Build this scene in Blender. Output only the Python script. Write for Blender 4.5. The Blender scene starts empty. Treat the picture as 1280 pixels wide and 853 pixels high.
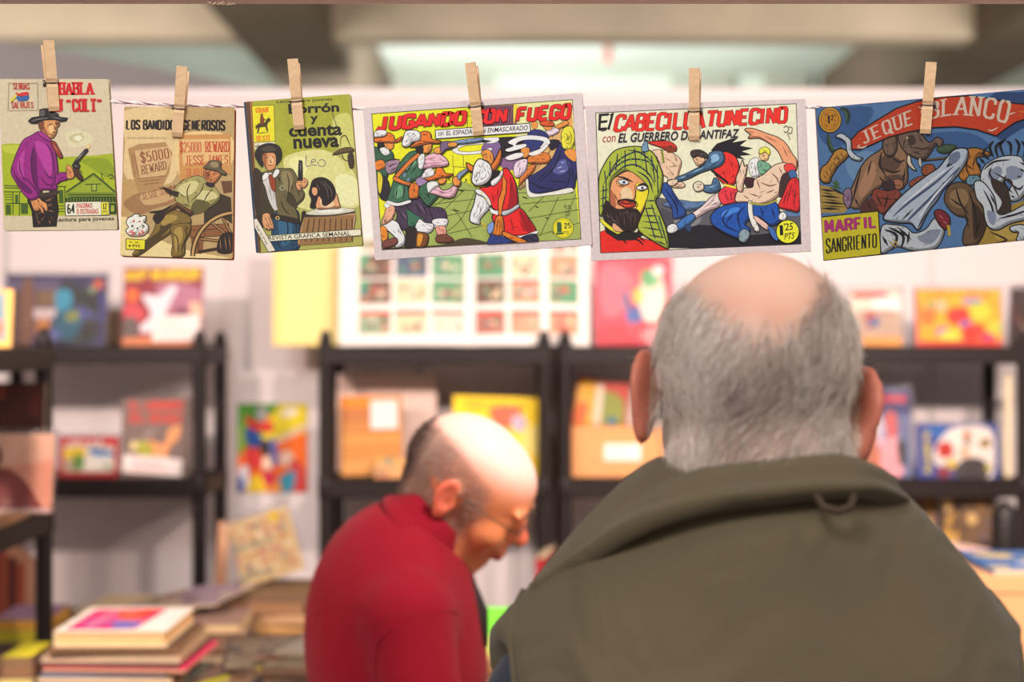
import bpy, math, random
import numpy as np
from mathutils import Vector, Matrix, Euler
from mathutils.geometry import tessellate_polygon
R = math.radians
sc = bpy.context.scene
COL = sc.collection

# ------------------------------------------------------------ camera, light
F = 1778.0                      # focal length in pixels of the 1280 px frame
CZ = 1.60                       # eye height
cam = bpy.data.cameras.new('camera'); camo = bpy.data.objects.new('camera', cam); COL.objects.link(camo)
camo.location = (0, 0, CZ); camo.rotation_euler = (R(90), 0, 0)
cam.sensor_width = 36; cam.lens = 50; cam.clip_start = .05; cam.clip_end = 100
cam.dof.use_dof = True; cam.dof.focus_distance = 1.42; cam.dof.aperture_fstop = 2.9
sc.camera = camo
sc.view_settings.view_transform = 'Standard'; sc.view_settings.look = 'None'
sc.view_settings.gamma = 1; sc.view_settings.use_curve_mapping = False
sc.view_settings.exposure = 0.0
wd = bpy.data.worlds.new('hall'); sc.world = wd; wd.use_nodes = True
bg = wd.node_tree.nodes['Background']; bg.inputs[0].default_value = (.97, .84, .77, 1); bg.inputs[1].default_value = .47

def area(name, loc, target, size, power, col, spread=180):
    l = bpy.data.lights.new(name, 'AREA'); l.shape = 'DISK'; l.size = size; l.energy = power; l.color = col; l.spread = R(spread)
    o = bpy.data.objects.new(name, l); COL.objects.link(o); o.location = loc
    o.rotation_euler = (Vector(target) - Vector(loc)).to_track_quat('-Z', 'Y').to_euler()
    return o
WARM = (1, .78, .67)
for lx in (-1.25, .55, 1.35):   # the stand's spotlights, on the beam above the string, aimed at the racks
    area('stand_spotlight', (lx, 1.56, 2.30), (lx * .95, 3.6, .95), .14, 20, WARM, 130)
area('counter_spotlight', (.25, 2.35, 3.0), (.0, 2.1, 1.0), .25, 7, (1, .88, .82))
area('hall_light', (-.9, -1.2, 3.6), (.1, 1.5, 1.5), 1.2, 84, (1, .97, .95))
area('hall_light', (1.6, .2, 3.8), (.3, 1.3, 1.4), .9, 26, (1, .92, .84))
for lx in (-4, 4.5): area('hall_light', (lx, 7.5, 2.6), (lx * .3, 14, 4.4), 2.5, 150, (1, .93, .84))  # added pair, hidden behind the back wall, to brighten the hall ceiling
area('hall_light', (0, 13.0, 2.7), (0, 16.4, 4.6), 2.5, 280, (.98, 1, .97))  # added beyond the cross beam to brighten the far coffers and wall

# ------------------------------------------------------------ helpers
def lin(c):
    return tuple((x / 255 / 12.92 if x / 255 <= .04045 else ((x / 255 + .055) / 1.055) ** 2.4) for x in c[:3])

_m = {}
def mat(name, rgb, rough=.6, metal=0, noise=None, bump=None, sub=0, coat=0, spec=.5, trans=0, sheen=0):
    """rgb in sRGB 0-255; noise=(scale, amount), bump=(scale, strength)"""
    if name in _m: return _m[name]
    m = bpy.data.materials.new(name); m.use_nodes = True; nt = m.node_tree; b = nt.nodes['Principled BSDF']
    c = lin(rgb)
    b.inputs['Base Color'].default_value = (*c, 1); b.inputs['Roughness'].default_value = rough
    b.inputs['Metallic'].default_value = metal; b.inputs['Specular IOR Level'].default_value = spec
    if sub:
        b.inputs['Subsurface Weight'].default_value = sub; b.inputs['Subsurface Radius'].default_value = (1, .35, .2)
        b.inputs['Subsurface Scale'].default_value = .012
    if coat: b.inputs['Coat Weight'].default_value = coat; b.inputs['Coat Roughness'].default_value = .15
    if trans: b.inputs['Transmission Weight'].default_value = trans
    if sheen: b.inputs['Sheen Weight'].default_value = sheen
    tc = nt.nodes.new('ShaderNodeTexCoord')
    if noise:
        n = nt.nodes.new('ShaderNodeTexNoise'); n.inputs['Scale'].default_value = noise[0]; n.inputs['Detail'].default_value = 6
        nt.links.new(tc.outputs['Object'], n.inputs['Vector'])
        r = nt.nodes.new('ShaderNodeMapRange'); r.inputs[3].default_value = 1 - noise[1]; r.inputs[4].default_value = 1 + noise[1]
        r.inputs[1].default_value = .25; r.inputs[2].default_value = .75
        nt.links.new(n.outputs[0], r.inputs[0])
        v = nt.nodes.new('ShaderNodeVectorMath'); v.operation = 'SCALE'; v.inputs[0].default_value = c
        nt.links.new(r.outputs[0], v.inputs[3]); nt.links.new(v.outputs[0], b.inputs['Base Color'])
    if bump:
        n2 = nt.nodes.new('ShaderNodeTexNoise'); n2.inputs['Scale'].default_value = bump[0]; n2.inputs['Detail'].default_value = 5
        nt.links.new(tc.outputs['Object'], n2.inputs['Vector'])
        bp = nt.nodes.new('ShaderNodeBump'); bp.inputs['Strength'].default_value = bump[1]; bp.inputs['Distance'].default_value = .004
        nt.links.new(n2.outputs[0], bp.inputs['Height']); nt.links.new(bp.outputs[0], b.inputs['Normal'])
    _m[name] = m
    return m

def attr_mat(name, rough=.5, coat=0, spec=.4, fibre=None):
    """material that takes its colour from the printed colour of each face"""
    if name in _m: return _m[name]
    m = bpy.data.materials.new(name); m.use_nodes = True; nt = m.node_tree; b = nt.nodes['Principled BSDF']
    a = nt.nodes.new('ShaderNodeAttribute'); a.attribute_name = 'ink'
    b.inputs['Roughness'].default_value = rough; b.inputs['Specular IOR Level'].default_value = spec
    if coat: b.inputs['Coat Weight'].default_value = coat; b.inputs['Coat Roughness'].default_value = .2
    out = a.outputs['Color']
    if fibre:
        tc = nt.nodes.new('ShaderNodeTexCoord'); n = nt.nodes.new('ShaderNodeTexNoise')
        n.inputs['Scale'].default_value = fibre[0]; n.inputs['Detail'].default_value = 8
        nt.links.new(tc.outputs['Object'], n.inputs['Vector'])
        r = nt.nodes.new('ShaderNodeMapRange'); r.inputs[1].default_value = .3; r.inputs[2].default_value = .7
        r.inputs[3].default_value = 1 - fibre[1]; r.inputs[4].default_value = 1 + fibre[1] * .5
        nt.links.new(n.outputs[0], r.inputs[0])
        v = nt.nodes.new('ShaderNodeVectorMath'); v.operation = 'SCALE'
        nt.links.new(out, v.inputs[0]); nt.links.new(r.outputs[0], v.inputs[3]); out = v.outputs[0]
    nt.links.new(out, b.inputs['Base Color'])
    _m[name] = m
    return m

def mesh_obj(name, verts, faces, m, parent=None, cols=None, smooth=False, loc=None):
    me = bpy.data.meshes.new(name); me.from_pydata(verts, [], faces); me.materials.append(m)
    if cols is not None:
        at = me.color_attributes.new('ink', 'FLOAT_COLOR', 'CORNER')
        buf = np.ones((len(me.loops), 4), np.float32); i = 0
        for f, c in zip(faces, cols):
            buf[i:i + len(f), :3] = c; i += len(f)
        at.data.foreach_set('color', buf.ravel())
    if smooth: me.polygons.foreach_set('use_smooth', [True] * len(me.polygons))
    me.update()
    o = bpy.data.objects.new(name, me); COL.objects.link(o)
    if parent: o.parent = parent
    if loc: o.location = loc
    return o

def thing(name, label, cat, loc=(0, 0, 0), rot=(0, 0, 0), group=None):
    o = bpy.data.objects.new(name, None); COL.objects.link(o); o.empty_display_size = .05
    o.location = loc; o.rotation_euler = rot; o['label'] = label; o['category'] = cat
    if group: o['group'] = group
    return o
def tag(o, label, cat, group=None, kind=None):
    o['label'] = label; o['category'] = cat
    if group: o['group'] = group
    if kind: o['kind'] = kind
    return o
def struct(o): o['kind'] = 'structure'; return o

class MB:
    def __init__(s): s.v = []; s.f = []; s.c = []
    def add(s, v, f, c=None):
        n = len(s.v); s.v += [tuple(p) for p in v]; s.f += [tuple(i + n for i in q) for q in f]; s.c += [c] * len(f); return s
    def box(s, a, b, c=None, M=None, bev=0):
        x0, y0, z0 = a; x1, y1, z1 = b
        if bev:
            return s.rbox(a, b, bev, c, M)
        v = [Vector(p) for p in ((x0, y0, z0), (x1, y0, z0), (x1, y1, z0), (x0, y1, z0), (x0, y0, z1), (x1, y0, z1), (x1, y1, z1), (x0, y1, z1))]
        if M: v = [M @ p for p in v]
        return s.add(v, [(0, 3, 2, 1), (4, 5, 6, 7), (0, 1, 5, 4), (1, 2, 6, 5), (2, 3, 7, 6), (3, 0, 4, 7)], c)
    def rbox(s, a, b, r, c=None, M=None):
        # chamfered box: 24 vertices
        x0, y0, z0 = a; x1, y1, z1 = b; v = []
        idx = {}
        for ix, X in enumerate((x0, x1)):
            for iy, Y in enumerate((y0, y1)):
                for iz, Z in enumerate((z0, z1)):
                    dx = r if ix == 0 else -r; dy = r if iy == 0 else -r; dz = r if iz == 0 else -r
                    for ax, p in enumerate(((X, Y + dy, Z + dz), (X + dx, Y, Z + dz), (X + dx, Y + dy, Z))):
                        idx[(ix, iy, iz, ax)] = len(v); v.append(Vector(p))
        f = []
        for i in (0, 1):
            q = [idx[(i, a_, b_, 0)] for a_, b_ in ((0, 0), (1, 0), (1, 1), (0, 1))]; f.append(q if i else q[::-1])
            q = [idx[(a_, i, b_, 1)] for a_, b_ in ((0, 0), (1, 0), (1, 1), (0, 1))]; f.append(q[::-1] if i else q)
            q = [idx[(a_, b_, i, 2)] for a_, b_ in ((0, 0), (1, 0), (1, 1), (0, 1))]; f.append(q if i else q[::-1])
        for j in (0, 1):
            for k in (0, 1):
                f.append([idx[(0, j, k, 1)], idx[(1, j, k, 1)], idx[(1, j, k, 2)], idx[(0, j, k, 2)]])
                f.append([idx[(j, 0, k, 0)], idx[(j, 1, k, 0)], idx[(j, 1, k, 2)], idx[(j, 0, k, 2)]])
                f.append([idx[(j, k, 0, 0)], idx[(j, k, 1, 0)], idx[(j, k, 1, 1)], idx[(j, k, 0, 1)]])
                for l in (0, 1): f.append([idx[(j, k, l, 0)], idx[(j, k, l, 1)], idx[(j, k, l, 2)]])
        if M: v = [M @ p for p in v]
        return s.add(v, f, c)
    def tube(s, pts, r, n=8, c=None, cap=True, M=None):
        pts = [Vector(p) for p in pts]; k = len(pts)
        rs = r if isinstance(r, (list, tuple)) else [r] * k
        v = []; up = None
        for i, p in enumerate(pts):
            t = (pts[min(i + 1, k - 1)] - pts[max(i - 1, 0)]).normalized()
            if up is None: up = t.orthogonal().normalized()
            up = (up - t * up.dot(t)).normalized(); sd = t.cross(up)
            for j in range(n):
                a = 2 * math.pi * j / n; v.append(p + (up * math.cos(a) + sd * math.sin(a)) * rs[i])
        f = [(i * n + j, i * n + (j + 1) % n, (i + 1) * n + (j + 1) % n, (i + 1) * n + j) for i in range(k - 1) for j in range(n)]
        if cap: f += [tuple(range(n))[::-1], tuple((k - 1) * n + j for j in range(n))]
        if M: v = [M @ p for p in v]
        return s.add(v, f, c)
    def ellipsoid(s, ce, ra, n=12, m=8, c=None):
        v = []; f = []
        for i in range(m + 1):
            th = math.pi * i / m
            for j in range(n):
                ph = 2 * math.pi * j / n
                v.append((ce[0] + ra[0] * math.sin(th) * math.cos(ph), ce[1] + ra[1] * math.sin(th) * math.sin(ph), ce[2] + ra[2] * math.cos(th)))
        for i in range(m):
            for j in range(n): f.append((i * n + j, (i + 1) * n + j, (i + 1) * n + (j + 1) % n, i * n + (j + 1) % n))
        return s.add(v, f, c)
    def build(s, name, m, parent=None, smooth=False, loc=None):
        return mesh_obj(name, s.v, s.f, m, parent, s.c if s.c and s.c[0] is not None else None, smooth, loc)

def at(px, py, d):              # photograph position at a distance -> a point of the place
    return Vector(((px - 640) * d / F, d, CZ - (py - 426.5) * d / F))
# ------------------------------------------------------------ setting
M_wall = mat('white_panel', (228, 218, 219), .75, noise=(2, .02))
M_alu = mat('aluminium_profile', (196, 190, 190), .4, .3)
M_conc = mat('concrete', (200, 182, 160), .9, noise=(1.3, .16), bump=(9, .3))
M_conc_shaded = mat('shaded_concrete_rib', (104, 88, 72), .9, noise=(2.1, .14), bump=(9, .3))  # shade of the rib undersides put into the concrete colour
M_conc_green = mat('greenish_concrete', (208, 216, 206), .9, noise=(.6, .12), bump=(6, .2))
M_floor = mat('floor_vinyl', (120, 112, 105), .5, noise=(3, .08))
struct(MB().box((-8, -5, -.1), (8, 17, 0)).build('floor', M_floor))
WB = 4.02                       # back wall of the stand
WT = CZ + 313 * WB / F          # its top
wb = struct(MB().box((-2.0, WB, 0), (2.4, WB + .04, WT)).build('wall_back', M_wall))
for px in (8, 524, 1164):
    x = (px - 640) * WB / F
    MB().box((x - .009, WB - .007, 0), (x + .009, WB, WT)).build('panel_joint', M_alu, wb)
MB().box((-2.0, WB - .012, WT - .03), (2.4, WB - .0005, WT + .005)).build('top_rail', mat('top_rail', (226, 218, 220), .5), wb)
ws = struct(MB().box((-2.04, 2.0, 0), (-2.0, WB + .04, 2.35)).build('wall_left', M_wall))
MB().box((-2.05, 2.0, 2.35), (-1.99, WB + .04, 2.37)).build('top_rail', M_alu, ws)
# neighbouring stand's partition, seen above the back wall
mb = MB(); p0 = Vector((-2.3, 4.2, 0)); p1 = Vector((-.93, 5.92, 0)); dn = Vector((.03, -.045, 0))
H = 2.62
mb.add([p0, p1, p1 + dn, p0 + dn, p0 + Vector((0, 0, H)), p1 + Vector((0, 0, H)), p1 + dn + Vector((0, 0, H)), p0 + dn + Vector((0, 0, H))],
       [(0, 3, 2, 1), (4, 5, 6, 7), (0, 1, 5, 4), (1, 2, 6, 5), (2, 3, 7, 6), (3, 0, 4, 7)])
o = struct(mb.build('wall_neighbour', mat('grey_partition', (190, 184, 188), .8)))
# hall ceiling: concrete grid
ceil = struct(MB().box((-9, -5, 4.75), (9, 17, 4.9)).build('ceiling', M_conc_green))
ZB = 4.0; rot = R(1.6)
def beam(x0, x1, y0, y1, name, m):
    o = MB().rbox((x0, y0, ZB), (x1, y1, 4.76), .03).build(name, m, ceil)
    return o
cross = beam(-8.9, 8.9, 11.25, 11.58, 'ceiling_beam', M_conc)
for y in (1.6, 6.4): beam(-8.9, 8.9, y, y + .7, 'ceiling_beam', M_conc)
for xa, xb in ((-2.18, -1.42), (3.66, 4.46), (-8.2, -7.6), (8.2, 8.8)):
    o = MB().rbox((xa, -4.9, ZB - .03), (xb, 16.9, 4.76), .03).build('ceiling_rib', M_conc_shaded, ceil)
# far wall of the hall
fw = struct(MB().box((-9, 16.95, 0), (9, 17.15, 4.9)).build('wall_far', M_conc_green))
for a, b in ((-1.6, -.2), (3.0, 3.5), (1.9, 2.6)):
    MB().box((a, 16.8, 0), (b, 16.95, 4.8)).build('pilaster', mat('pilaster_concrete', (170, 172, 160), .9, noise=(1.5, .1)), fw)
for px, d, y0, y1, lab in ((760, 12.8, 42, 78, 'small red hanging ribbon under the concrete beam at the centre'), (22, 12.8, 55, 74, 'small red hanging ribbon under the concrete beam at the far left')):
    p = at(px, y1, d); mb = MB()
    q = at(px, y0, d)
    mb.rbox((-.035, -.01, 0), (.035, .01, q.z - p.z), .004); mb.tube([(0, 0, q.z - p.z), (0, 0, 4.74 - p.z)], .004, 6)
    o = mb.build('hanging_ribbon', mat('red_ribbon', (205, 120, 115), .6)); o.location = p; tag(o, lab, 'ribbon')
# beam of the stand's front, just above the string
bx = MB().rbox((-1.5, 1.40, 1.9455), (1.6, 1.46, 2.08), .003)
bmo = thing('fascia_beam', 'pale painted front beam of the stand above the hanging comics', 'beam', (0, 0, 0))
bx.build('beam_board', mat('fascia_paint', (228, 205, 205), .5), bmo)
MB().box((-1.5, 1.3985, 1.9447), (1.6, 1.404, 1.9462)).build('edge_strip', mat('edge_strip_brown', (120, 52, 38), .5), bmo)
mb = MB(); random.seed(4)
for i in range(16):
    px = 262 + i * 1.9; p = at(px, 4 + random.uniform(-1, 2), 1.392)
    mb.tube([p, p + Vector((random.uniform(-.002, .004), -.001, random.uniform(-.0015, .0022)))], .0004, 4)
mb.build('glue_residue', mat('glue_residue', (235, 205, 160), .4), bmo)['label'] = 'torn pale tape residue'
# ------------------------------------------------------------ flat print: polygons of ink laid on a cover
def catmull(p, closed=True, n=5):
    k = len(p); out = []
    rng = range(k) if closed else range(k - 1)
    for i in rng:
        if closed: a, b, c, d = p[i - 1], p[i], p[(i + 1) % k], p[(i + 2) % k]
        else: a, b, c, d = p[max(i - 1, 0)], p[i], p[i + 1], p[min(i + 2, k - 1)]
        for j in range(n):
            t = j / n; t2 = t * t; t3 = t2 * t
            out.append(tuple(.5 * ((2 * b[q]) + (-a[q] + c[q]) * t + (2 * a[q] - 5 * b[q] + 4 * c[q] - d[q]) * t2 + (-a[q] + 3 * b[q] - 3 * c[q] + d[q]) * t3) for q in (0, 1)))
    if not closed: out.append(p[-1])
    return out
def ribbon(pts, w, taper=False, closed=False):
    """polyline -> list of quads with mitred joints"""
    k = len(pts)
    if k < 2: return []
    L = []; Rr = []
    for i in range(k):
        if closed: a, b = pts[i - 1], pts[(i + 1) % k]
        else: a, b = pts[max(i - 1, 0)], pts[min(i + 1, k - 1)]
        p = pts[i]
        d1 = (p[0] - a[0], p[1] - a[1]); d2 = (b[0] - p[0], b[1] - p[1])
        l1 = math.hypot(*d1); l2 = math.hypot(*d2)
        if l1 < 1e-9: d1, l1 = d2, l2
        if l2 < 1e-9: d2, l2 = d1, l1
        if l1 < 1e-9: L.append(p); Rr.append(p); continue
        d1 = (d1[0] / l1, d1[1] / l1); d2 = (d2[0] / l2, d2[1] / l2)
        t = (d1[0] + d2[0], d1[1] + d2[1]); lt = math.hypot(*t)
        if lt < 1e-6: t = d1; lt = 1
        t = (t[0] / lt, t[1] / lt); nx, ny = -t[1], t[0]
        cosh = max(.5, nx * -d1[1] + ny * d1[0])
        ww = w(i / (k - 1)) if callable(w) else w
        if taper: ww *= max(.12, math.sin(math.pi * min(1, max(0, i / (k - 1)))) ** .6)
        h = ww / 2 / cosh
        L.append((p[0] + nx * h, p[1] + ny * h)); Rr.append((p[0] - nx * h, p[1] - ny * h))
    q = [[L[i], L[i + 1], Rr[i + 1], Rr[i]] for i in range(k - 1)]
    if closed: q.append([L[-1], L[0], Rr[0], Rr[-1]])
    return q
def pp(s): return [tuple(float(a) for a in t.split(',')) for t in s.split()]

# stroke letters on a 10 x 10 box; (strokes, feet that take a slab)
LET = {
 'A': (['1,0 5,10', '9,0 5,10', '2.7,3.3 7.3,3.3'], '1,0 9,0'), 'B': (['2,0 2,10', '2,10 6.5,10 8,8.8 8,6.4 6.5,5.3 2,5.3', '6.3,5.3 8.4,4 8.4,1.3 6.5,0 2,0'], '2,0 2,10'),
 'C': (['8.4,7 8.2,8.8 6.3,10 4,10 2,8.4 2,1.6 4,0 6.3,0 8.2,1.2 8.4,3'], ''), 'D': (['2,0 2,10 6,10 8.3,8 8.3,2 6,0 2,0 2,1'], '2,0 2,10'),
 'E': (['2,0 2,10', '2,10 8,10', '2,5 6.8,5', '2,0 8,0'], '2,0 2,10'), 'F': (['2,0 2,10', '2,10 8,10', '2,5 6.8,5'], '2,0 2,10'),
 'G': (['8.4,7 8.2,8.8 6.3,10 4,10 2,8.4 2,1.6 4,0 6.3,0 8.2,1.4 8.2,4.4 5.4,4.4'], ''), 'H': (['2,0 2,10', '8,0 8,10', '2,5 8,5'], '2,0 2,10 8,0 8,10'),
 'I': (['5,0 5,10'], '5,0 5,10'), 'J': (['6.5,10 6.5,1.8 5,0 3,0 1.6,1.8'], '6.5,10'), 'L': (['2,10 2,0', '2,0 8,0'], '2,10 2,0'),
 'M': (['1.5,0 1.5,10 5,3.5 8.5,10 8.5,0'], '1.5,0 8.5,0'), 'N': (['2,0 2,10', '2,10 8,0', '8,0 8,10'], '2,0 8,10 2,10'),
 'O': (['5,10 3,10 1.9,8 1.9,2 3,0 7,0 8.1,2 8.1,8 7,10 5,10 4,10'], ''), 'P': (['2,0 2,10', '2,10 6.5,10 8.2,8.8 8.2,5.8 6.5,4.6 2,4.6'], '2,0 2,10'),
 'Q': (['5,10 3,10 1.9,8 1.9,2 3,0 7,0 8.1,2 8.1,8 7,10 5,10 4,10', '5.5,3 9,-1'], ''), 'R': (['2,0 2,10', '2,10 6.5,10 8.2,8.8 8.2,6.2 6.5,5 2,5', '5.2,5 8.4,0'], '2,0 2,10 8.4,0'),
 'S': (['8.2,7.4 8,9 6.3,10 3.8,10 2,8.6 2,6.6 3.6,5.4 6.6,4.8 8.2,3.4 8.2,1.6 6.4,0 3.8,0 2,1.2 1.8,2.8'], ''), 'T': (['5,0 5,10', '1,10 9,10'], '5,0'),
 'U': (['2,10 2,1.8 3.6,0 6.4,0 8,1.8 8,10'], '2,10 8,10'), 'V': (['1.3,10 5,0 8.7,10'], '1.3,10 8.7,10'), 'W': (['.8,10 3,0 5,7.5 7,0 9.2,10'], '.8,10 9.2,10'),
 'Y': (['1.5,10 5,5', '8.5,10 5,5 5,0'], '5,0'), 'Z': (['2,10 8,10 2,0 8,0'], ''), '"': (['3,10 3,7.4', '6.4,10 6.4,7.4'], ''),
 '$': (['8.2,7.4 8,9 6.3,10 3.8,10 2,8.6 2,6.6 3.6,5.4 6.6,4.8 8.2,3.4 8.2,1.6 6.4,0 3.8,0 2,1.2 1.8,2.8', '5,-1.4 5,11.4'], ''),
 '0': (['5,10 3,10 2,8 2,2 3,0 7,0 8,2 8,8 7,10 5,10 4,10'], ''), '1': (['3.4,8 5.2,10 5.2,0'], '5.2,0'), '2': (['2,7.6 3,9.8 7,10 8,8 7.6,6 2,0 8,0'], ''),
 '4': (['6.6,0 6.6,10 1.8,3 8.6,3'], ''), '5': (['7.8,10 2.6,10 2.2,5.6 6,6 8,4.4 8,1.8 6.4,0 3.6,0 2,1.4'], ''), '6': (['7.8,9 5,10 2.6,8.4 2,4 2.4,1 4,0 6.6,0 8,1.6 8,4 6.4,5.8 2.6,5'], ''),
 ' ': ([], ''), '.': (['4.5,0 5.8,0'], ''), "'": (['5,10 5,7'], ''), '-': (['3,5 7,5'], ''),
}
def stroke_text(s, tv=2.2, th=None, slab=0, adv=10, grow=0, hs=1.0):
    """unit-box polygons for a word; verticals tv thick, horizontals th thick"""
    th = th or tv; out = []; x = 0; Hh = 10 * hs
    def disc(cx, cy, r): return [(cx + r * math.cos(k * math.pi / 4 + .39), cy + r * math.sin(k * math.pi / 4 + .39)) for k in range(8)]
    for ch in s:
        st, feet = LET.get(ch, ([], ''))
        a = adv * (.62 if ch in "I1.'" else .5 if ch == ' ' else 1.12 if ch in 'MW' else 1)
        off = x - (10 - a) / 2 if ch in "I1.'" else x
        for l in st:
            p = [(off + q[0], max(th / 2, min(Hh - th / 2, q[1] * hs)) if -.01 <= q[1] <= 10.01 else q[1] * hs) for q in pp(l)]
            for i in range(len(p) - 1):
                (ax, ay), (bx_, by) = p[i], p[i + 1]; dx, dy = bx_ - ax, by - ay; ln = math.hypot(dx, dy)
                if ln < 1e-6: continue
                w = (th if abs(dx) > 2.2 * abs(dy) else tv) + grow * 2
                nx, ny = -dy / ln * w / 2, dx / ln * w / 2; e = grow / ln
                ax -= dx * e; ay -= dy * e; bx_ += dx * e; by += dy * e
                out.append([(ax + nx, ay + ny), (bx_ + nx, by + ny), (bx_ - nx, by - ny), (ax - nx, ay - ny)])
            for q in p[1:-1]: out.append(disc(q[0], q[1], min(tv, th * 1.15) / 2 + grow))
            if len(p) > 2 and not slab: 
                pass
        if slab and ch == 'T':
            for q in (1.3, 8.7): out.append([(off + q - .8, Hh), (off + q + .8, Hh), (off + q + .5, Hh * .76), (off + q - .5, Hh * .76)])
        if slab:
            for fx, fy in pp(feet):
                h = slab + grow * 2; w = tv / 2 + 1.3 + grow; y = slab / 2 if fy < 5 else Hh - slab / 2
                out.append([(off + fx - w, y + h / 2), (off + fx + w, y + h / 2), (off + fx + w, y - h / 2), (off + fx - w, y - h / 2)])
        x += a
    W = x or 1
    return [[(u / W, v / Hh) for u, v in q] for q in out]

_tc = {}
def font_text(s, offset=0, shear=0, space=1.0, res=3):
    """triangles of a line of type, in the unit box"""
    key = (s, offset, shear, space)
    if key in _tc: return _tc[key]
    cu = bpy.data.curves.new('type', 'FONT'); cu.body = s; cu.offset = offset; cu.shear = shear; cu.resolution_u = res; cu.space_character = space
    o = bpy.data.objects.new('type', cu); COL.objects.link(o)
    dg = bpy.context.evaluated_depsgraph_get(); me = bpy.data.meshes.new_from_object(o.evaluated_get(dg))
    v = [(p.co.x, p.co.y) for p in me.vertices]; f = [tuple(p.vertices) for p in me.polygons]
    bpy.data.objects.remove(o); bpy.data.curves.remove(cu); bpy.data.meshes.remove(me)
    if not v: return []
    x0 = min(p[0] for p in v); x1 = max(p[0] for p in v); y0 = min(p[1] for p in v); y1 = max(p[1] for p in v)
    r = [[((v[i][0] - x0) / (x1 - x0), (v[i][1] - y0) / (y1 - y0)) for i in q] for q in f]
    _tc[key] = r
    return r

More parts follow.
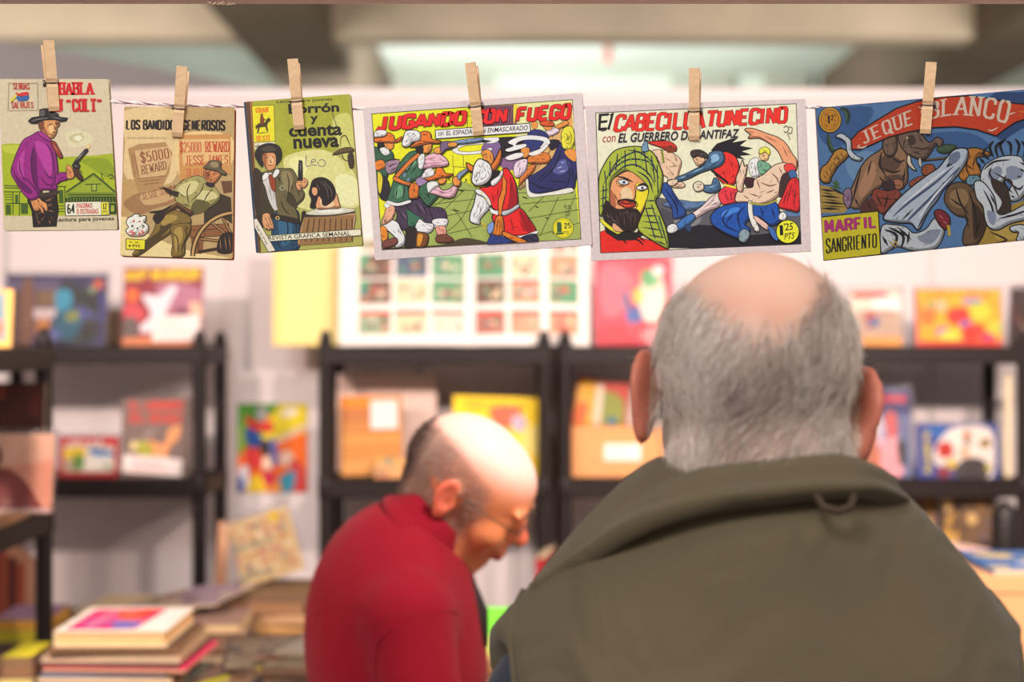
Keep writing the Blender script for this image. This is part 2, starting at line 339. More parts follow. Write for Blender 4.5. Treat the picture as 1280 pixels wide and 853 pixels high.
class Art:
    """draws in picture units; to(x, y) gives the place on the cover plane (x, z)"""
    def __init__(s, to, gain=1.0, step=.00002, front=-.0006):
        s.to = to; s.layers = []; s.mb = {'cover_print': MB(), 'cover_lettering': MB()}; s.gain = gain; s.step = step; s.front = front; s.part = 'cover_print'; s.frame = None; s.bow = None; s.fat = 1.0; s.rich = False
    def clip(s, q):
        fr = s.frame
        for i in range(len(fr)):
            a, b = fr[i], fr[(i + 1) % len(fr)]; out = []
            side = lambda p: (b[0] - a[0]) * (p[1] - a[1]) - (b[1] - a[1]) * (p[0] - a[0])
            for k in range(len(q)):
                p, r = q[k - 1], q[k]; sp_, sr = side(p), side(r)
                if (sp_ >= 0) != (sr >= 0):
                    t = sp_ / (sp_ - sr); out.append((p[0] + (r[0] - p[0]) * t, p[1] + (r[1] - p[1]) * t))
                if sr >= 0: out.append(r)
            q = out
            if len(q) < 3: return None
        return q
    def put(s, polys, col, tri=True):
        if s.frame: polys = [c for c in (s.clip(q) for q in polys) if c]
        pts = [p for q in polys for p in q]
        if not pts: return
        bb = (min(p[0] for p in pts), min(p[1] for p in pts), max(p[0] for p in pts), max(p[1] for p in pts))
        lay = 1 + max([l for b, l in s.layers if b[0] < bb[2] and b[2] > bb[0] and b[1] < bb[3] and b[3] > bb[1]] or [0])
        s.layers.append((bb, lay)); y = s.front - lay * s.step
        c = tuple(min(.9, v * s.gain) for v in lin(col)); m = s.mb[s.part]
        for qi, q in enumerate(polys):
            v = []
            for p in q: X, Z = s.to(*p); v.append((X, y - (qi % 6) * s.step * .16 + (s.bow(X) if s.bow else 0), Z))
            if len(q) <= 4: fs = [tuple(range(len(q)))]
            else: fs = tessellate_polygon([[Vector((a[0], a[2], 0)) for a in v]])
            # every face looks to -y
            ff = []
            for f in fs:
                a = sum(v[f[i]][0] * v[f[(i + 1) % len(f)]][2] - v[f[(i + 1) % len(f)]][0] * v[f[i]][2] for i in range(len(f)))
                ff.append(tuple(f) if a > 0 else tuple(f)[::-1])
            m.add(v, ff, c)
    def P(s, col, pts, ol=0, oc=(22, 18, 20), sm=True):      # filled shape, with an ink outline
        p = pp(pts) if isinstance(pts, str) else pts
        if sm: p = catmull(p, True, 4)
        if ol: s.put(ribbon(p, ol * 2 * s.fat, closed=True), oc)
        s.put([p], col)
        if ol >= 2 and s.rich and sm: s.shade(p, col)
    def Q(s, col, pts, ol=0, oc=(22, 18, 20)): s.P(col, pts, ol, oc, False)
    def L(s, col, w, *lines, taper=True, sm=True):           # ink strokes
        out = []
        for l in lines:
            p = pp(l) if isinstance(l, str) else l
            if sm and len(p) > 2: p = catmull(p, False, 4)
            elif len(p) == 2: p = [p[0], ((p[0][0] + p[1][0]) / 2, (p[0][1] + p[1][1]) / 2), p[1]]
            out += ribbon(p, w * s.fat ** .5, taper)
        s.put(out, col)
    def shade(s, p, col):
        """printed second tone and pen hatching on the lower right of a shape"""
        n = len(p); A2 = sum(p[i - 1][0] * p[i][1] - p[i][0] * p[i - 1][1] for i in range(n)); sg = 1 if A2 > 0 else -1; ar = abs(A2) / 2
        if ar < 500: return
        k = min(14, ar ** .5 * .16); P2 = []
        for i in range(n):
            a, b = p[i - 1], p[(i + 1) % n]; dx, dy = b[0] - a[0], b[1] - a[1]; l = math.hypot(dx, dy) or 1
            nx, ny = dy / l * sg, -dx / l * sg; w = max(0, nx * .6 + ny * .8 - .1) * k
            P2.append((p[i][0] - nx * w, p[i][1] - ny * w, w))
        q = [[p[i], p[(i + 1) % n], P2[(i + 1) % n][:2], P2[i][:2]] for i in range(n) if P2[i][2] + P2[(i + 1) % n][2] > .4]
        if max(col) > 60: s.put(q, tuple(c * .66 for c in col))
        rg = random.Random(int(p[0][0] * 7 + p[0][1] * 13)); x0, x1 = min(a[0] for a in p), max(a[0] for a in p); y0, y1 = min(a[1] for a in p), max(a[1] for a in p)
        def inn(x, y):
            c = False
            for i in range(n):
                (ax, ay), (bx_, by) = p[i - 1], p[i]
                if (ay > y) != (by > y) and x < (bx_ - ax) * (y - ay) / (by - ay) + ax: c = not c
            return c
        cx, cy = sum(a[0] for a in p) / n, sum(a[1] for a in p) / n
        sxx = sum((a[0] - cx) ** 2 for a in p); syy = sum((a[1] - cy) ** 2 for a in p); sxy = sum((a[0] - cx) * (a[1] - cy) for a in p)
        th = .5 * math.atan2(2 * sxy, sxx - syy); out = []; L_ = min(30, ar ** .5 * .28)
        for i in range(min(26, int(ar / 170) + 2)):
            x, y = rg.uniform(x0, x1), rg.uniform(y0, y1)
            if not inn(x, y): continue
            if rg.random() > .35 + .65 * ((x - x0) / (x1 - x0 + 1) + (y - y0) / (y1 - y0 + 1)) / 2: continue
            a = th + rg.uniform(-.35, .35); l = L_ * rg.uniform(.5, 1.2); u, v = math.cos(a) * l / 2, math.sin(a) * l / 2; m = rg.uniform(-.2, .2) * l
            if inn(x - u, y - v) and inn(x + u, y + v): out += ribbon(catmull([(x - u, y - v), (x - v / l * m, y + u / l * m), (x + u, y + v)], False, 3), rg.uniform(1.6, 3.2), True)
        if out: s.put(out, (26, 20, 24) if max(col) > 60 else (96, 88, 84))
    def E(s, col, cx, cy, rx, ry=None, ol=0, rot=0, n=20, oc=(22, 18, 20)):
        ry = ry or rx; c, q = math.cos(R(rot)), math.sin(R(rot)); p = []
        for i in range(n):
            a = 2 * math.pi * i / n; x = rx * math.cos(a); y = ry * math.sin(a); p.append((cx + x * c - y * q, cy + x * q + y * c))
        if ol: s.put(ribbon(p, ol * 2, closed=True), oc)
        s.put([p], col)
    def fit(s, polys, quad, shear=0, warp=None):
        if not warp: (ax, ay), (bx_, by), (cx, cy), (dx, dy) = pp(quad) if isinstance(quad, str) else quad   # TL TR BR BL
        out = []
        for q in polys:
            r = []
            for u, v in q:
                if warp: r.append(warp(u, v)); continue
                u += shear * (v - .5); w = 1 - v
                x = (ax * (1 - u) + bx_ * u) * (1 - w) + (dx * (1 - u) + cx * u) * w
                y = (ay * (1 - u) + by * u) * (1 - w) + (dy * (1 - u) + cy * u) * w
                r.append((x, y))
            out.append(r)
        return out
    def T(s, text, col, quad, kind='font', bold=0, shear=0, tv=2.2, th=None, slab=0, ol=0, oc=(22, 18, 20), space=1.0, warp=None, adv=10):
        old = s.part; s.part = 'cover_lettering'
        if kind == 'font': s.put(s.fit(font_text(text, bold, 0, space), quad, shear, warp), col)
        else:
            if warp: hs = 1.5
            else:
                q = pp(quad); n = sum(.62 if ch in "I1.'" else .5 if ch == ' ' else 1.12 if ch in 'MW' else 1 for ch in text) * adv / 10
                hs = math.dist(q[0], q[3]) / (math.dist(q[0], q[1]) / n)
            if ol: s.put(s.fit(stroke_text(text, tv, th, slab, adv, ol, hs), quad, shear, warp), oc)
            s.put(s.fit(stroke_text(text, tv, th, slab, adv, 0, hs), quad, shear, warp), col)
        s.part = old
    def build(s, parent, m):
        for k, b in s.mb.items():
            if b.v: b.build(k, m, parent)
# ------------------------------------------------------------ the comics pegged on the string
M_ink = attr_mat('offset_print', .55, 0, .35, fibre=(260, .10))
M_gloss = attr_mat('glossy_print', .3, .3, .5)
D = 1.42
def hung(name, label, crop, corners, paper, thick, sheets, back=None, dd=0, pagecol=(216, 190, 150), rr=.002, lean=0, frame=None):
    """crop = (x0, y0, scale) of the tracing frame, corners in that frame TL TR BR BL"""
    d = D + dd; x0, y0, sc_ = crop
    q = pp(corners)
    w = [at(x0 + a / sc_, y0 + b / sc_, d) for a, b in q]
    ce = (w[0] + w[1] + w[2] + w[3]) / 4
    t = thing(name, label, 'comic', ce, (R(lean), 0, 0), 'comics pegged on the string')
    def to(x, y):
        p = at(x0 + x / sc_, y0 + y / sc_, d); return p.x - ce.x, p.z - ce.z
    c4 = [(p.x - ce.x, p.z - ce.z) for p in w]
    def sheet(nm, y0_, y1_, col, grow, m, shift=(0, 0)):
        # thin sheet with rounded corners
        pts = []
        for i in range(4):
            p = Vector(c4[i]); a = (Vector(c4[i - 1]) - p); b = (Vector(c4[(i + 1) % 4]) - p); a.normalize(); b.normalize()
            p = p - (a + b) * grow + Vector(shift)
            for k in range(4):
                s_ = k / 3; r_ = rr
                pts.append(p + a * r_ * (1 - s_) ** 2 + b * r_ * s_ ** 2)
        n = len(pts); v = [(p.x, y0_, p.y) for p in pts] + [(p.x, y1_, p.y) for p in pts]
        f = [tuple(range(n))[::-1], tuple(range(n, 2 * n))] + [(i, (i + 1) % n, n + (i + 1) % n, n + i) for i in range(n)]
        if (pts[0].x * pts[5].y - pts[5].x * pts[0].y) > 0: f = [g[::-1] for g in f]
        c = tuple(min(.9, k) for k in lin(col))
        return mesh_obj(nm, v, f, m, t, [c] * len(f))
    sheet('front_cover', -.0005, 0, paper, 0, M_ink)
    for i in range(sheets):
        a = .0001 + i * thick / max(1, sheets); sheet('page', a, a + thick / max(1, sheets) * .8, pagecol, -.0006 - .0002 * (i % 3), M_ink, (.0007 * math.sin(i * 2.3), .0006 * math.cos(i * 1.7)))
    sheet('back_cover', thick + .0002, thick + .0007, back or paper, .0002, M_ink, (.0003, -.0008 if back else 0))
    A_ = Art(to, 1.3); A_.frame = pp(frame or corners); A_.fat = 1.5; A_.rich = True
    return t, A_
K = (24, 20, 22)
# --- 1: cowboy in a purple shirt
t, a = hung('comic_book', 'cream western comic with a purple-shirted cowboy and red title, leftmost on the string', (0, 90, 4.267),
            '-4,38 578,38 628,842 20,848', (222, 206, 172), .0035, 4, dd=.004)
a.Q((154, 168, 30), '9,388 50,382 115,384 200,400 290,436 330,455 420,450 520,445 560,438 607,436 622,765 24,768')
a.P((176, 184, 60), '20,395 110,392 190,410 260,450 200,470 100,440 30,430')
a.P((128, 146, 26), '420,470 560,460 610,520 612,560 560,560 470,500')
a.P((205, 196, 160), '350,330 400,300 440,315 490,345 500,375 470,390 420,405 370,400 360,370'); a.P((188, 178, 138), '380,340 430,325 450,350 430,372 400,378 370,362')
a.P((226, 216, 186), '395,350 425,340 440,356 415,368')
a.Q((112, 130, 32), '352,640 500,542 618,640 618,672 352,672'); a.Q((140, 156, 40), '368,642 500,556 604,642')
a.L((40, 60, 24), 6, '352,642 500,542', '500,542 618,642', taper=False); a.L((40, 60, 24), 4, '365,655 610,655', '370,668 615,668', '455,600 540,598', taper=False)
a.Q((60, 80, 30), '488,596 518,596 518,638 488,638'); a.Q((150, 165, 60), '493,602 513,602 513,632 493,632')
a.L((40, 60, 24), 4, '543,530 545,585', '536,545 552,545', '548,565 556,580'); a.L((40, 60, 24), 5, '575,560 590,548 606,560 612,575', '580,568 610,572')
a.Q((44, 62, 22), '350,672 620,670 620,696 350,696'); a.L((110, 130, 34), 3, *['%d,672 %d,696' % (x, x) for x in range(362, 612, 16)], taper=False)
a.Q((44, 62, 22), '583,700 622,700 622,760 583,760'); a.Q((150, 162, 60), '592,712 610,712 610,745 592,745')
a.L((52, 74, 26), 4, '24,606 150,612', '26,618 150,622', '20,640 150,640', '70,640 70,760', '105,645 105,765', '30,700 150,705', '345,610 350,760', '310,612 355,612', taper=False)
a.Q((64, 86, 30), '30,708 58,708 60,762 32,762', ); a.Q((64, 86, 30), '82,655 98,655 98,700 82,700'); a.Q((64, 86, 30), '112,700 150,700 150,758 114,758'); a.Q((64, 86, 30), '314,630 338,630 340,700 316,700')
a.L((66, 88, 34), 3, '24,655 66,655', '26,668 66,668', '26,682 66,682', '310,715 345,715', '312,730 346,730', '314,745 346,745', taper=False)
# trousers, holster
a.P((34, 26, 26), '150,648 220,630 300,622 306,680 312,740 304,790 300,822 180,826 176,780 172,742 150,690', sm=False, ol=2)
a.L((92, 62, 50), 7, '200,760 230,740', '215,800 240,770', '262,700 284,720', '272,770 290,800', '190,740 205,800', '240,690 290,668')
a.L((130, 84, 58), 6, '245,690 280,680', '250,720 275,705', '225,720 240,760', '255,740 290,745', '200,790 215,815', '262,790 270,815')
a.P((62, 44, 40), '160,650 300,630 303,655 165,676'); a.Q((196, 180, 150), '228,630 262,626 264,642 230,646', ol=2)
# left hand
a.P((206, 138, 84), '165,674 202,670 226,690 250,706 256,738 246,742 232,722 236,752 226,752 214,728 210,740 192,742 178,724', ol=2)
a.L((120, 62, 40), 3, '200,700 220,716 232,738', '196,712 210,730', '180,690 186,716')
# shirt
a.P((140, 32, 118), '130,362 170,340 208,320 246,338 275,372 296,420 306,480 312,545 304,600 300,628 214,634 204,672 166,682 130,652 92,596 62,536 78,470 104,404', ol=2.5)
a.P((168, 56, 142), '190,372 236,382 268,430 280,520 262,560 232,500 204,440')
a.P((168, 56, 142), '92,500 116,440 136,420 126,500 130,560 108,556')
a.P((92, 16, 84), '180,400 196,450 200,540 206,600 214,634 204,672 190,620 172,560 168,470')
a.P((92, 16, 84), '70,520 96,560 150,610 176,640 150,650 96,598'); a.P((112, 22, 98), '282,470 300,530 296,600 270,620 282,560')
a.L((60, 10, 60), 5, '186,392 170,450 172,540 190,610', '250,380 282,440 292,520', '106,470 110,530 140,590', '128,560 170,600 196,640', '220,560 250,600 296,606', '236,520 262,560 290,566')
a.P((140, 32, 118), '306,546 354,538 364,560 360,576 330,584 300,600', ol=2); a.L((70, 12, 66), 4, '312,570 350,560', '318,588 345,580')
# gun hand and gun
a.P((206, 138, 84), '356,520 362,500 380,508 392,530 398,558 386,570 362,566', ol=2); a.L((120, 62, 40), 3, '364,520 386,534', '364,534 388,548', '366,548 388,560')
a.P((38, 36, 38), '454,414 468,410 473,422 436,464 420,484 430,500 424,520 408,524 396,520 386,500 404,470', ol=1, sm=False)
a.P((70, 42, 30), '392,520 412,520 426,540 442,562 436,580 418,568 402,550', ol=2); a.L((170, 168, 160), 3, '408,474 454,424', '400,498 414,508'); a.L((38, 36, 38), 4, '416,528 432,530 436,546')
a.P((226, 190, 120), '463,400 470,386 478,396 484,388 480,404 470,410')
# neckerchief, face, hat
a.P((134, 52, 44), '270,368 296,376 310,400 336,452 320,460 300,430 284,404', ol=2); a.L((196, 120, 100), 4, '288,384 312,430')
a.P((204, 142, 88), '212,262 262,258 314,262 318,286 306,300 304,322 286,352 262,350 238,330 214,304', ol=2)
a.P((150, 90, 60), '214,268 240,268 238,292 252,316 262,348 238,330 214,304'); a.P((112, 62, 44), '296,268 314,266 316,282 300,282'); a.P((232, 176, 118), '262,290 282,286 290,312 276,330 262,316')
a.L(K, 3.5, '262,282 282,280', '294,280 308,280', '288,284 296,304 288,308', '276,324 298,322', '226,270 222,300', '268,338 286,336')
a.P((116, 66, 44), '212,262 232,262 228,282 236,300 224,306 210,290', ol=1)
a.P((160, 44, 132), '204,322 224,322 262,352 276,372 248,362 220,344', ol=2)
a.P((32, 28, 30), '152,262 172,244 212,238 213,202 236,196 262,196 272,214 296,218 314,226 314,240 340,244 362,246 356,262 330,266 290,256 240,258 196,276 168,276', ol=1, sm=False)
a.P((86, 80, 82), '216,210 240,204 240,232 218,236'); a.L((110, 104, 104), 5, '168,264 210,252 262,246', '270,240 340,254'); a.P((60, 54, 56), '262,214 290,222 306,232 270,236')
a.L((150, 140, 120), 2, '48,206 203,204', '48,62 44,206', '202,60 204,204', '44,60 202,60', taper=False)
a.P((44, 92, 150), '82,122 110,134 150,124 156,140 140,154 100,154 90,140'); a.P((192, 44, 44), '84,108 104,116 120,110 150,108 154,122 120,130 96,126'); a.P((206, 190, 60), '56,152 86,122 92,130 66,158')
a.T('SENDAS', (180, 52, 40), '70,60 160,60 161,93 71,93', 'st', tv=2.6, th=1.8, slab=1.6); a.T('SALVAJES', (180, 52, 40), '62,160 180,160 181,192 62,193', 'st', tv=2.6, th=1.8, slab=1.6)
a.T('HABLA', (190, 22, 28), '312,55 498,54 499,122 314,124', 'st', tv=3.9, th=2.6, slab=2.8)
a.T('UN "COLT"', (190, 22, 28), '268,146 548,142 550,211 272,214', 'st', tv=3.9, th=2.6, slab=2.8)
a.Q((226, 214, 190), '350,696 582,692 584,763 352,766', ol=2)
a.T('64', K, '358,706 400,705 401,756 359,757', 'st', tv=3.6, th=2.4); a.T('PAGINAS', (186, 44, 60), '408,702 494,700 495,724 409,726', 'st', tv=2.8, slab=1.8); a.T('ILUSTRADAS', (186, 44, 60), '408,732 526,730 527,756 409,758', 'st', tv=2.8, slab=1.8)
a.Q((222, 210, 60), '541,696 579,695 580,761 543,762', ol=1.5); a.T('12', K, '548,702 572,701 573,732 549,733', 'st', tv=3.2, slab=1.8); a.T('PTS', K, '548,740 574,739 574,755 549,756', 'st', tv=2.8)
a.T('Lectura para jovenes', (52, 48, 30), '296,778 609,772 610,797 298,806', bold=.012); a.P((34, 26, 26), '280,760 306,760 303,822 282,822', sm=False)
a.build(t, M_ink)
# --- 2: the bandits by the wheel
t, a = hung('comic_book', 'tan western comic with a black title and a crouching rifleman beside a wheel', (145, 130, 4.267),
            '44,14 632,20 622,828 22,810', (196, 164, 112), .006, 6, back=(200, 110, 50), dd=.0, pagecol=(206, 150, 90))
a.P((210, 182, 132), '40,40 300,30 330,200 300,420 60,400 50,200'); a.P((216, 186, 130), '340,170 610,170 612,330 480,360 345,400')
a.P((178, 142, 90), '30,420 240,440 200,560 60,580 26,700'); a.P((222, 196, 140), '30,600 180,700 380,780 600,826 30,806')
a.P((166, 128, 84), '64,240 120,214 264,204 302,262 284,372 240,460 120,470 90,380', sm=False); a.P((196, 160, 112), '100,250 280,226 300,290 262,380 130,400', sm=False)
a.P((150, 110, 72), '44,520 120,476 180,470 320,440 316,520 200,560 130,590 60,560'); a.P((188, 152, 106), '140,480 320,456 300,510 160,540')
a.P((190, 136, 76), '336,166 612,160 614,380 500,330 460,400 340,420', sm=False); a.P((210, 172, 112), '344,190 604,186 602,330 520,300 360,330', sm=False)
a.T('LOS BANDIDOS GENEROSOS', (34, 28, 26), '54,84 584,86 583,144 53,138', 'st', tv=4.3, th=2.8)
a.T('NOVELA GRAFICA PARA ADULTOS', (110, 90, 62), '60,178 266,178 266,187 60,187', bold=.01)
a.T('$5000', (130, 66, 46), '124,262 282,236 290,288 134,316', 'st', tv=2.0, th=1.3, slab=1); a.T('REWARD', (112, 56, 40), '132,332 268,304 274,348 138,378', 'st', tv=2.0, th=1.3, slab=1.2)
a.L((134, 92, 64), 3, '114,400 262,384', '120,414 240,402', '150,430 230,420', '96,262 118,372', '84,268 104,380', taper=False)
a.T('JESSE JAMES', (132, 58, 42), '134,478 322,432 326,468 142,514', 'st', tv=1.8, th=1.3, slab=1)
a.T('$25000', (180, 66, 42), '340,204 456,204 458,258 342,260', 'st', tv=2.6, th=1.6, slab=1.6); a.T('REWARD', (180, 66, 42), '474,202 606,200 607,256 476,258', 'st', tv=3.0, th=2.0, slab=2.2)
a.T('JESSE JAMES', (180, 66, 42), '366,276 600,272 600,322 368,326', 'st', tv=2.4, th=1.6, slab=1.8); a.T('DEAD OR', (184, 86, 56), '376,346 488,342 488,384 378,388', 'st', tv=2.2, th=1.4, slab=1.4)
# cart, wheel
a.P((58, 46, 34), '470,560 520,500 560,480 614,500 620,640 560,600 470,640', sm=False); a.P((98, 66, 44), '560,412 618,410 620,470 575,478', sm=False); a.P((132, 84, 50), '395,652 600,640 604,700 400,712', sm=False, ol=2); a.L((70, 42, 28), 4, '396,676 600,664', '470,650 474,708')
a.P((120, 78, 46), '400,716 470,712 460,800 410,800', sm=False); a.L((60, 40, 28), 5, '412,720 420,790', '440,720 440,795')
wheel = [(640 + 230 * math.cos(R(x)), 816 - 236 * math.sin(R(x))) for x in range(95, 184, 6)]
a.L((54, 38, 28), 22, wheel, taper=False, sm=False); a.L((186, 146, 90), 10, wheel, taper=False, sm=False)
a.L((54, 38, 28), 13, '618,720 520,640', '620,740 450,720', '622,760 440,790', '620,700 570,610', taper=False); a.L((158, 116, 70), 6, '618,720 522,642', '620,740 452,720', '620,700 572,612', taper=False)
a.P((40, 32, 28), '560,700 622,690 624,790 540,790'); a.L((150, 108, 66), 4, '556,720 560,780', '580,705 590,780', '602,700 612,780')
# rifleman
a.P((120, 96, 44), '230,600 300,568 380,590 400,640 330,660 280,700 220,740 130,806 90,800 160,730 200,680', ol=2)
a.P((72, 56, 30), '150,740 230,680 240,650 300,640 250,700 180,760 120,806'); a.P((158, 130, 66), '240,610 300,590 330,610 280,640 250,650')
a.P((120, 96, 44), '300,650 392,640 396,690 370,740 364,810 300,812 304,740 296,690', ol=2); a.P((160, 132, 68), '314,670 350,660 356,720 330,760 322,800 312,730'); a.L((50, 38, 22), 5, '362,660 380,700 356,760 350,800', '300,690 330,720 330,790', '380,650 372,680')
a.P((156, 146, 88), '330,430 380,400 440,385 490,412 540,460 556,500 520,540 440,580 390,590 340,560 320,510 310,470', ol=2)
a.P((196, 186, 130), '340,440 400,412 440,420 420,470 370,490 330,480'); a.P((196, 186, 130), '440,470 520,470 540,500 480,520 440,560'); a.P((92, 84, 46), '400,560 430,510 500,530 480,570 420,590')
a.L((64, 56, 34), 5, '400,420 380,470 392,540', '470,420 452,470 400,520', '330,470 370,500', '350,530 400,550', '520,450 486,490 470,530', '360,400 340,430')
a.P((50, 38, 30), '250,440 300,462 340,470 330,500 280,480 262,462', sm=False); a.L(K, 6, '228,446 300,460', '290,470 292,498')
a.L((58, 38, 26), 24, '206,606 330,540 410,590', taper=False, sm=False); a.L((104, 68, 42), 9, '212,600 330,532 400,580', taper=False, sm=False); a.L((30, 24, 22), 12, '176,578 250,572 300,540'); a.P((44, 32, 26), '200,600 250,570 262,600 226,640 204,626')
a.P((190, 122, 74), '474,360 524,350 560,372 548,400 524,424 494,420 476,392', ol=2); a.P((130, 74, 48), '474,368 500,362 496,400 486,404'); a.L(K, 4, '486,380 504,376', '516,378 532,376', '500,406 522,404', '508,384 506,396')
a.P((96, 84, 60), '470,340 490,322 500,306 530,304 560,310 562,344 590,372 578,380 540,360 500,352', ol=2); a.P((140, 124, 88), '506,314 540,312 548,336 514,338'); a.P((48, 36, 40), '478,420 524,424 520,446 488,440')
# card shape
a.P((232, 224, 206), '66,612 90,600 100,590 124,592 128,604 156,598 160,622 150,634 170,650 172,676 150,700 110,706 74,700 56,676 70,658 58,636', ol=3)
a.E((186, 40, 44), 96, 626, 6); a.E((186, 40, 44), 128, 628, 5); a.E(K, 88, 652, 6); a.E(K, 116, 664, 5); a.E(K, 146, 650, 5)
a.T('POKER', (196, 40, 36), '', 'st', tv=2.8, warp=lambda u, v: (112 + (50 - 20 * (v)) * 1.15 * math.sin((u - .5) * 2.0), 620 + 66 - (1 - v) * -18 - 0 + (math.cos((u - .5) * 2.0) - 1) * 34))
a.Q((216, 204, 40), '56,722 155,728 153,776 56,774', ol=2.5); a.T('N . 26', K, '74,732 120,734 120,744 74,742', bold=.02); a.T('8 PTS.', K, '68,750 134,752 134,766 68,764', bold=.03)
a.build(t, M_ink)
# --- 3: green cover
t, a = hung('comic_book', 'olive green western comic with a hatted gunman and a bather in a wooden tub', (300, 115, 4.1625),
            '20,52 574,10 638,800 84,838', (182, 180, 92), .005, 5, dd=.002, pagecol=(226, 196, 150))
a.P((156, 158, 50), '60,50 560,14 575,140 590,260 420,330 240,380 60,300', sm=False); a.P((204, 200, 130), '250,330 420,300 540,360 610,460 610,600 300,600 230,400'); a.P((190, 190, 104), '480,150 572,120 600,330 560,420 520,300')
a.P((218, 214, 150), '260,350 330,340 350,380 330,440 280,420'); a.P((220, 216, 160), '500,440 600,450 608,580 520,580')
a.Q((96, 66, 38), '20,54 54,50 110,834 84,838'); a.Q((36, 62, 84), '20,54 30,53 96,836 84,838'); a.Q((150, 102, 58), '52,50 64,50 90,640 80,640'); a.L((60, 42, 26), 4, '40,60 90,700', '48,60 100,760')
a.Q((216, 206, 36), '64,74 176,70 182,256 72,262', ol=1.5)
a.T('GRAN', (212, 88, 26), '80,84 148,80 150,106 82,110', 'st', tv=2.8, th=2, slab=1.8); a.T('OESTE', (212, 88, 26), '84,230 162,226 164,252 86,257', 'st', tv=2.8, th=2, slab=1.8)
a.P((70, 56, 24), '92,168 112,156 130,158 146,134 158,138 160,150 148,160 142,176 148,206 140,206 132,182 104,186 96,214 88,212 94,186 84,196 80,180', sm=False); a.P((120, 62, 30), '108,118 118,114 122,130 130,146 122,168 108,170 104,150', sm=False); a.L((70, 56, 24), 4, '84,216 150,210', '100,118 126,114', '126,140 140,150')
a.Q((214, 206, 180), '74,266 180,260 182,272 104,298 78,300'); a.T('68', K, '80,276 100,275 101,290 81,291', bold=.02)
a.T('Lectura para jovenes', (48, 44, 22), '190,44 480,28 481,50 192,64', bold=.014)
for s_, q in (('Borrón', '250,64 515,54 517,104 254,116'), ('y', '364,128 406,124 408,166 368,170'), ('cuenta', '252,176 530,166 532,226 256,236'), ('nueva', '276,244 514,234 516,288 280,298')):
    a.T(s_, (30, 26, 22), q, bold=.035)
a.L((70, 84, 110), 3, '346,330 344,384 372,382', '372,366 392,362 388,350 374,356 374,376 400,384', '404,362 412,384 436,386 446,366 428,352 412,358', taper=False)
a.L((60, 54, 36), 3, '480,110 520,230', taper=False); a.P((92, 74, 44), '484,328 520,300 560,290 588,296 590,312 540,318', ol=2); a.L((80, 64, 38), 5, '524,290 526,240 548,228 566,260 578,290', '530,310 540,350 576,364', '586,310 584,350'); a.P((60, 46, 36), '560,330 590,320 594,390 570,396')
# man: coat, shirt, jeans
a.P((32, 66, 92), '170,640 230,610 300,620 310,700 304,820 170,832 166,740', ol=2); a.P((48, 92, 122), '200,660 260,650 270,760 220,800'); a.L((16, 30, 44), 6, '240,640 250,720 236,800', '290,640 296,760', '186,760 214,820')
a.P((98, 88, 58), '110,430 160,410 200,400 240,400 270,402 290,430 306,470 320,500 336,530 330,560 306,584 290,600 300,640 304,670 240,660 200,640 170,560 150,480', ol=2)
a.P((56, 44, 32), '76,400 112,420 130,470 140,560 130,660 104,740 86,640 70,500', ol=1); a.P((60, 52, 36), '112,430 138,440 150,520 176,620 150,640 112,640 104,540', ol=1)
a.P((132, 120, 82), '216,420 260,416 276,460 262,520 232,500'); a.P((60, 52, 34), '240,560 260,520 290,560 300,600 280,600 262,590'); a.L((44, 36, 24), 5, '244,420 256,480 246,560', '280,470 262,520', '300,500 310,550', '210,560 230,610 260,640', '200,430 210,480')
a.P((196, 190, 186), '120,460 150,420 176,440 182,520 190,590 196,612 176,612 150,560 134,500', ol=1); a.L((120, 116, 120), 4, '150,480 166,560', '176,500 178,560')
a.P((140, 60, 30), '152,436 178,436 184,470 184,516 168,510 158,480', ol=1.5); a.P((226, 222, 214), '118,440 136,420 150,436 124,462', ol=1.5); a.P((226, 222, 214), '172,436 188,404 206,410 196,434 180,446', ol=1.5)
a.P((200, 140, 92), '118,316 186,314 190,350 182,392 160,408 140,402 124,370', ol=1.5); a.P((150, 92, 58), '118,318 140,318 138,380 146,402 128,384'); a.P((226, 172, 122), '150,340 172,340 176,370 156,378'); a.L(K, 4, '136,344 152,342', '166,342 180,342', '158,346 160,366 168,366', '146,384 170,382', '120,320 128,334', '180,318 186,330')
a.P((40, 34, 28), '78,330 92,292 120,274 160,268 200,280 218,310 216,350 200,372 190,380 188,340 180,318 128,318 116,330 120,390 98,372', ol=1); a.P((72, 62, 50), '110,296 150,282 184,292 178,308 130,310')
a.E((150, 150, 120), 220, 500, 15, 14, ol=1); a.E((98, 88, 58), 220, 500, 9)
a.P((206, 148, 102), '292,480 300,462 330,450 350,462 352,482 336,500 320,498 318,514 302,508', ol=2); a.L((110, 64, 44), 3, '306,470 326,474', '304,484 330,490', '334,462 346,476')
a.P((36, 32, 32), '308,356 324,360 326,420 326,462 304,462 304,420', ol=1, sm=False); a.L((120, 116, 110), 4, '316,364 316,420'); a.P((44, 34, 28), '322,626 340,620 346,640 336,670 330,700 312,700 318,664')
a.P((206, 148, 102), '120,640 146,632 160,650 174,690 176,714 166,712 150,720 130,708 118,680', ol=2); a.L((110, 64, 44), 3, '140,670 158,708', '132,680 148,714', '152,664 168,700')
a.P((46, 34, 28), '170,636 300,662 304,684 240,674 172,656', ol=1); a.E((190, 170, 110), 196, 657, 11, 10, ol=2); a.E((46, 34, 28), 196, 657, 6)
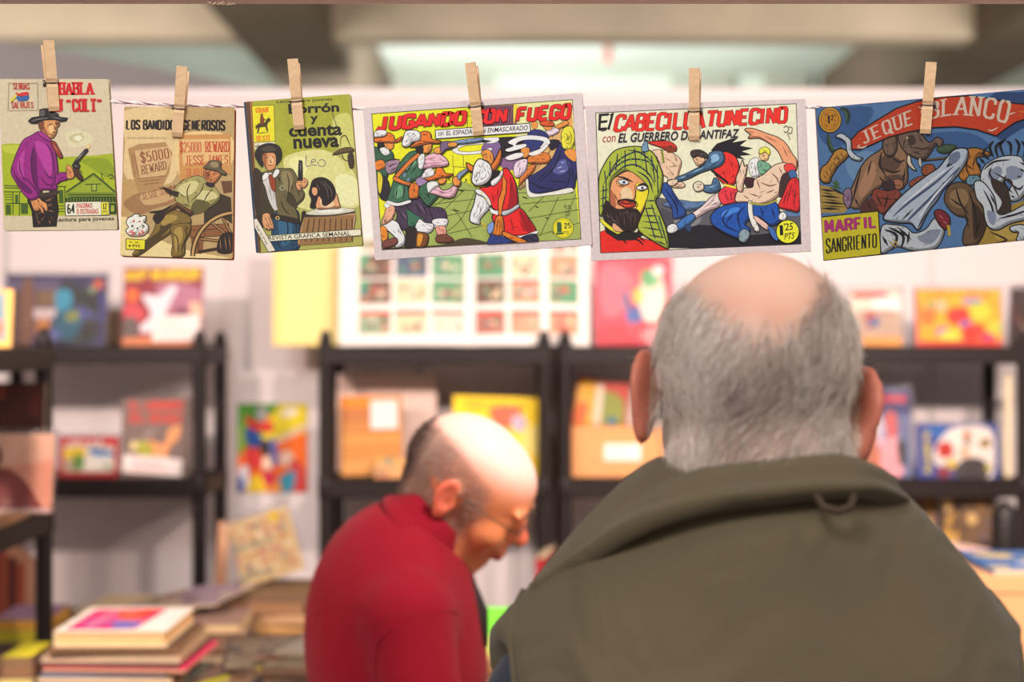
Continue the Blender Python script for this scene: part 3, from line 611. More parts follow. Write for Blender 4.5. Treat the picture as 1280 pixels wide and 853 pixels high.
# bather and tub
a.P((190, 150, 112), '336,644 596,622 602,660 580,760 300,790 320,700', ol=2, sm=False); a.Q((140, 104, 64), '334,650 596,640 578,780 304,800'); a.L((82, 58, 36), 5, *['%d,660 %d,780' % (x, x - 10 + (x - 450) // 12) for x in range(360, 590, 28)], taper=False); a.L((60, 50, 44), 9, '334,648 470,642 596,626', taper=False)
a.P((200, 196, 176), '344,636 400,610 470,600 560,606 596,620 470,640', ol=1); a.P((232, 224, 206), '400,614 470,606 540,612 520,626 430,630')
a.P((208, 150, 108), '396,560 420,540 470,540 500,528 514,570 520,604 470,608 410,612 396,590', ol=2); a.P((236, 186, 144), '420,560 480,560 486,596 430,600')
a.P((34, 26, 26), '366,500 378,462 410,446 446,450 480,476 498,520 490,560 450,592 430,586 426,560 410,540 404,556 396,580 390,606 366,600 372,560 360,530', ol=1); a.P((208, 150, 108), '378,500 400,502 402,530 388,540 376,524'); a.L((92, 78, 74), 4, '410,462 450,500 462,560', '430,460 474,510 478,550', '396,470 420,520')
a.Q((222, 212, 186), '136,750 628,716 630,746 140,778', ol=2); a.T('REVISTA GRAFICA SEMANAL', (40, 34, 30), '148,750 574,724 576,748 150,772', bold=.012)
a.Q((214, 206, 188), '74,664 88,660 184,826 150,832 78,706', ol=2); a.T('PVP 25 PTAS', (60, 54, 48), '90,694 146,790 138,800 84,706', bold=.01)
a.build(t, M_ink)
# --- 4: musketeers, wide
W4 = (230, 214, 214); SK = (226, 140, 62); INK = (26, 20, 24)
t, a = hung('comic_book', 'wide white-bordered comic with plumed musketeers firing pistols under a red title', (450, 110, 4.267),
            '15,106 1185,26 1238,838 80,920', W4, .0012, 1, rr=.0015, frame='61,137 1134,61 1180,808 117,866')
a.Q(INK, '61,137 1134,61 1180,808 117,866'); a.Q((238, 224, 30), '65,141 1131,65 1176,805 121,862')
a.Q((232, 222, 150), '826,88 1131,65 1145,250 832,260'); a.Q((118, 72, 92), '640,100 828,88 838,200 640,240')
a.L((62, 30, 48), 3, *['%d,%d %d,%d' % (x, 102 - (x - 640) * .07, x - 6, 196) for x in range(662, 826, 14)], taper=False)
a.P((226, 196, 60), '820,90 850,110 832,160 820,190'); a.P((224, 152, 84), '1090,80 1128,76 1140,300 1120,330 1080,280 1096,180', sm=False)
# wall joints
a.L((120, 110, 20), 3, '566,150 600,150', '575,170 570,230', '495,360 495,420 640,430', '550,360 552,420', '500,420 498,480', '590,430 588,500', '460,330 640,350', taper=False, sm=False)
# paving
a.P((150, 166, 84), '440,510 560,500 640,540 860,520 1150,540 1176,805 121,862 110,700 200,600', sm=False)
a.L((76, 92, 34), 3.5, '480,540 620,550', '400,620 640,590', '380,700 620,650', '460,780 680,730', '500,560 380,640', '560,540 440,660', '620,540 540,700 430,790', '860,620 1160,590', '880,700 1165,650', '940,790 1170,720', '980,580 900,660', '1060,580 960,790', '1150,570 1100,690', '840,560 1140,560', '500,640 600,800', '620,600 700,660', taper=False)
a.P((70, 60, 40), '200,850 440,836 560,800 700,830 700,838 121,862'); a.L((40, 50, 24), 7, '520,545 560,552', '930,630 955,640', '860,580 900,592', '985,690 1010,700', '480,650 540,660', '1020,770 1050,780')
a.L((60, 70, 20), 4, '470,500 476,480 480,500', '560,510 566,486 574,508', '590,516 600,490 604,514', '840,550 850,520 860,548')
# dark cloud behind muzzle
a.P((34, 26, 34), '650,280 760,262 860,258 940,240 1010,250 990,300 900,380 800,420 740,380 700,330'); a.P((128, 90, 130), '740,380 850,370 870,420 800,440 750,420')
a.P((120, 92, 140), '660,300 730,280 750,340 700,400 650,360', ol=1)
# lady in blue and riders at the right
a.P((206, 166, 104), '1000,250 1060,210 1120,250 1080,320 1040,400 960,470 890,520 850,540 870,480 930,400 960,330', ol=2); a.L((90, 60, 34), 4, '1050,260 1000,360 940,440', '1080,300 1030,380', '980,360 900,480')
a.P((40, 40, 92), '1060,300 1080,300 1110,340 1150,390 1162,440 1150,500 1140,540 1080,545 1000,560 910,568 890,530 884,486 930,460 990,420 1030,370', ol=2)
a.P((78, 82, 140), '1040,410 1090,380 1120,420 1080,460 1030,450'); a.L((180, 184, 214), 4, '1050,430 1080,420', '1060,450 1100,440', '1070,400 1090,396'); a.L((20, 18, 50), 6, '1070,330 1040,420 960,500', '1100,380 1120,460 1100,530', '900,500 960,530 1040,540', '1000,440 940,500', '1130,420 1140,500', '1010,500 1100,500')
a.P((226, 216, 206), '884,490 896,490 900,540 916,560 960,566 1040,552 1120,534 1136,552 1080,566 1000,574 940,582 906,582 890,556', ol=1)
a.P((222, 210, 60), '1076,240 1096,210 1130,210 1146,260 1140,310 1120,330 1086,322 1076,290', ol=2); a.L((120, 110, 20), 4, '1090,240 1110,260 1090,290', '1116,226 1130,270 1112,310', '1096,300 1120,290')
a.P(SK, '1090,340 1146,330 1150,390 1120,380', ol=1); a.P(SK, '1040,210 1070,190 1100,176 1110,196 1070,216 1044,236', ol=2)
a.P((228, 200, 210), '980,240 1020,220 1050,216 1060,236 1020,256 990,262', ol=2); a.P(SK, '975,190 1016,196 1020,220 992,224', ol=1.5); a.P((200, 80, 34), '960,186 1000,176 1030,186 1032,204 980,204', ol=2); a.P(SK, '916,190 940,180 946,206 926,220', ol=1.5)
a.P((44, 50, 108), '910,230 960,226 1000,250 1000,290 960,330 900,350 870,300 890,260', ol=2); a.P((30, 24, 40), '1010,280 1060,280 1060,300 1030,330 1010,320', ol=1)
a.P(SK, '862,320 896,316 906,350 888,372 862,366', ol=2); a.P((206, 116, 50), '900,370 960,350 1000,350 1016,380 1000,400 950,404 900,400', ol=2); a.P((206, 116, 50), '880,430 930,410 930,440 900,470 870,500 850,520 856,480', ol=2); a.P((40, 50, 110), '880,276 930,262 920,310 884,316', ol=1)
a.P((224, 196, 210), '830,400 880,380 894,400 880,450 840,480 820,450', ol=2)
# smoke
a.P((238, 228, 236), '492,330 540,300 620,290 700,296 740,280 730,264 670,268 640,268 640,274 700,284 640,300 560,308 520,330 560,342 640,336 700,320 690,340 620,352 530,354', ol=1.5)
a.P((238, 228, 236), '790,290 860,258 940,256 1000,270 1010,300 960,320 980,286 900,276 850,286 830,306 880,300 880,316 800,340 776,330 820,310', ol=1.5); a.P((238, 228, 236), '776,372 830,350 870,350 860,370 800,386', ol=1.5); a.P((238, 228, 236), '900,350 960,326 990,300 1002,310 960,350 920,362', ol=1)
# banner
a.Q((236, 226, 224), '404,228 904,192 907,234 407,270', ol=3)
a.T('con', INK, '416,238 446,236 446,254 416,257', bold=.01); a.T('EL ESPADACHIN ENMASCARADO', INK, '460,230 894,200 896,226 462,255', bold=.012, shear=.012)
a.T('JUGANDO', (222, 30, 30), '84,150 566,122 568,198 86,232', 'st', tv=2.9, th=2.6, ol=.4, oc=(80, 12, 20), shear=.03, adv=9.4)
a.T('CON', (222, 30, 30), '596,118 784,106 786,186 598,198', 'st', tv=2.9, th=2.6, ol=.4, oc=(60, 12, 20), shear=.07, adv=9.4)
a.T('FUEGO', (222, 30, 30), '830,104 1124,84 1126,168 832,184', 'st', tv=2.9, th=2.6, ol=.4, oc=(80, 12, 20), shear=.05, adv=9.4)
# musketeer at the far left
a.P((52, 88, 66), '76,330 100,320 170,340 180,400 150,470 130,540 96,560 84,470', ol=2); a.P((30, 26, 30), '96,290 140,284 150,320 120,330 96,330'); a.P(SK, '134,286 176,290 180,316 166,330 138,324', ol=2); a.P((236, 226, 230), '106,326 140,320 160,350 130,360', ol=2)
a.P((214, 110, 34), '78,268 96,246 150,240 180,256 186,278 224,262 216,284 180,294 120,290 84,290', ol=2.5); a.P((238, 228, 232), '78,240 96,228 130,228 144,240 130,258 96,262 80,262', ol=2)
a.P((214, 120, 40), '82,396 120,386 136,420 100,440 84,430', ol=2); a.P((150, 120, 140), '140,400 190,380 214,400 200,440 160,460 140,440', ol=2); a.L(INK, 5, '150,420 200,400', '160,446 204,420', '120,390 220,380'); a.P((40, 34, 40), '92,470 130,470 160,520 150,600 110,590 96,540', ol=1); a.P((206, 190, 40), '96,450 120,480 110,560 98,540')
# lead musketeer
a.P((66, 50, 74), '190,610 270,590 330,590 376,640 390,700 380,730 340,720 300,700 280,740 240,760 190,730 200,680', ol=3); a.L(INK, 6, '240,620 280,680 270,730', '330,610 360,690', '200,650 240,700', '290,610 330,680'); a.L((120, 100, 130), 5, '310,612 350,670', '220,660 250,700')
a.P((52, 104, 78), '250,650 300,680 340,700 330,730 262,740 256,690', ol=2)
a.P((66, 50, 74), '376,640 440,644 462,680 456,706 400,706 384,680', ol=2.5); a.P((236, 228, 232), '390,704 464,700 460,738 430,746 396,744', ol=2.5); a.P((222, 150, 130), '406,744 452,740 460,790 420,796', ol=2); a.P((110, 60, 48), '410,790 460,784 500,812 470,826 412,824', ol=2)
a.P((236, 228, 232), '316,702 346,720 392,730 380,768 330,776 296,752', ol=3); a.P((120, 72, 30), '300,770 350,778 366,800 350,846 300,848 300,800', ol=3); a.P((206, 140, 40), '310,782 336,790 320,840 306,836')
a.P((40, 30, 30), '250,750 300,750 300,800 290,850 240,852 244,790', ol=1); a.P((236, 228, 232), '118,730 160,706 200,720 220,760 240,800 230,840 190,850 200,810 150,760', ol=3); a.P((214, 130, 40), '112,740 140,750 150,800 130,820 114,800', ol=2); a.P((120, 66, 60), '130,820 190,800 200,830 160,850 124,850', ol=2); a.P((220, 160, 130), '150,626 186,640 180,690 150,720 120,728 130,680', ol=2); a.P((236, 226, 230), '130,620 156,614 160,632 140,640', ol=1)
a.P((56, 100, 74), '206,420 240,370 280,340 330,350 344,400 330,470 300,490 262,510 262,560 280,590 260,606 200,620 150,610 160,560 180,500', ol=3)
a.P((98, 146, 110), '240,400 280,370 300,400 250,440'); a.P((98, 146, 110), '190,540 220,520 230,570 190,590'); a.L(INK, 6, '300,360 270,420 230,470', '200,520 190,600', '240,520 230,600', '310,410 270,460'); a.E((100, 122, 140), 216, 440, 9, 14, ol=2, rot=20); a.E((100, 122, 140), 238, 466, 9, 14, ol=2, rot=20); a.E((100, 122, 140), 258, 490, 9, 12, ol=2, rot=20)
a.P((234, 226, 232), '150,602 200,616 262,600 268,612 200,630 144,616', ol=1)
a.L((60, 30, 20), 22, '190,480 260,400 320,352', taper=False); a.L((206, 112, 44), 14, '192,478 262,400 318,354', taper=False); a.P((206, 112, 44), '186,474 240,500 296,514 300,530 230,514 184,494', ol=2.5); a.P((206, 112, 44), '270,516 310,520 312,580 290,590 264,582', ol=3); a.L((90, 44, 20), 3, '282,536 300,560', '278,560 300,540')
a.P((230, 172, 186), '326,392 360,362 400,350 440,364 470,396 462,416 400,424 340,430 316,424', ol=3); a.L((140, 80, 100), 4, '350,384 410,370', '350,404 440,400', '370,414 430,410', '420,372 446,392'); a.P((236, 228, 232), '312,372 340,352 346,384 334,430 314,426', ol=2)
a.P(SK, '328,300 370,290 384,310 376,340 350,350 330,338', ol=2.5); a.P(INK, '300,300 330,300 340,340 310,350 296,330'); a.P((228, 150, 70), '396,330 420,318 440,328 436,350 404,350', ol=2.5)
a.P((214, 110, 34), '270,312 300,290 318,246 350,234 376,246 384,276 430,286 420,296 376,296 330,306 284,316', ol=3); a.L((110, 44, 20), 5, '320,284 360,290 400,290', '330,250 360,250', '300,300 340,296')
a.P((240, 230, 234), '226,300 236,260 250,232 300,230 322,250 316,280 280,290 262,310 240,314', ol=3); a.L((110, 96, 110), 3, '250,250 270,262', '262,280 290,270', '240,290 256,280', '280,244 300,256', '290,276 310,262')
a.P((110, 90, 120), '440,290 500,290 512,306 490,322 460,330 440,350 430,320', ol=2.5); a.P((120, 140, 180), '500,286 640,268 642,286 520,300', ol=2); a.P((206, 140, 60), '470,298 512,292 516,312 480,316', ol=2)
# second musketeer
a.P((56, 100, 74), '330,520 370,500 400,540 420,570 400,600 366,630 330,590 316,560', ol=3); a.L(INK, 5, '360,530 370,600', '340,560 380,590'); a.P((234, 172, 186), '376,530 410,520 440,548 480,540 510,516 520,536 500,580 460,586 410,572 376,560', ol=3); a.L((140, 80, 100), 4, '400,544 460,562', '420,560 480,560')
a.P((236, 228, 232), '360,510 400,500 420,520 390,540 366,560', ol=2); a.P(SK, '426,480 452,470 460,496 440,514 420,506', ol=2); a.P((150, 120, 160), '300,490 350,470 370,490 330,520 310,520', ol=1); a.P((214, 110, 34), '350,476 400,462 410,430 440,432 456,458 494,462 470,474 410,486 380,496 352,490', ol=3); a.P((238, 228, 232), '330,480 350,440 380,430 396,450 390,470 350,480', ol=2)
a.P(SK, '496,486 520,474 536,500 530,522 504,520', ol=3); a.P((120, 140, 170), '524,460 570,434 580,440 540,476 536,490 524,486', ol=2.5)
# man in red at the centre, from behind
a.P((240, 230, 234), '626,560 660,550 690,600 690,640 640,700 640,724 620,726 590,710 592,670 610,620', ol=4); a.L((110, 96, 110), 4, '640,600 620,660', '660,620 630,690', '612,660 606,700')
a.P((222, 32, 34), '640,540 700,524 760,440 790,440 824,500 836,560 838,620 800,650 750,660 710,640 690,590', ol=4); a.P((150, 14, 26), '800,470 830,560 830,620 790,640 800,560'); a.L((100, 6, 16), 5, '700,560 720,620', '740,520 730,600', '812,500 800,570')
a.P((240, 230, 234), '616,548 640,544 680,580 700,620 690,626 664,584 630,566', ol=2); a.L((222, 206, 60), 6, '640,556 656,568', '664,580 676,596', '684,606 692,622')
a.P((222, 32, 34), '710,680 780,664 850,644 900,700 936,768 870,790 780,790 716,780 720,730', ol=4); a.P((150, 14, 26), '850,650 900,700 930,764 890,770 862,710'); a.L((100, 6, 16), 5, '800,690 820,760', '850,700 880,770'); a.P((240, 230, 234), '712,776 780,790 870,788 940,764 944,776 870,800 780,804 712,790', ol=1.5)
a.P((236, 230, 226), '690,640 720,656 790,656 840,624 850,640 800,670 740,680 700,668', ol=1, sm=False); a.P((176, 184, 190), '760,660 800,650 840,624 848,638 790,676 762,680', ol=2)
a.P((40, 54, 120), '690,800 716,782 780,800 830,800 800,836 690,840', ol=2); a.P((34, 30, 60), '860,800 930,780 948,818 870,828', ol=2)
a.P((210, 116, 34), '762,470 780,500 776,560 760,620 750,690 740,690 740,600 760,540', ol=3, sm=False); a.P((210, 116, 34), '730,690 760,690 764,780 712,780 720,730', ol=3); a.L((110, 50, 14), 4, '736,700 728,776', '748,700 744,778', '756,700 758,776'); a.P((210, 116, 34), '764,770 800,780 890,822 850,830 770,790', ol=3); a.L((206, 180, 50), 5, '640,716 680,740 700,770', '650,730 680,760'); a.P((120, 150, 206), '680,740 710,716 712,760 690,780', ol=2)
a.P(INK, '690,470 730,440 750,450 740,480 700,520 660,520'); a.P((236, 228, 232), '700,500 740,470 756,440 762,460 740,500 710,524', ol=2); a.P((224, 140, 60), '650,340 690,334 712,370 706,410 680,410 660,380', ol=2.5); a.L((80, 40, 20), 4, '660,352 680,360', '690,350 700,380', '668,380 690,400')
a.P((206, 110, 40), '570,404 600,420 620,430 690,420 720,390 740,350 748,330 754,360 740,410 700,450 620,450 584,440', ol=4)
a.P((240, 232, 236), '600,480 610,420 634,384 660,390 690,410 704,450 690,490 660,514 620,520 600,500', ol=4); a.L((110, 96, 110), 4, '630,410 650,430', '620,450 646,460', '660,420 670,450', '640,490 670,480', '610,490 630,500', '680,440 690,470')
# signature and price coin
a.L((60, 70, 30), 3, '1090,640 1096,626 1100,650', '1106,630 1118,628 1108,650', '1122,630 1126,650', '1090,660 1124,656', '1096,666 1098,684', '1106,664 1120,670 1108,684', taper=False)
a.E((232, 214, 40), 1083, 748, 54, 54, ol=3); a.E((226, 206, 34), 1083, 748, 47, 47, ol=1.5); a.T('1', (52, 84, 60), '1046,716 1076,714 1078,782 1048,784', 'st', tv=5, slab=2.2); a.T("25", (70, 92, 60), '1086,722 1124,718 1126,748 1088,752', 'st', tv=3); a.T('PTS', (120, 120, 40), '1080,766 1112,763 1114,780 1082,783', bold=.02)
a.build(t, M_ink)

# --- 5: the bearded man in a striped headcloth
t, a = hung('comic_book', 'wide white-bordered comic with a bearded man in a green striped headcloth and wrestling fighters', (725, 120, 4.267),
            '30,54 1203,16 1232,830 60,880', W4, .0012, 1, rr=.0015, dd=.003, frame='82,89 1154,40 1180,792 108,838')
a.Q(INK, '82,89 1154,40 1180,792 108,838'); a.Q((240, 232, 188), '86,93 1151,44 1176,789 112,834')
a.P((86, 86, 92), '380,560 420,540 500,560 620,590 760,600 1175,640 1176,789 470,812 440,700', sm=False); a.P((86, 116, 156), '440,580 520,556 600,566 680,566 640,600 540,610', ol=2); a.P((86, 116, 156), '1060,620 1172,612 1172,640 1080,640', ol=1)
a.P((30, 28, 36), '470,740 600,690 760,700 880,740 1040,730 1172,720 1176,789 480,812'); a.P((120, 120, 124), '500,620 640,640 620,690 520,700'); a.P((70, 70, 78), '430,600 500,640 480,720 440,700')
# back fighter with red hair
a.P((236, 186, 156), '380,300 440,290 500,310 540,350 530,400 520,440 500,470 470,480 470,440 440,420 400,380', ol=2.5); a.P((200, 50, 38), '364,250 420,240 480,246 512,270 510,296 470,290 420,272', ol=2.5); a.P((120, 50, 30), '460,270 510,280 500,300 466,300', ol=1); a.L((90, 50, 44), 3.5, '450,330 490,350', '470,380 530,370', '410,330 440,380', '500,310 520,350', '480,400 500,430'); a.L((120, 130, 40), 10, '436,290 446,360', taper=False); a.P((236, 186, 156), '466,456 500,446 556,470 550,490 500,490 470,478', ol=2.5); a.L((90, 50, 44), 3, '500,462 540,480', '494,476 530,486')
a.P((36, 70, 140), '430,470 470,470 500,520 540,580 566,630 540,650 500,652 490,600 450,530 424,500', ol=3); a.L((14, 24, 60), 7, '450,490 510,580 520,640', '480,500 540,600')
# lunging swordsman: generic figure in blue sleeves and a red tunic
a.P((26, 22, 30), '700,290 730,256 800,232 840,226 810,250 870,240 890,236 850,266 920,280 860,296 912,314 850,320 880,340 830,330 780,310 740,310', ol=1, sm=False)
a.P((236, 200, 196), '740,520 770,540 740,590 690,610 640,640 600,660 596,632 650,590 700,540', ol=3); a.L((130, 90, 100), 3.5, '720,550 650,610', '744,560 690,590'); a.P((60, 110, 176), '520,680 570,640 604,632 610,660 560,700 520,720 490,720', ol=3); a.P((226, 226, 230), '466,700 490,684 512,690 520,716 490,732 470,726', ol=3); a.P((40, 60, 100), '560,690 590,690 590,720 570,720', ol=1)
a.P((220, 54, 66), '740,520 790,480 850,500 840,560 800,580 760,576', ol=3); a.L((110, 20, 34), 5, '770,500 790,570', '800,500 810,560', '830,510 820,560')
a.P((222, 46, 42), '740,320 770,300 820,320 846,370 840,430 820,470 780,476 740,440 716,400 740,350', ol=3.5); a.L((120, 14, 24), 4, '790,330 820,400', '800,440 826,420', '750,400 780,430'); a.L(INK, 10, '700,396 790,466', taper=False); a.L((220, 210, 60), 9, '766,474 832,490', taper=False)
a.P((70, 104, 140), '690,310 720,296 756,300 770,340 750,372 700,390 640,410 580,440 520,456 510,440 560,420 620,390 660,370 680,340', ol=3.5); a.P((130, 170, 200), '700,320 730,310 740,340 700,356'); a.L((20, 32, 60), 5, '680,350 620,400', '740,350 690,380', '600,414 540,440', '700,330 690,360'); a.L((150, 190, 214), 4, '660,380 600,410', '566,430 530,440')
a.P((70, 104, 140), '656,480 700,476 716,440 740,460 744,500 700,518 660,506', ol=3); a.L((150, 190, 214), 4, '680,490 720,480'); a.P((236, 204, 180), '606,474 630,458 656,474 656,500 626,510 610,496', ol=3); a.L((90, 50, 44), 3, '620,470 636,480', '616,482 640,490'); a.P((236, 196, 170), '470,456 510,446 520,462 496,480 474,474', ol=2)
a.P((228, 176, 140), '600,318 640,322 664,340 656,360 630,372 612,350', ol=2.5); a.P((50, 40, 40), '590,310 600,292 640,290 676,310 684,334 660,330 630,322 606,330', ol=2); a.L((90, 50, 44), 3, '616,340 626,342', '618,356 632,360')
# seated blond
a.P((226, 230, 240), '904,350 940,330 960,360 960,420 920,430 904,400', ol=2); a.P((110, 160, 130), '950,350 1000,360 1020,390 990,420 956,410', ol=2); a.P((228, 180, 130), '956,300 990,296 1006,320 996,344 966,340', ol=2); a.P((240, 220, 70), '956,300 962,282 990,274 1012,290 1010,316 990,300 966,310', ol=2); a.P((60, 30, 40), '870,440 930,440 940,480 900,500', ol=1); a.L(INK, 3, '930,360 940,420', '976,320 986,318')
# bent bare-backed fighter
a.P((222, 150, 110), '880,180 920,176 1000,204 1060,226 1100,260 1130,310 1156,350 1150,400 1120,400 1090,366 1060,300 1020,260 960,226 900,226 910,206', ol=3); a.L((110, 60, 44), 4, '980,214 1050,246', '1080,270 1110,330', '900,190 930,196', '900,206 924,208')
a.P((236, 190, 164), '830,560 850,500 920,490 930,450 980,420 1040,370 1100,360 1110,400 1090,470 1060,530 1000,570 940,580 880,570', ol=3); a.P((236, 190, 164), '840,500 834,440 850,400 866,346 876,380 890,370 884,420 870,470 866,510', ol=3)
a.L((110, 64, 60), 5, '960,460 1010,480 1050,470', '990,520 1040,500', '1020,410 1050,440 1060,470', '900,520 960,540', '940,440 960,500', '1060,380 1080,420', '870,530 900,550'); a.L((240, 214, 196), 5, '980,440 1010,430', '930,520 960,510')
a.P((60, 40, 40), '1070,440 1100,410 1160,440 1170,480 1120,520 1070,540 1060,520', ol=1); a.P((226, 60, 60), '1090,370 1130,364 1150,400 1120,410 1096,400', ol=2); a.P((60, 96, 150), '1110,410 1140,396 1156,430 1130,446', ol=1.5)
a.P((206, 40, 46), '1120,450 1166,456 1170,606 1120,610 1060,590 1080,540', ol=3); a.L((90, 10, 20), 5, '1130,470 1100,580', '1150,480 1140,600', '1110,500 1080,580')
a.P((28, 76, 158), '700,640 740,600 820,576 900,570 960,580 1040,570 1066,640 1064,670 1020,690 960,650 900,660 880,690 906,716 880,756 820,752 740,710 706,680', ol=3.5); a.P((60, 120, 200), '760,620 830,594 850,610 790,640 760,650'); a.L((10, 26, 70), 7, '800,600 760,660 800,710', '880,590 840,640 860,720', '960,590 980,650', '1020,590 1040,660', '820,620 780,680', '760,690 850,730')
a.P((226, 220, 210), '896,570 916,570 924,640 956,714 930,716 900,640', ol=2.5); a.P((230, 180, 170), '930,640 990,680 1010,706 990,712 940,670', ol=2); a.P((130, 150, 160), '850,730 880,712 904,740 880,780 850,770', ol=2.5); a.P((226, 226, 230), '1060,640 1080,620 1100,640 1090,662 1066,660', ol=2.5); a.P((60, 100, 170), '1000,700 1030,710 1056,770 1030,760', ol=2); a.L((160, 150, 60), 8, '900,572 980,580 1050,556', taper=False)
# bearded man
a.P((214, 38, 30), '108,728 180,700 260,740 330,760 400,780 474,822 112,836', sm=False, ol=2); a.L((40, 10, 14), 8, '150,720 220,760 250,790', '260,760 310,770 340,800', '300,740 350,780')
a.P((236, 214, 50), '108,664 140,700 200,740 260,750 290,730 240,700 160,690 120,660', ol=2); a.P((30, 24, 28), '130,700 200,740 240,720 300,730 330,700 340,740 280,770 200,770 140,730', ol=1, sm=False)
a.P((158, 172, 54), '104,440 130,370 180,300 250,276 330,276 390,310 420,370 440,430 426,520 400,560 430,640 460,720 470,810 420,790 340,740 310,700 330,640 350,580 330,480 260,400 200,420 160,470 160,560 112,640 104,560', ol=4, sm=True)
ST = (22, 34, 60)
a.L(ST, 7, '140,440 200,350 290,300 360,310', '120,480 180,390 260,340 360,350 400,400', '160,440 230,380 300,370 370,420 400,480', '300,400 360,440 390,520', '250,290 310,300 380,350 420,440', '110,510 150,500', '108,550 150,540', '106,590 140,580', '340,600 400,600', '330,640 420,640', '330,670 440,680', '330,700 450,720', '360,740 460,760', '400,770 468,800', '350,560 410,560')
a.L(ST, 5, '200,310 190,400', '240,290 240,390', '290,280 300,380', '340,290 360,420', '380,320 400,460', '410,370 416,520', '130,400 140,470', '160,350 160,430', '380,580 440,760', '350,600 400,760', '124,480 122,600', '140,470 136,560', '420,640 464,790', taper=False)
a.L((110, 150, 60), 5, '220,300 214,390', '270,286 270,380', '320,290 330,400', '360,300 384,440', '150,380 150,450', '400,600 450,760')
a.P((110, 150, 180), '330,280 350,240 362,280 360,296 336,296', ol=2.5)
a.P((224, 150, 100), '170,460 200,430 260,404 330,450 362,500 350,560 330,620 300,640 250,640 200,640 170,600 160,540', ol=3); a.P((240, 204, 40), '300,470 340,470 362,510 346,570 320,620 296,636 300,590 290,540 306,500', ol=1)
a.P((240, 190, 150), '220,500 262,490 282,540 250,560 220,545'); a.P((170, 96, 64), '166,500 190,560 186,620 168,590 160,540')
a.L(INK, 8, '196,430 240,440 284,462', '306,478 340,470 366,486'); a.P((232, 224, 220), '206,450 240,450 258,468 232,474 210,466', ol=3); a.E((50, 60, 90), 234, 461, 8, 8); a.P((232, 224, 220), '306,486 340,480 358,494 330,502 308,498', ol=3); a.E((50, 60, 90), 332, 491, 7, 7)
a.L(INK, 5, '290,470 296,520 290,552 266,556 250,548', '200,480 240,484', '310,510 350,506', '214,590 196,560', '300,600 310,570', '180,520 200,560')
a.P((196, 60, 34), '206,566 240,560 262,568 296,572 284,592 250,598 222,584', ol=3); a.L(INK, 5, '204,566 250,576 298,574'); a.P((38, 26, 26), '204,556 250,548 296,560 300,574 262,562 232,558 206,566')
a.P((38, 26, 26), '140,560 170,590 200,606 250,604 300,606 320,640 300,700 280,720 230,716 180,700 150,680 120,640 126,600', ol=2); a.L((96, 70, 66), 3, '160,620 180,680', '190,626 210,700', '230,620 240,706', '270,620 270,700', '146,620 150,660', '300,630 286,690', '210,610 224,650', '250,612 258,650'); a.P((214, 160, 120), '176,680 206,700 226,724 180,716', ol=1)
# titles
a.T('El', INK, '98,96 180,90 160,178 98,186', 'font', bold=.01, shear=.05); a.L(INK, 5, '100,180 130,186 160,160', '156,100 172,110 150,170 160,180', taper=False)
a.T('CABECILLA', (218, 44, 34), '186,100 660,78 662,176 176,194', 'st', tv=2.8, th=2.2, ol=.4, oc=(90, 14, 20), shear=.02, adv=8.8)
a.T('TUNECINO', (218, 44, 34), '674,80 1102,56 1104,146 668,170', 'st', tv=2.8, th=2.2, ol=.4, oc=(90, 14, 20), shear=.02, adv=8.8)
a.T('con', (160, 60, 60), '120,218 190,212 190,246 120,250', bold=.012, shear=.06); a.T('EL GUERRERO DEL ANTIFAZ', (28, 26, 48), '208,200 846,176 846,224 206,250', bold=.02, shear=.012)
a.L((60, 60, 50), 3, '1086,170 1100,160 1112,180 1096,196 1086,186', '1110,166 1130,170 1126,200 1108,196', '1106,200 1120,234', taper=False)
a.E((236, 226, 46), 1106, 725, 59, 60, ol=4); a.T('1', INK, '1058,690 1084,688 1086,752 1060,754', 'st', tv=4.2); a.T("'25", INK, '1084,680 1134,676 1134,716 1086,720', 'font', bold=.012, shear=.05); a.T('PTS', INK, '1090,734 1144,728 1140,762 1090,768', bold=.01, shear=.05)
a.build(t, M_ink)

# --- 6: elephant and white horse
t, a = hung('comic_book', 'blue wide comic with an elephant, a white horse and a red banner', (1010, 105, 3.793),
            '36,114 1170,14 1190,724 76,838', (70, 100, 146), .003, 3, dd=-.004, pagecol=(196, 160, 110), rr=.001)
a.gain = .72; a.fat = 1.9
a.Q((86, 128, 178), '40,120 1166,20 1188,720 80,834'); a.P((60, 96, 150), '60,140 300,110 260,220 140,300 60,260'); a.P((110, 150, 190), '180,360 300,320 340,420 220,460'); a.P((60, 96, 150), '560,240 760,230 860,300 700,330 600,300'); a.P((46, 74, 124), '860,60 1010,40 1150,30 1160,120 1000,220 900,260')
a.P((170, 140, 60), '780,640 1000,560 1170,520 1186,720 780,770', sm=False); a.P((192, 162, 80), '900,640 1100,600 1100,700 900,740'); a.P((120, 90, 40), '1024,480 1160,440 1170,540 1040,580')
a.P((178, 148, 74), '54,480 110,490 160,520 200,580 170,612 60,612', sm=False); a.L((36, 28, 24), 9, '56,500 130,510', '60,530 150,540', '58,560 180,570', '60,590 150,594', '100,490 180,530'); a.L((60, 44, 26), 5, '70,515 120,525', '80,548 150,556', '70,578 170,584')
a.L((64, 96, 52), 10, '110,460 150,490', '130,450 140,490', '150,470 120,500', '100,480 160,500')
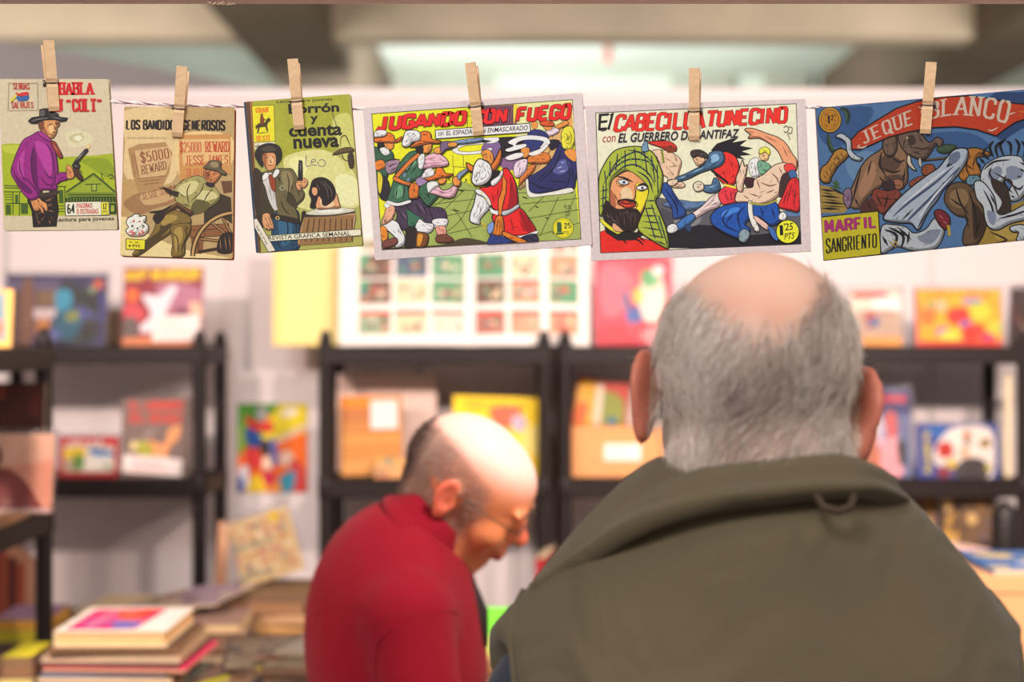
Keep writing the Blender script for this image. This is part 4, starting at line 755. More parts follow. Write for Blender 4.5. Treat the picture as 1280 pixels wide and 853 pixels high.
# elephant
a.P((154, 116, 88), '200,580 190,540 220,470 250,400 290,350 350,310 360,270 400,250 430,240 440,290 470,330 470,400 470,460 440,500 400,480 340,490 280,540 240,590', ol=3)
a.P((182, 136, 104), '240,500 270,420 310,370 320,430 290,500 250,540'); a.P((96, 72, 60), '330,380 360,340 420,350 440,380 400,420 350,410'); a.P((96, 72, 60), '360,440 430,430 460,450 430,480 380,470')
a.L((40, 28, 26), 7, '350,320 340,380 370,440', '400,350 430,370 460,360', '360,400 400,420 440,410', '250,400 230,480 210,560', '380,440 400,480', '300,360 280,440', '460,400 450,470', '336,440 370,470 420,466', '220,540 240,580', '372,352 412,340')
a.P((124, 98, 82), '356,280 380,250 410,240 420,300 400,340 366,330', ol=3); a.P((120, 96, 84), '430,240 480,220 530,236 560,270 580,280 610,256 636,270 632,300 616,294 610,282 590,310 560,350 520,354 490,340 470,330 440,290', ol=3)
a.P((70, 52, 48), '470,250 500,244 510,280 480,290'); a.L((40, 28, 26), 5, '500,300 550,310 580,290', '490,320 540,336', '460,260 450,300', '520,250 546,280', '560,320 590,296', '480,290 500,310'); a.E((200, 190, 150), 470, 256, 5)
a.P((226, 214, 190), '474,340 484,350 490,380 510,410 486,396 470,370', ol=2.5); a.P((226, 214, 190), '530,350 536,380 532,394 524,370', ol=2)
a.P((150, 120, 150), '170,510 200,500 206,560 190,590 172,560', ol=2)
# tangled riders in rust
a.P((140, 66, 54), '300,540 320,500 380,510 420,500 440,540 400,580 360,620 320,590 280,600', ol=2); a.P((90, 48, 44), '250,580 300,540 330,590 300,620 250,610'); a.L((36, 20, 22), 6, '320,520 350,580', '380,520 360,600', '400,540 440,560', '280,560 300,600', '420,470 430,510', '340,540 400,550'); a.P((170, 110, 80), '400,460 440,456 450,490 420,500', ol=2); a.P((60, 44, 44), '350,470 400,460 410,500 360,500', ol=1)
a.P((160, 84, 50), '540,410 556,386 590,386 600,410 580,440 550,430', ol=2.5); a.P((150, 80, 60), '480,470 530,440 580,440 560,470 500,490', ol=2)
# rider
a.P((110, 84, 60), '660,500 700,470 760,480 800,540 840,620 840,680 800,760 740,760 740,700 760,640 700,620 650,560', ol=3); a.P((146, 116, 82), '680,510 740,500 760,550 720,590 670,560'); a.P((62, 44, 34), '780,560 830,620 830,690 790,740 780,660'); a.L((34, 24, 22), 7, '700,490 720,560 760,620', '760,500 790,600 800,700', '740,600 760,680', '670,540 740,590', '820,640 790,720')
a.P((186, 122, 52), '740,320 790,306 850,324 860,340 800,348 800,380 820,430 780,440 740,460 716,430 724,370', ol=3); a.L((70, 40, 20), 6, '760,340 750,400 770,440', '790,350 780,400', '800,326 850,336', '740,380 790,410'); a.P((110, 150, 170), '760,440 800,436 820,460 780,480 752,470', ol=2)
a.L((34, 26, 22), 9, '540,364 660,350 720,330', taper=False); a.L((120, 90, 60), 4, '560,360 650,350', taper=False); a.P((70, 96, 66), '610,310 650,290 700,296 680,320 640,330', ol=2)
# horse
a.P((200, 208, 216), '350,680 400,670 460,680 500,710 560,690 600,640 640,660 640,720 600,780 500,790 420,770 350,800', ol=3); a.L((30, 28, 36), 10, '360,690 420,720 400,790', '380,680 450,720 440,780', '420,676 490,740', '350,720 380,770', '540,720 600,690', '480,700 470,760'); a.P((140, 150, 170), '520,730 600,690 630,700 580,760'); a.L((180, 150, 60), 6, '380,740 420,780', '400,730 430,770')
a.P((206, 214, 222), '820,430 850,380 920,346 1000,346 1024,376 1060,400 1070,470 1040,500 1000,548 960,552 950,520 970,470 940,450 900,500 930,560 940,600 900,620 860,560 830,500', ol=3)
a.P((140, 152, 176), '940,400 980,390 1020,420 1000,450 950,450'); a.P((140, 152, 176), '850,430 900,390 920,420 880,470'); a.L((30, 28, 36), 7, '830,410 880,370 960,360', '900,480 860,430 870,400', '1000,400 1030,420', '970,480 1000,500 1020,480', '990,440 1010,440', '960,530 980,540', '940,430 930,470 970,520', '1000,370 1040,390')
a.P((206, 214, 222), '790,470 830,470 880,540 900,620 960,610 1040,570 1100,580 1110,610 1040,640 960,660 900,690 860,680 840,640 830,580 800,540', ol=3); a.L((30, 28, 36), 7, '830,500 870,580 880,650', '900,640 980,620 1060,590', '860,520 890,580', '850,620 880,670'); a.P((140, 152, 176), '850,600 890,620 880,670 856,650')
a.P((206, 214, 222), '960,680 1010,670 1040,690 1020,740 990,740 1000,704 970,700', ol=3); a.P((60, 46, 40), '870,450 940,490 960,600 900,610 920,560 880,500', ol=1); a.L((60, 40, 30), 6, '880,420 960,470 1000,540', '860,700 940,740 880,756')
a.L((26, 24, 30), 10, '860,360 830,330 850,300', '880,350 860,300 880,270', '900,350 890,300 920,270', '930,346 910,290 940,260', '960,340 960,290 940,270', '990,340 1000,290 980,260', '1020,350 1030,300 1010,270', '840,380 810,350', '820,400 800,370', '1040,360 1060,310 1050,280'); a.P((130, 40, 50), '600,610 630,600 666,630 670,670 650,690 620,660', ol=3); a.L((210, 110, 120), 4, '620,620 640,640', '640,650 656,664'); a.L((196, 166, 60), 10, '664,670 670,720', taper=False)
# cape
a.P((186, 200, 216), '660,350 700,312 750,312 754,350 730,400 690,450 640,500 610,550 570,600 540,660 520,690 490,660 430,656 360,640 400,580 470,510 560,440 620,400', ol=3.5)
a.L((70, 86, 120), 9, '690,390 600,470 480,560 400,630', '700,410 620,500 500,620 470,650', '720,390 650,480 560,590'); a.L((226, 232, 240), 7, '660,400 560,480 440,580', '690,430 600,530 520,640', '710,340 690,380'); a.L(INK, 6, '680,360 660,390 700,370', '720,326 700,350', '440,650 500,590', '520,680 560,610'); a.P((110, 124, 150), '670,340 710,320 720,350 690,380 666,370')
# banner
bt = [(x, 0) for x in ()]
a.P((206, 66, 34), '196,280 240,230 320,180 420,120 520,86 640,66 760,60 880,76 960,94 1060,104 1100,140 980,180 940,206 890,244 800,214 700,200 600,204 480,224 380,250 290,290 240,310 204,306', ol=3.5, sm=False)
a.L((214, 130, 40), 5, '240,262 252,258', '300,220 312,216', '470,130 480,140', '640,80 650,90', '840,100 850,110', '470,200 480,196', '990,130 1040,134', '1000,150 1010,150')
def banner(x0, x1):
    def f(u, v):
        x = x0 + (x1 - x0) * u; k = (x - 240) / 740
        mid = 262 - 186 * math.sin(min(1.0, k * 1.06) * 1.9) * .92 + 70 * max(0, k - .62) * 1.3
        hh = 30 + 34 * k; sl = -.55 + .95 * k
        return (x + (v - .5) * 26 * (1 - 2 * k) * -1, mid - (v - .5) * 2 * hh * .86 + 4)
    return f
a.T('JEQUE', (228, 206, 186), '', 'st', tv=2.1, th=1.5, slab=1.0, warp=banner(246, 500))
a.T('BLANCO', (228, 206, 186), '', 'st', tv=2.1, th=1.5, slab=1.0, warp=banner(560, 960))
a.L((228, 206, 186), 5, '246,286 236,300 262,302 280,290', '900,206 870,222 850,216', '940,150 985,134', '520,110 540,118 530,140')
# coins and scroll
a.L((36, 60, 44), 16, '150,116 176,124 190,150 184,190', '96,236 100,280 120,320 160,300', taper=True); a.L((70, 104, 70), 7, '156,120 180,140 182,180', '96,240 106,290 124,316')
a.E((216, 160, 50), 103, 171, 52, 59, ol=3); a.E((206, 140, 40), 103, 171, 42, 48, ol=2); a.L((110, 66, 20), 4, '76,150 96,140', '120,140 134,160', '76,190 96,206', '116,204 134,186', '80,170 86,176', '124,170 130,176'); a.T('1', K, '90,150 104,148 104,192 92,194', 'st', tv=4); a.T('2', K, '106,150 120,148 120,172 108,174', 'st', tv=3)
a.P((196, 140, 60), '130,320 160,310 190,330 180,352 140,390 110,440 100,466 74,466 58,440 66,400 90,380 116,340', ol=3); a.L((96, 60, 20), 4, '80,410 96,440', '96,390 112,420', '116,370 130,390', '130,340 150,366', '150,326 166,346', '70,430 90,450')
a.P((206, 216, 226), '132,250 160,238 200,270 206,320 240,350 256,354 240,364 206,352 186,320 180,280 160,262', ol=2.5)
# yellow title box
a.Q((220, 208, 44), '64,634 330,606 342,806 76,836', ol=3); a.T('MARFIL', (190, 52, 130), '76,648 326,624 329,682 80,710', 'st', tv=3.0, th=2.2, ol=.3, oc=(90, 20, 60)); a.T('SANGRIENTO', K, '80,734 326,708 329,776 84,806', 'st', tv=3.0, th=2.0, shear=.01)
a.build(t, M_ink)
# ------------------------------------------------------------ string and pegs
M_wood = mat('beech_wood', (236, 196, 152), .55, noise=(60, .08), bump=(180, .25))
M_steel = mat('spring_steel', (120, 112, 108), .35, .8)
st = thing('hanging_string', 'white cotton string with a purple strand, holding the row of comics', 'string', at(-60, 118, D + .012))
# the path of the string, photograph position
path = [at(x, y, D + .0075) - st.location for x, y in ((-400, 96), (-100, 118), (0, 122), (64, 120), (136, 127), (228, 132), (300, 133), (370, 134), (446, 136), (590, 135), (730, 134.5), (868, 136), (1010, 134), (1160, 134), (1290, 126), (1500, 110), (1750, 88))]
pl = []
for i in range(len(path) - 1):
    n = max(2, int((path[i + 1] - path[i]).length / .0022))
    pl += [path[i].lerp(path[i + 1], k / n) for k in range(n)]
for ph, col, nm, r in ((0, M_str := mat('cotton_white', (250, 242, 240), .9), 'white_strand', .0011), (2.1, M_str, 'white_strand', .0010), (4.2, mat('cotton_purple', (150, 90, 120), .9), 'purple_strand', .0006)):
    mb = MB(); pts = []
    for i, p in enumerate(pl):
        a_ = i * .62 + ph; pts.append(p + Vector((0, math.cos(a_), math.sin(a_))) * .0008)
    mb.tube(pts, r, 5); o = mb.build(nm, col, st, smooth=True)
    if 'purple' in nm: o['label'] = 'purple strand twisted through the string'
def peg(topx, topy, botx, boty, label, yaw, dd=0, th=.001):
    d = D + dd + th / 2
    a_ = at(topx, topy, d); b_ = at(botx, boty, d); ln = (b_ - a_).length
    t = thing('clothes_peg', label, 'clothes peg', (0, 0, 0), (0, 0, 0), 'wooden pegs on the string')
    ax = (a_ - b_).normalized()
    # frame: z up the peg, y away from the photographer; yaw turns it on its own axis
    Y = Vector((0, 1, 0)); X = Y.cross(ax).normalized(); Y = ax.cross(X)
    M = Matrix((X, Y, ax)).transposed().to_4x4() @ Matrix.Rotation(R(yaw), 4, 'Z'); M.translation = b_
    t.matrix_world = M
    w = .0052; Ls = ln; sp = Ls * .40          # spring height above the jaw end
    for s_ in (-1, 1):
        mb = MB(); pr = []                       # profile of a prong in the (y, z) plane, sprung apart at the handles
        z = [0, .004, sp - .004, sp - .0015, sp + .0015, sp + .004, Ls * .8, Ls]
        inn = [.0016, .0004, .0012, .0012, .0022, .0022, .0052, .0068]
        out = [.0034, .0052, .0066, .0060, .0060, .0074, .0100, .0112]
        for k in range(8): pr.append((inn[k] + th * .5, z[k]))
        for k in range(7, -1, -1): pr.append((out[k] + th * .5, z[k]))
        ch = .0006; v = []
        for xx in (-w, w): v += [(xx, s_ * y - 0, z_) for y, z_ in pr]
        n = len(pr); f = [(i, (i + 1) % n, n + (i + 1) % n, n + i) for i in range(n)] + [(k, k + 1, n - 2 - k, n - 1 - k) for k in range(7)] + [(n + k, n + n - 1 - k, n + n - 2 - k, n + k + 1) for k in range(7)]
        if s_ < 0: f = [g[::-1] for g in f]
        mb.add(v, f)
        mb.build('prong', M_wood, t)
    mb = MB(); r = .0007
    for s_ in (-1, 1):
        mb.tube([(-w - .0008, s_ * .0005, sp - .001), (-w - .0008, s_ * (.0062 + th / 2), sp + .0002), (-w * .6, s_ * (.0066 + th / 2), sp), (w * .6, s_ * (.0066 + th / 2), sp), (w + .0008, s_ * (.0062 + th / 2), sp + .0002), (w + .0008, s_ * .0005, sp + .002)], r, 6)
        h = [(-s_ * w * 0 + s_ * (w + .0008), .0028 * math.cos(k * .9), sp + .0012 + .0028 * math.sin(k * .9)) for k in range(16)]
        mb.tube([(x + s_ * .00012 * i, y, z) for i, (x, y, z) in enumerate(h)], r, 5)
    mb.build('spring', M_steel, t, smooth=True)
peg(59, 54, 67, 140, 'wooden clothes peg on the leftmost comic with the purple-shirted cowboy', 24, .004, .0042)
peg(229, 86, 222, 172, 'wooden clothes peg on the tan comic with the crouching rifleman', 8, 0, .0067)
peg(367, 77, 374.5, 163, 'wooden clothes peg on the olive green comic', 4, .002, .0057)
peg(589.5, 81, 599, 170, 'wooden clothes peg on the comic with plumed musketeers', -6, 0, .0019)
peg(869, 88, 868, 176, 'wooden clothes peg on the comic with the bearded man in a headcloth', -12, .003, .0019)
peg(1164, 81, 1156.5, 168, 'wooden clothes peg on the blue comic with the elephant', -16, -.004, .0037)
# ------------------------------------------------------------ implicit bodies -> one continuous surface
def mat4(loc, *rots):
    M = Matrix.Translation(loc)
    for ax, deg in rots: M = M @ Matrix.Rotation(R(deg), 4, ax)
    return M
class SDF:
    def __init__(s): s.p = []
    def ell(s, c, r, k=.02, M=None, op='+', rot=None):
        m = (M or Matrix.Identity(4)) @ Matrix.Translation(c)
        if rot: m = m @ Euler([R(a) for a in rot]).to_matrix().to_4x4()
        s.p.append(('e', m, tuple(r), k, op)); return s
    def cap(s, a, b, ra, rb=None, k=.02, M=None, op='+'):
        a, b = Vector(a), Vector(b)
        if M: a, b = M @ a, M @ b
        s.p.append(('c', a, b, ra, rb if rb is not None else ra, k, op)); return s
    def chain(s, pts, rs, k=.02, M=None):
        for i in range(len(pts) - 1): s.cap(pts[i], pts[i + 1], rs[i], rs[i + 1], k, M)
        return s
    def field(s, xs, ys, zs):
        Fd = np.full((len(xs), len(ys), len(zs)), .15, np.float32)
        for p in s.p:
            if p[0] == 'e': c = p[1].translation; ext = max(p[2]); lo = [c[i] - ext for i in range(3)]; hi = [c[i] + ext for i in range(3)]; k, op = p[3], p[4]
            else: r = max(p[3], p[4]); lo = [min(p[1][i], p[2][i]) - r for i in range(3)]; hi = [max(p[1][i], p[2][i]) + r for i in range(3)]; k, op = p[5], p[6]
            mg = .045 + k
            sl = [slice(*np.searchsorted(A, (lo[i] - mg, hi[i] + mg))) for i, A in enumerate((xs, ys, zs))]
            x, y, z = xs[sl[0]][:, None, None], ys[sl[1]][None, :, None], zs[sl[2]][None, None, :]
            if not (x.size and y.size and z.size): continue
            if p[0] == 'e':
                mi = p[1].inverted(); q = [mi[i][0] * x + mi[i][1] * y + mi[i][2] * z + mi[i][3] for i in range(3)]; rr = p[2]
                k0 = np.sqrt(sum((q[i] / rr[i]) ** 2 for i in range(3))); k1 = np.sqrt(sum((q[i] / rr[i] ** 2) ** 2 for i in range(3)))
                d = k0 * (k0 - 1) / np.maximum(k1, 1e-6)
            else:
                a, b = p[1], p[2]; ba = b - a; L = max(ba.length_squared, 1e-12)
                px, py_, pz = x - a.x, y - a.y, z - a.z
                t = np.clip((px * ba.x + py_ * ba.y + pz * ba.z) / L, 0, 1)
                d = np.sqrt((px - t * ba.x) ** 2 + (py_ - t * ba.y) ** 2 + (pz - t * ba.z) ** 2) - (p[3] + (p[4] - p[3]) * t)
            f = Fd[sl[0], sl[1], sl[2]]; k = max(k, 1e-4)
            if op == '+': h = np.maximum(k - np.abs(f - d), 0) / k; f[:] = np.minimum(f, d) - h * h * k / 4
            else: d = -d; h = np.maximum(k - np.abs(f - d), 0) / k; f[:] = np.maximum(f, d) + h * h * k / 4
        return Fd
def axis(*seg):
    """axis(a, step, b, step, c ...) -> samples with a spacing per stretch"""
    out = [np.array([seg[0]])]
    for i in range(0, len(seg) - 1, 2):
        a, st, b = seg[i], seg[i + 1], seg[i + 2]; n = max(1, int(round((b - a) / st))); out.append(np.linspace(a, b, n + 1)[1:])
    return np.concatenate(out).astype(np.float32)
def nets(Fd, xs, ys, zs):
    S = Fd < 0
    def c(A, i, j, k): n = A.shape; return A[i:n[0] - 1 + i, j:n[1] - 1 + j, k:n[2] - 1 + k]
    cnt = sum(c(S, i, j, k).astype(np.int8) for i in (0, 1) for j in (0, 1) for k in (0, 1))
    act = np.argwhere((cnt > 0) & (cnt < 8)); I, J, K_ = act.T
    P = np.zeros((len(act), 3)); N = np.zeros(len(act)); cs = [xs, ys, zs]
    cor = [(i, j, k) for i in (0, 1) for j in (0, 1) for k in (0, 1)]
    for a in cor:
        for ax in range(3):
            if a[ax]: continue
            b = list(a); b[ax] = 1
            fa = Fd[I + a[0], J + a[1], K_ + a[2]]; fb = Fd[I + b[0], J + b[1], K_ + b[2]]
            m = (fa < 0) != (fb < 0); t = fa / np.where(fa == fb, 1, fa - fb)
            for q, idx in enumerate((I, J, K_)):
                A = cs[q]; pa = A[idx + a[q]]; pb = A[idx + b[q]]; P[:, q] += np.where(m, pa + (pb - pa) * t, 0)
            N += m
    P /= np.maximum(N, 1)[:, None]
    idm = -np.ones(cnt.shape, np.int64); idm[I, J, K_] = np.arange(len(act)); Q = []
    for ax in range(3):
        a = [slice(1, -1)] * 3; a[ax] = slice(0, -1); b = list(a); b[ax] = slice(1, None)
        A, B = S[tuple(a)], S[tuple(b)]; e = np.argwhere(A != B)
        off = [1, 1, 1]; off[ax] = 0; e = e + off
        inside = S[e[:, 0], e[:, 1], e[:, 2]]; u, v = [(1, 2), (2, 0), (0, 1)][ax]
        def g(du, dv): w = e.copy(); w[:, u] -= du; w[:, v] -= dv; return idm[w[:, 0], w[:, 1], w[:, 2]]
        q = np.stack([g(1, 1), g(0, 1), g(0, 0), g(1, 0)], 1)
        q[~inside] = q[~inside][:, ::-1]; Q.append(q)
    Q = np.concatenate(Q); Q = Q[(Q >= 0).all(1)]
    return P, Q
def smooth(P, Q, it=2, lam=.5):
    for _ in range(it):
        acc = np.zeros_like(P); n = np.zeros(len(P))
        for a, b in ((0, 1), (1, 2), (2, 3), (3, 0)):
            np.add.at(acc, Q[:, a], P[Q[:, b]]); np.add.at(acc, Q[:, b], P[Q[:, a]]); np.add.at(n, Q[:, a], 1); np.add.at(n, Q[:, b], 1)
        P = P + lam * (acc / np.maximum(n, 1)[:, None] - P)
    return P
def normals(P, Q):
    n = np.cross(P[Q[:, 2]] - P[Q[:, 0]], P[Q[:, 3]] - P[Q[:, 1]]); V = np.zeros_like(P)
    for k in range(4): np.add.at(V, Q[:, k], n)
    return V / np.maximum(np.linalg.norm(V, axis=1), 1e-12)[:, None]
def np_mesh(name, P, Q, m, parent, ink=None, smooth_=True):
    me = bpy.data.meshes.new(name); k = Q.shape[1]
    me.vertices.add(len(P)); me.vertices.foreach_set('co', np.asarray(P, np.float32).ravel())
    me.loops.add(Q.size); me.loops.foreach_set('vertex_index', Q.astype(np.int32).ravel())
    me.polygons.add(len(Q)); me.polygons.foreach_set('loop_start', np.arange(0, Q.size, k, dtype=np.int32))
    me.update(calc_edges=True)
    me.polygons.foreach_set('use_smooth', np.full(len(Q), smooth_)); me.materials.append(m)
    if ink is not None:
        at_ = me.color_attributes.new('ink', 'FLOAT_COLOR', 'POINT'); b = np.ones((len(P), 4), np.float32); b[:, :3] = ink; at_.data.foreach_set('color', b.ravel())
    o = bpy.data.objects.new(name, me); COL.objects.link(o); o.parent = parent
    return o
def body(name, sdf, axes, m, parent, org, it=1, ink=None):
    Fd = sdf.field(*axes); P, Q = nets(Fd, *axes); P = smooth(P, Q, it); 
    o = np_mesh(name, P - np.array(org), Q, m, parent, ink(P) if ink else None)
    return o, P, Q

def head(s, M, jaw=0, nose=.120):
    k = .02
    s.ell((0, -.012, .034), (.078, .098, .086), .01, M); s.ell((0, .03, .01), (.066, .068, .085), .02, M)
    s.ell((0, .036 - .006 * jaw, -.052 + .006 * jaw), (.052, .054, .05 - .006 * jaw), .03, M); s.ell((0, .078 - .012 * jaw, -.092 + .013 * jaw), (.022, .018, .018), .025, M)
    if jaw: s.ell((0, .034, .045), (.058, .061, .052), .02, M)
    s.ell((.04, .064, -.024), (.024, .024, .022), .02, M); s.ell((-.04, .064, -.024), (.024, .024, .022), .02, M)
    s.ell((.05, .0, -.07), (.012, .03, .016), .03, M); s.ell((-.05, .0, -.07), (.012, .03, .016), .03, M)
    for q in (-1, 1):
        s.ell((q * .031, .1, .008), (.015, .012, .010), .012, M, '-')
        s.ell((q * .031, .0865, .0095), (.0145, .0135, .0100), .004, M); s.ell((q * .031, .0855, -.002), (.0135, .0115, .0075), .004, M)
        s.ell((q * .032, .094, .026), (.022, .008, .006), .012, M)
    s.cap((0, .094, .014), (0, nose, -.018), .0080, .0125, .012, M); s.ell((.009, nose - .013, -.023), (.008, .010, .007), .006, M); s.ell((-.009, nose - .013, -.023), (.008, .010, .007), .006, M)
    s.ell((0, .086, -.045), (.026, .016, .016), .014, M)
    s.ell((0, .098, -.053), (.022, .008, .0045), .004, M); s.ell((0, .096, -.062), (.019, .008, .005), .004, M)
    s.cap((-.022, .1, -.0575), (.022, .1, -.0575), .0016, .0016, .003, M, '-')
def ears(s, M, out=24, sc_=1.1, dz=.004):
    for q in (-1, 1):
        E_ = M @ Matrix.Translation((q * .079, -.008, dz)) @ Matrix.Rotation(R(q * out), 4, 'Z') @ Matrix.Rotation(R(-8), 4, 'X') @ Matrix.Diagonal((sc_, sc_, sc_, 1))
        s.ell((q * .004, -.010, .008), (.0055, .019, .026), .006, E_); s.ell((q * .004, -.004, -.018), (.005, .011, .015), .008, E_)
        s.ell((q * .0105, -.008, .008), (.005, .0125, .019), .003, E_, '-'); s.ell((q * .009, .0, -.004), (.006, .006, .008), .004, E_, '-')
        s.ell((q * .004, .006, -.004), (.005, .005, .009), .004, E_)
def hand(s, W, fwd, up, side, curl=25, k=.006):
    """W wrist, fwd along the hand, up = back of the hand, side = +1 thumb on fwd x up side"""
    f, u = Vector(fwd).normalized(), Vector(up).normalized(); r = f.cross(u) * side; W = Vector(W)
    s.chain([W, W + f * .03, W + f * .075], [.024, .026, .026], .012)
    for i in range(4): s.cap(W + f * .02 + r * (.022 - i * .015), W + f * .088 + r * (.030 - i * .020), .012, .0105, .008)
    for i, (L_, rad) in enumerate(((.068, .0085), (.076, .0088), (.070, .0083), (.055, .0072))):
        p = W + f * (.09 - (.004 if i in (0, 3) else 0)) + r * (.030 - i * .020); a = curl * .5
        d0 = f
        for j, q in enumerate((.45, .32, .23)):
            d0 = (f * math.cos(R(a)) - u * math.sin(R(a)) + r * (.10 - i * .07)).normalized(); n = p + d0 * L_ * q
            s.cap(p, n, rad * (1 - j * .1), rad * (.93 - j * .1), .003); p = n; a += curl * .8
    p = W + f * .03 + r * .02; n = p + (f * .5 + r * .8 - u * .2) * .04; s.cap(p, n, .014, .0105, .01)
    m_ = n + (f * .8 + r * .45 - u * .25).normalized() * .032; s.cap(n, m_, .0105, .009, .004); s.cap(m_, m_ + (f * .95 + r * .2 - u * .25).normalized() * .024, .009, .0075, .003)

def hair_strands(name, P, Nn, M, mask, flow, length, cols, n, rad, m, parent, org, seed=1, seg=4, lift=.25):
    rng = np.random.default_rng(seed); Mi = np.array(M.inverted()); M3 = np.array(M.to_3x3())
    L = P @ Mi[:3, :3].T + Mi[:3, 3]; LN = Nn @ np.array(M.to_3x3().inverted()).T
    w = mask(L, LN); pick = rng.choice(len(P), n, p=w / w.sum())
    p = L[pick] + rng.normal(0, .0022, (n, 3)) * (1 - 0); nn = LN[pick]; p = p - nn * .002
    d = flow(p, rng); ln = length(p, rng)[:, None]
    rings = []; q = p.copy(); d = d / np.linalg.norm(d, axis=1)[:, None]
    lf = (lift * rng.uniform(.5, 1.3, n))[:, None]
    for k in range(seg + 1):
        rings.append(q.copy())
        t = d - nn * (d * nn).sum(1)[:, None]; t /= np.maximum(np.linalg.norm(t, axis=1), 1e-6)[:, None]
        st = t + nn * lf * (1 - k / seg * 1.25); st /= np.linalg.norm(st, axis=1)[:, None]
        q = q + st * ln / seg; d = d + rng.normal(0, .10, (n, 3))
    V = []; a0 = np.cross(nn, t); a0 /= np.maximum(np.linalg.norm(a0, axis=1), 1e-6)[:, None]
    for k, q in enumerate(rings):
        r_ = rad * (1 - .8 * k / seg)
        for j in range(3):
            an = 2 * math.pi * j / 3; V.append(q + (a0 * math.cos(an) + nn * math.sin(an)) * r_)
    V = np.stack(V, 1)                                  # n, (seg+1)*3, 3
    nv = (seg + 1) * 3; base = (np.arange(n) * nv)[:, None]
    fq = np.array([(k * 3 + j, k * 3 + (j + 1) % 3, (k + 1) * 3 + (j + 1) % 3, (k + 1) * 3 + j) for k in range(seg) for j in range(3)])
    Q = (base[:, None] + fq[None]).reshape(-1, 4)
    Wd = V.reshape(-1, 3) @ M3.T + np.array(M.translation)
    ink = np.repeat(cols(p, rng), nv, axis=0)
    return np_mesh(name, Wd - np.array(org), Q, m, parent, ink)
M_skin = attr_mat('skin', .5, 0, .4)
_nt = M_skin.node_tree; _b = _nt.nodes['Principled BSDF']; _b.inputs['Subsurface Weight'].default_value = .25; _b.inputs['Subsurface Radius'].default_value = (1, .3, .15); _b.inputs['Subsurface Scale'].default_value = .01
_n = _nt.nodes.new('ShaderNodeTexNoise'); _n.inputs['Scale'].default_value = 150; _bp = _nt.nodes.new('ShaderNodeBump'); _bp.inputs['Strength'].default_value = .15; _bp.inputs['Distance'].default_value = .002
_tc2 = _nt.nodes.new('ShaderNodeTexCoord'); _nt.links.new(_tc2.outputs['Object'], _n.inputs['Vector']); _nt.links.new(_n.outputs[0], _bp.inputs['Height']); _nt.links.new(_bp.outputs[0], _b.inputs['Normal'])
M_hair = attr_mat('hair', .45, 0, .5)
def L3(c): return np.array(lin(c))
def loc_of(P, M): Mi = np.array(M.inverted()); return P @ Mi[:3, :3].T + Mi[:3, 3]
def sstep(a, b, x): t = np.clip((x - a) / (b - a), 0, 1); return t * t * (3 - 2 * t)
def mixc(c, d, t): return c * (1 - t[:, None]) + d * t[:, None]
def cloth(name, rgb, rough=.85, bump=(420, .25), fold=None, sheen=.2):
    m = mat(name, rgb, rough, bump=bump, noise=(7, .05), sheen=sheen, spec=.25)
    return m
# ---------------- the man in the olive vest, seen from behind
O1 = (.2, 1.17, 0)
H1 = mat4((.1955, 1.165, 1.550), ('Z', -2), ('Y', 4.5), ('X', -13))
p1 = thing('person', 'person seen from behind, bald on top with grey hair, wearing an olive green vest', 'person', O1)
b = SDF(); head(b, H1); ears(b, H1, 31, 1.2, -.006)
b.cap((.2, 1.145, 1.36), (.2, 1.135, 1.50), .066, .064, .03); b.ell((.2, 1.118, 1.495), (.05, .03, .045), .03)
b.ell((.2, 1.17, 1.15), (.165, .10, .28), .05); b.ell((.2, 1.18, .93), (.155, .10, .12), .05)
for q in (-1, 1):
    b.cap((.2 + q * .05, 1.15, 1.39), (.2 + q * .15, 1.165, 1.315), .045, .045, .04)
    b.chain([(.2 + q * .155, 1.165, 1.30), (.2 + q * .215, 1.20, 1.03), (.2 + q * .15, 1.415, .875)], [.043, .036, .026], .03)
    hand(b, (.2 + q * .15, 1.415, .872), (-q * .15, 1, -.28), (0, .25, 1), -q, 16)
    b.chain([(.2 + q * .08, 1.17, .90), (.2 + q * .09, 1.185, .48), (.2 + q * .095, 1.16, .10)], [.078, .052, .036], .04)
    b.cap((.2 + q * .095, 1.15, .055), (.2 + q * .105, 1.29, .04), .036, .03, .03)
ax1 = (axis(-.10, .007, .09, .0036, .31, .007, .50), axis(1.0, .006, 1.04, .0036, 1.32, .0045, 1.62), axis(-.01, .014, .78, .0045, .95, .009, 1.38, .0036, 1.70))
def ink1(P):
    L = loc_of(P, H1); c = np.tile(L3((214, 156, 132)), (len(P), 1))
    c = mixc(c, L3((232, 188, 168)), sstep(.03, .09, L[:, 2]))
    ear = sstep(.078, .086, np.abs(L[:, 0])) * (np.abs(L[:, 2]) < .06); c = mixc(c, L3((200, 118, 96)), ear)
    lip = (np.abs(L[:, 0]) < .022) & (L[:, 1] > .085) & (L[:, 2] < -.049) & (L[:, 2] > -.067); c = mixc(c, L3((170, 92, 84)), lip.astype(float))
    under = bald1(L); c = mixc(c, L3((214, 180, 162)), (1 - under) * ((L[:, 2] > -.09) & (L[:, 1] < .05) & (np.abs(L[:, 0]) < .084)))
    return c
def bald1(L):      # 1 where the scalp is bare
    e = ((L[:, 0] + .007) / .062) ** 2 + ((L[:, 2] - .138) / .102) ** 2
    b_ = 1 - sstep(.72, 1.25, e)
    f = sstep(-.02, .01, L[:, 1]) * sstep(.05, .075, L[:, 2]); fr = sstep(.045, .065, L[:, 1])
    return np.maximum(np.maximum(b_, f), fr)
o, P, Q = body('body', b, ax1, M_skin, p1, O1, 1, ink1)
Nn = normals(P, Q)
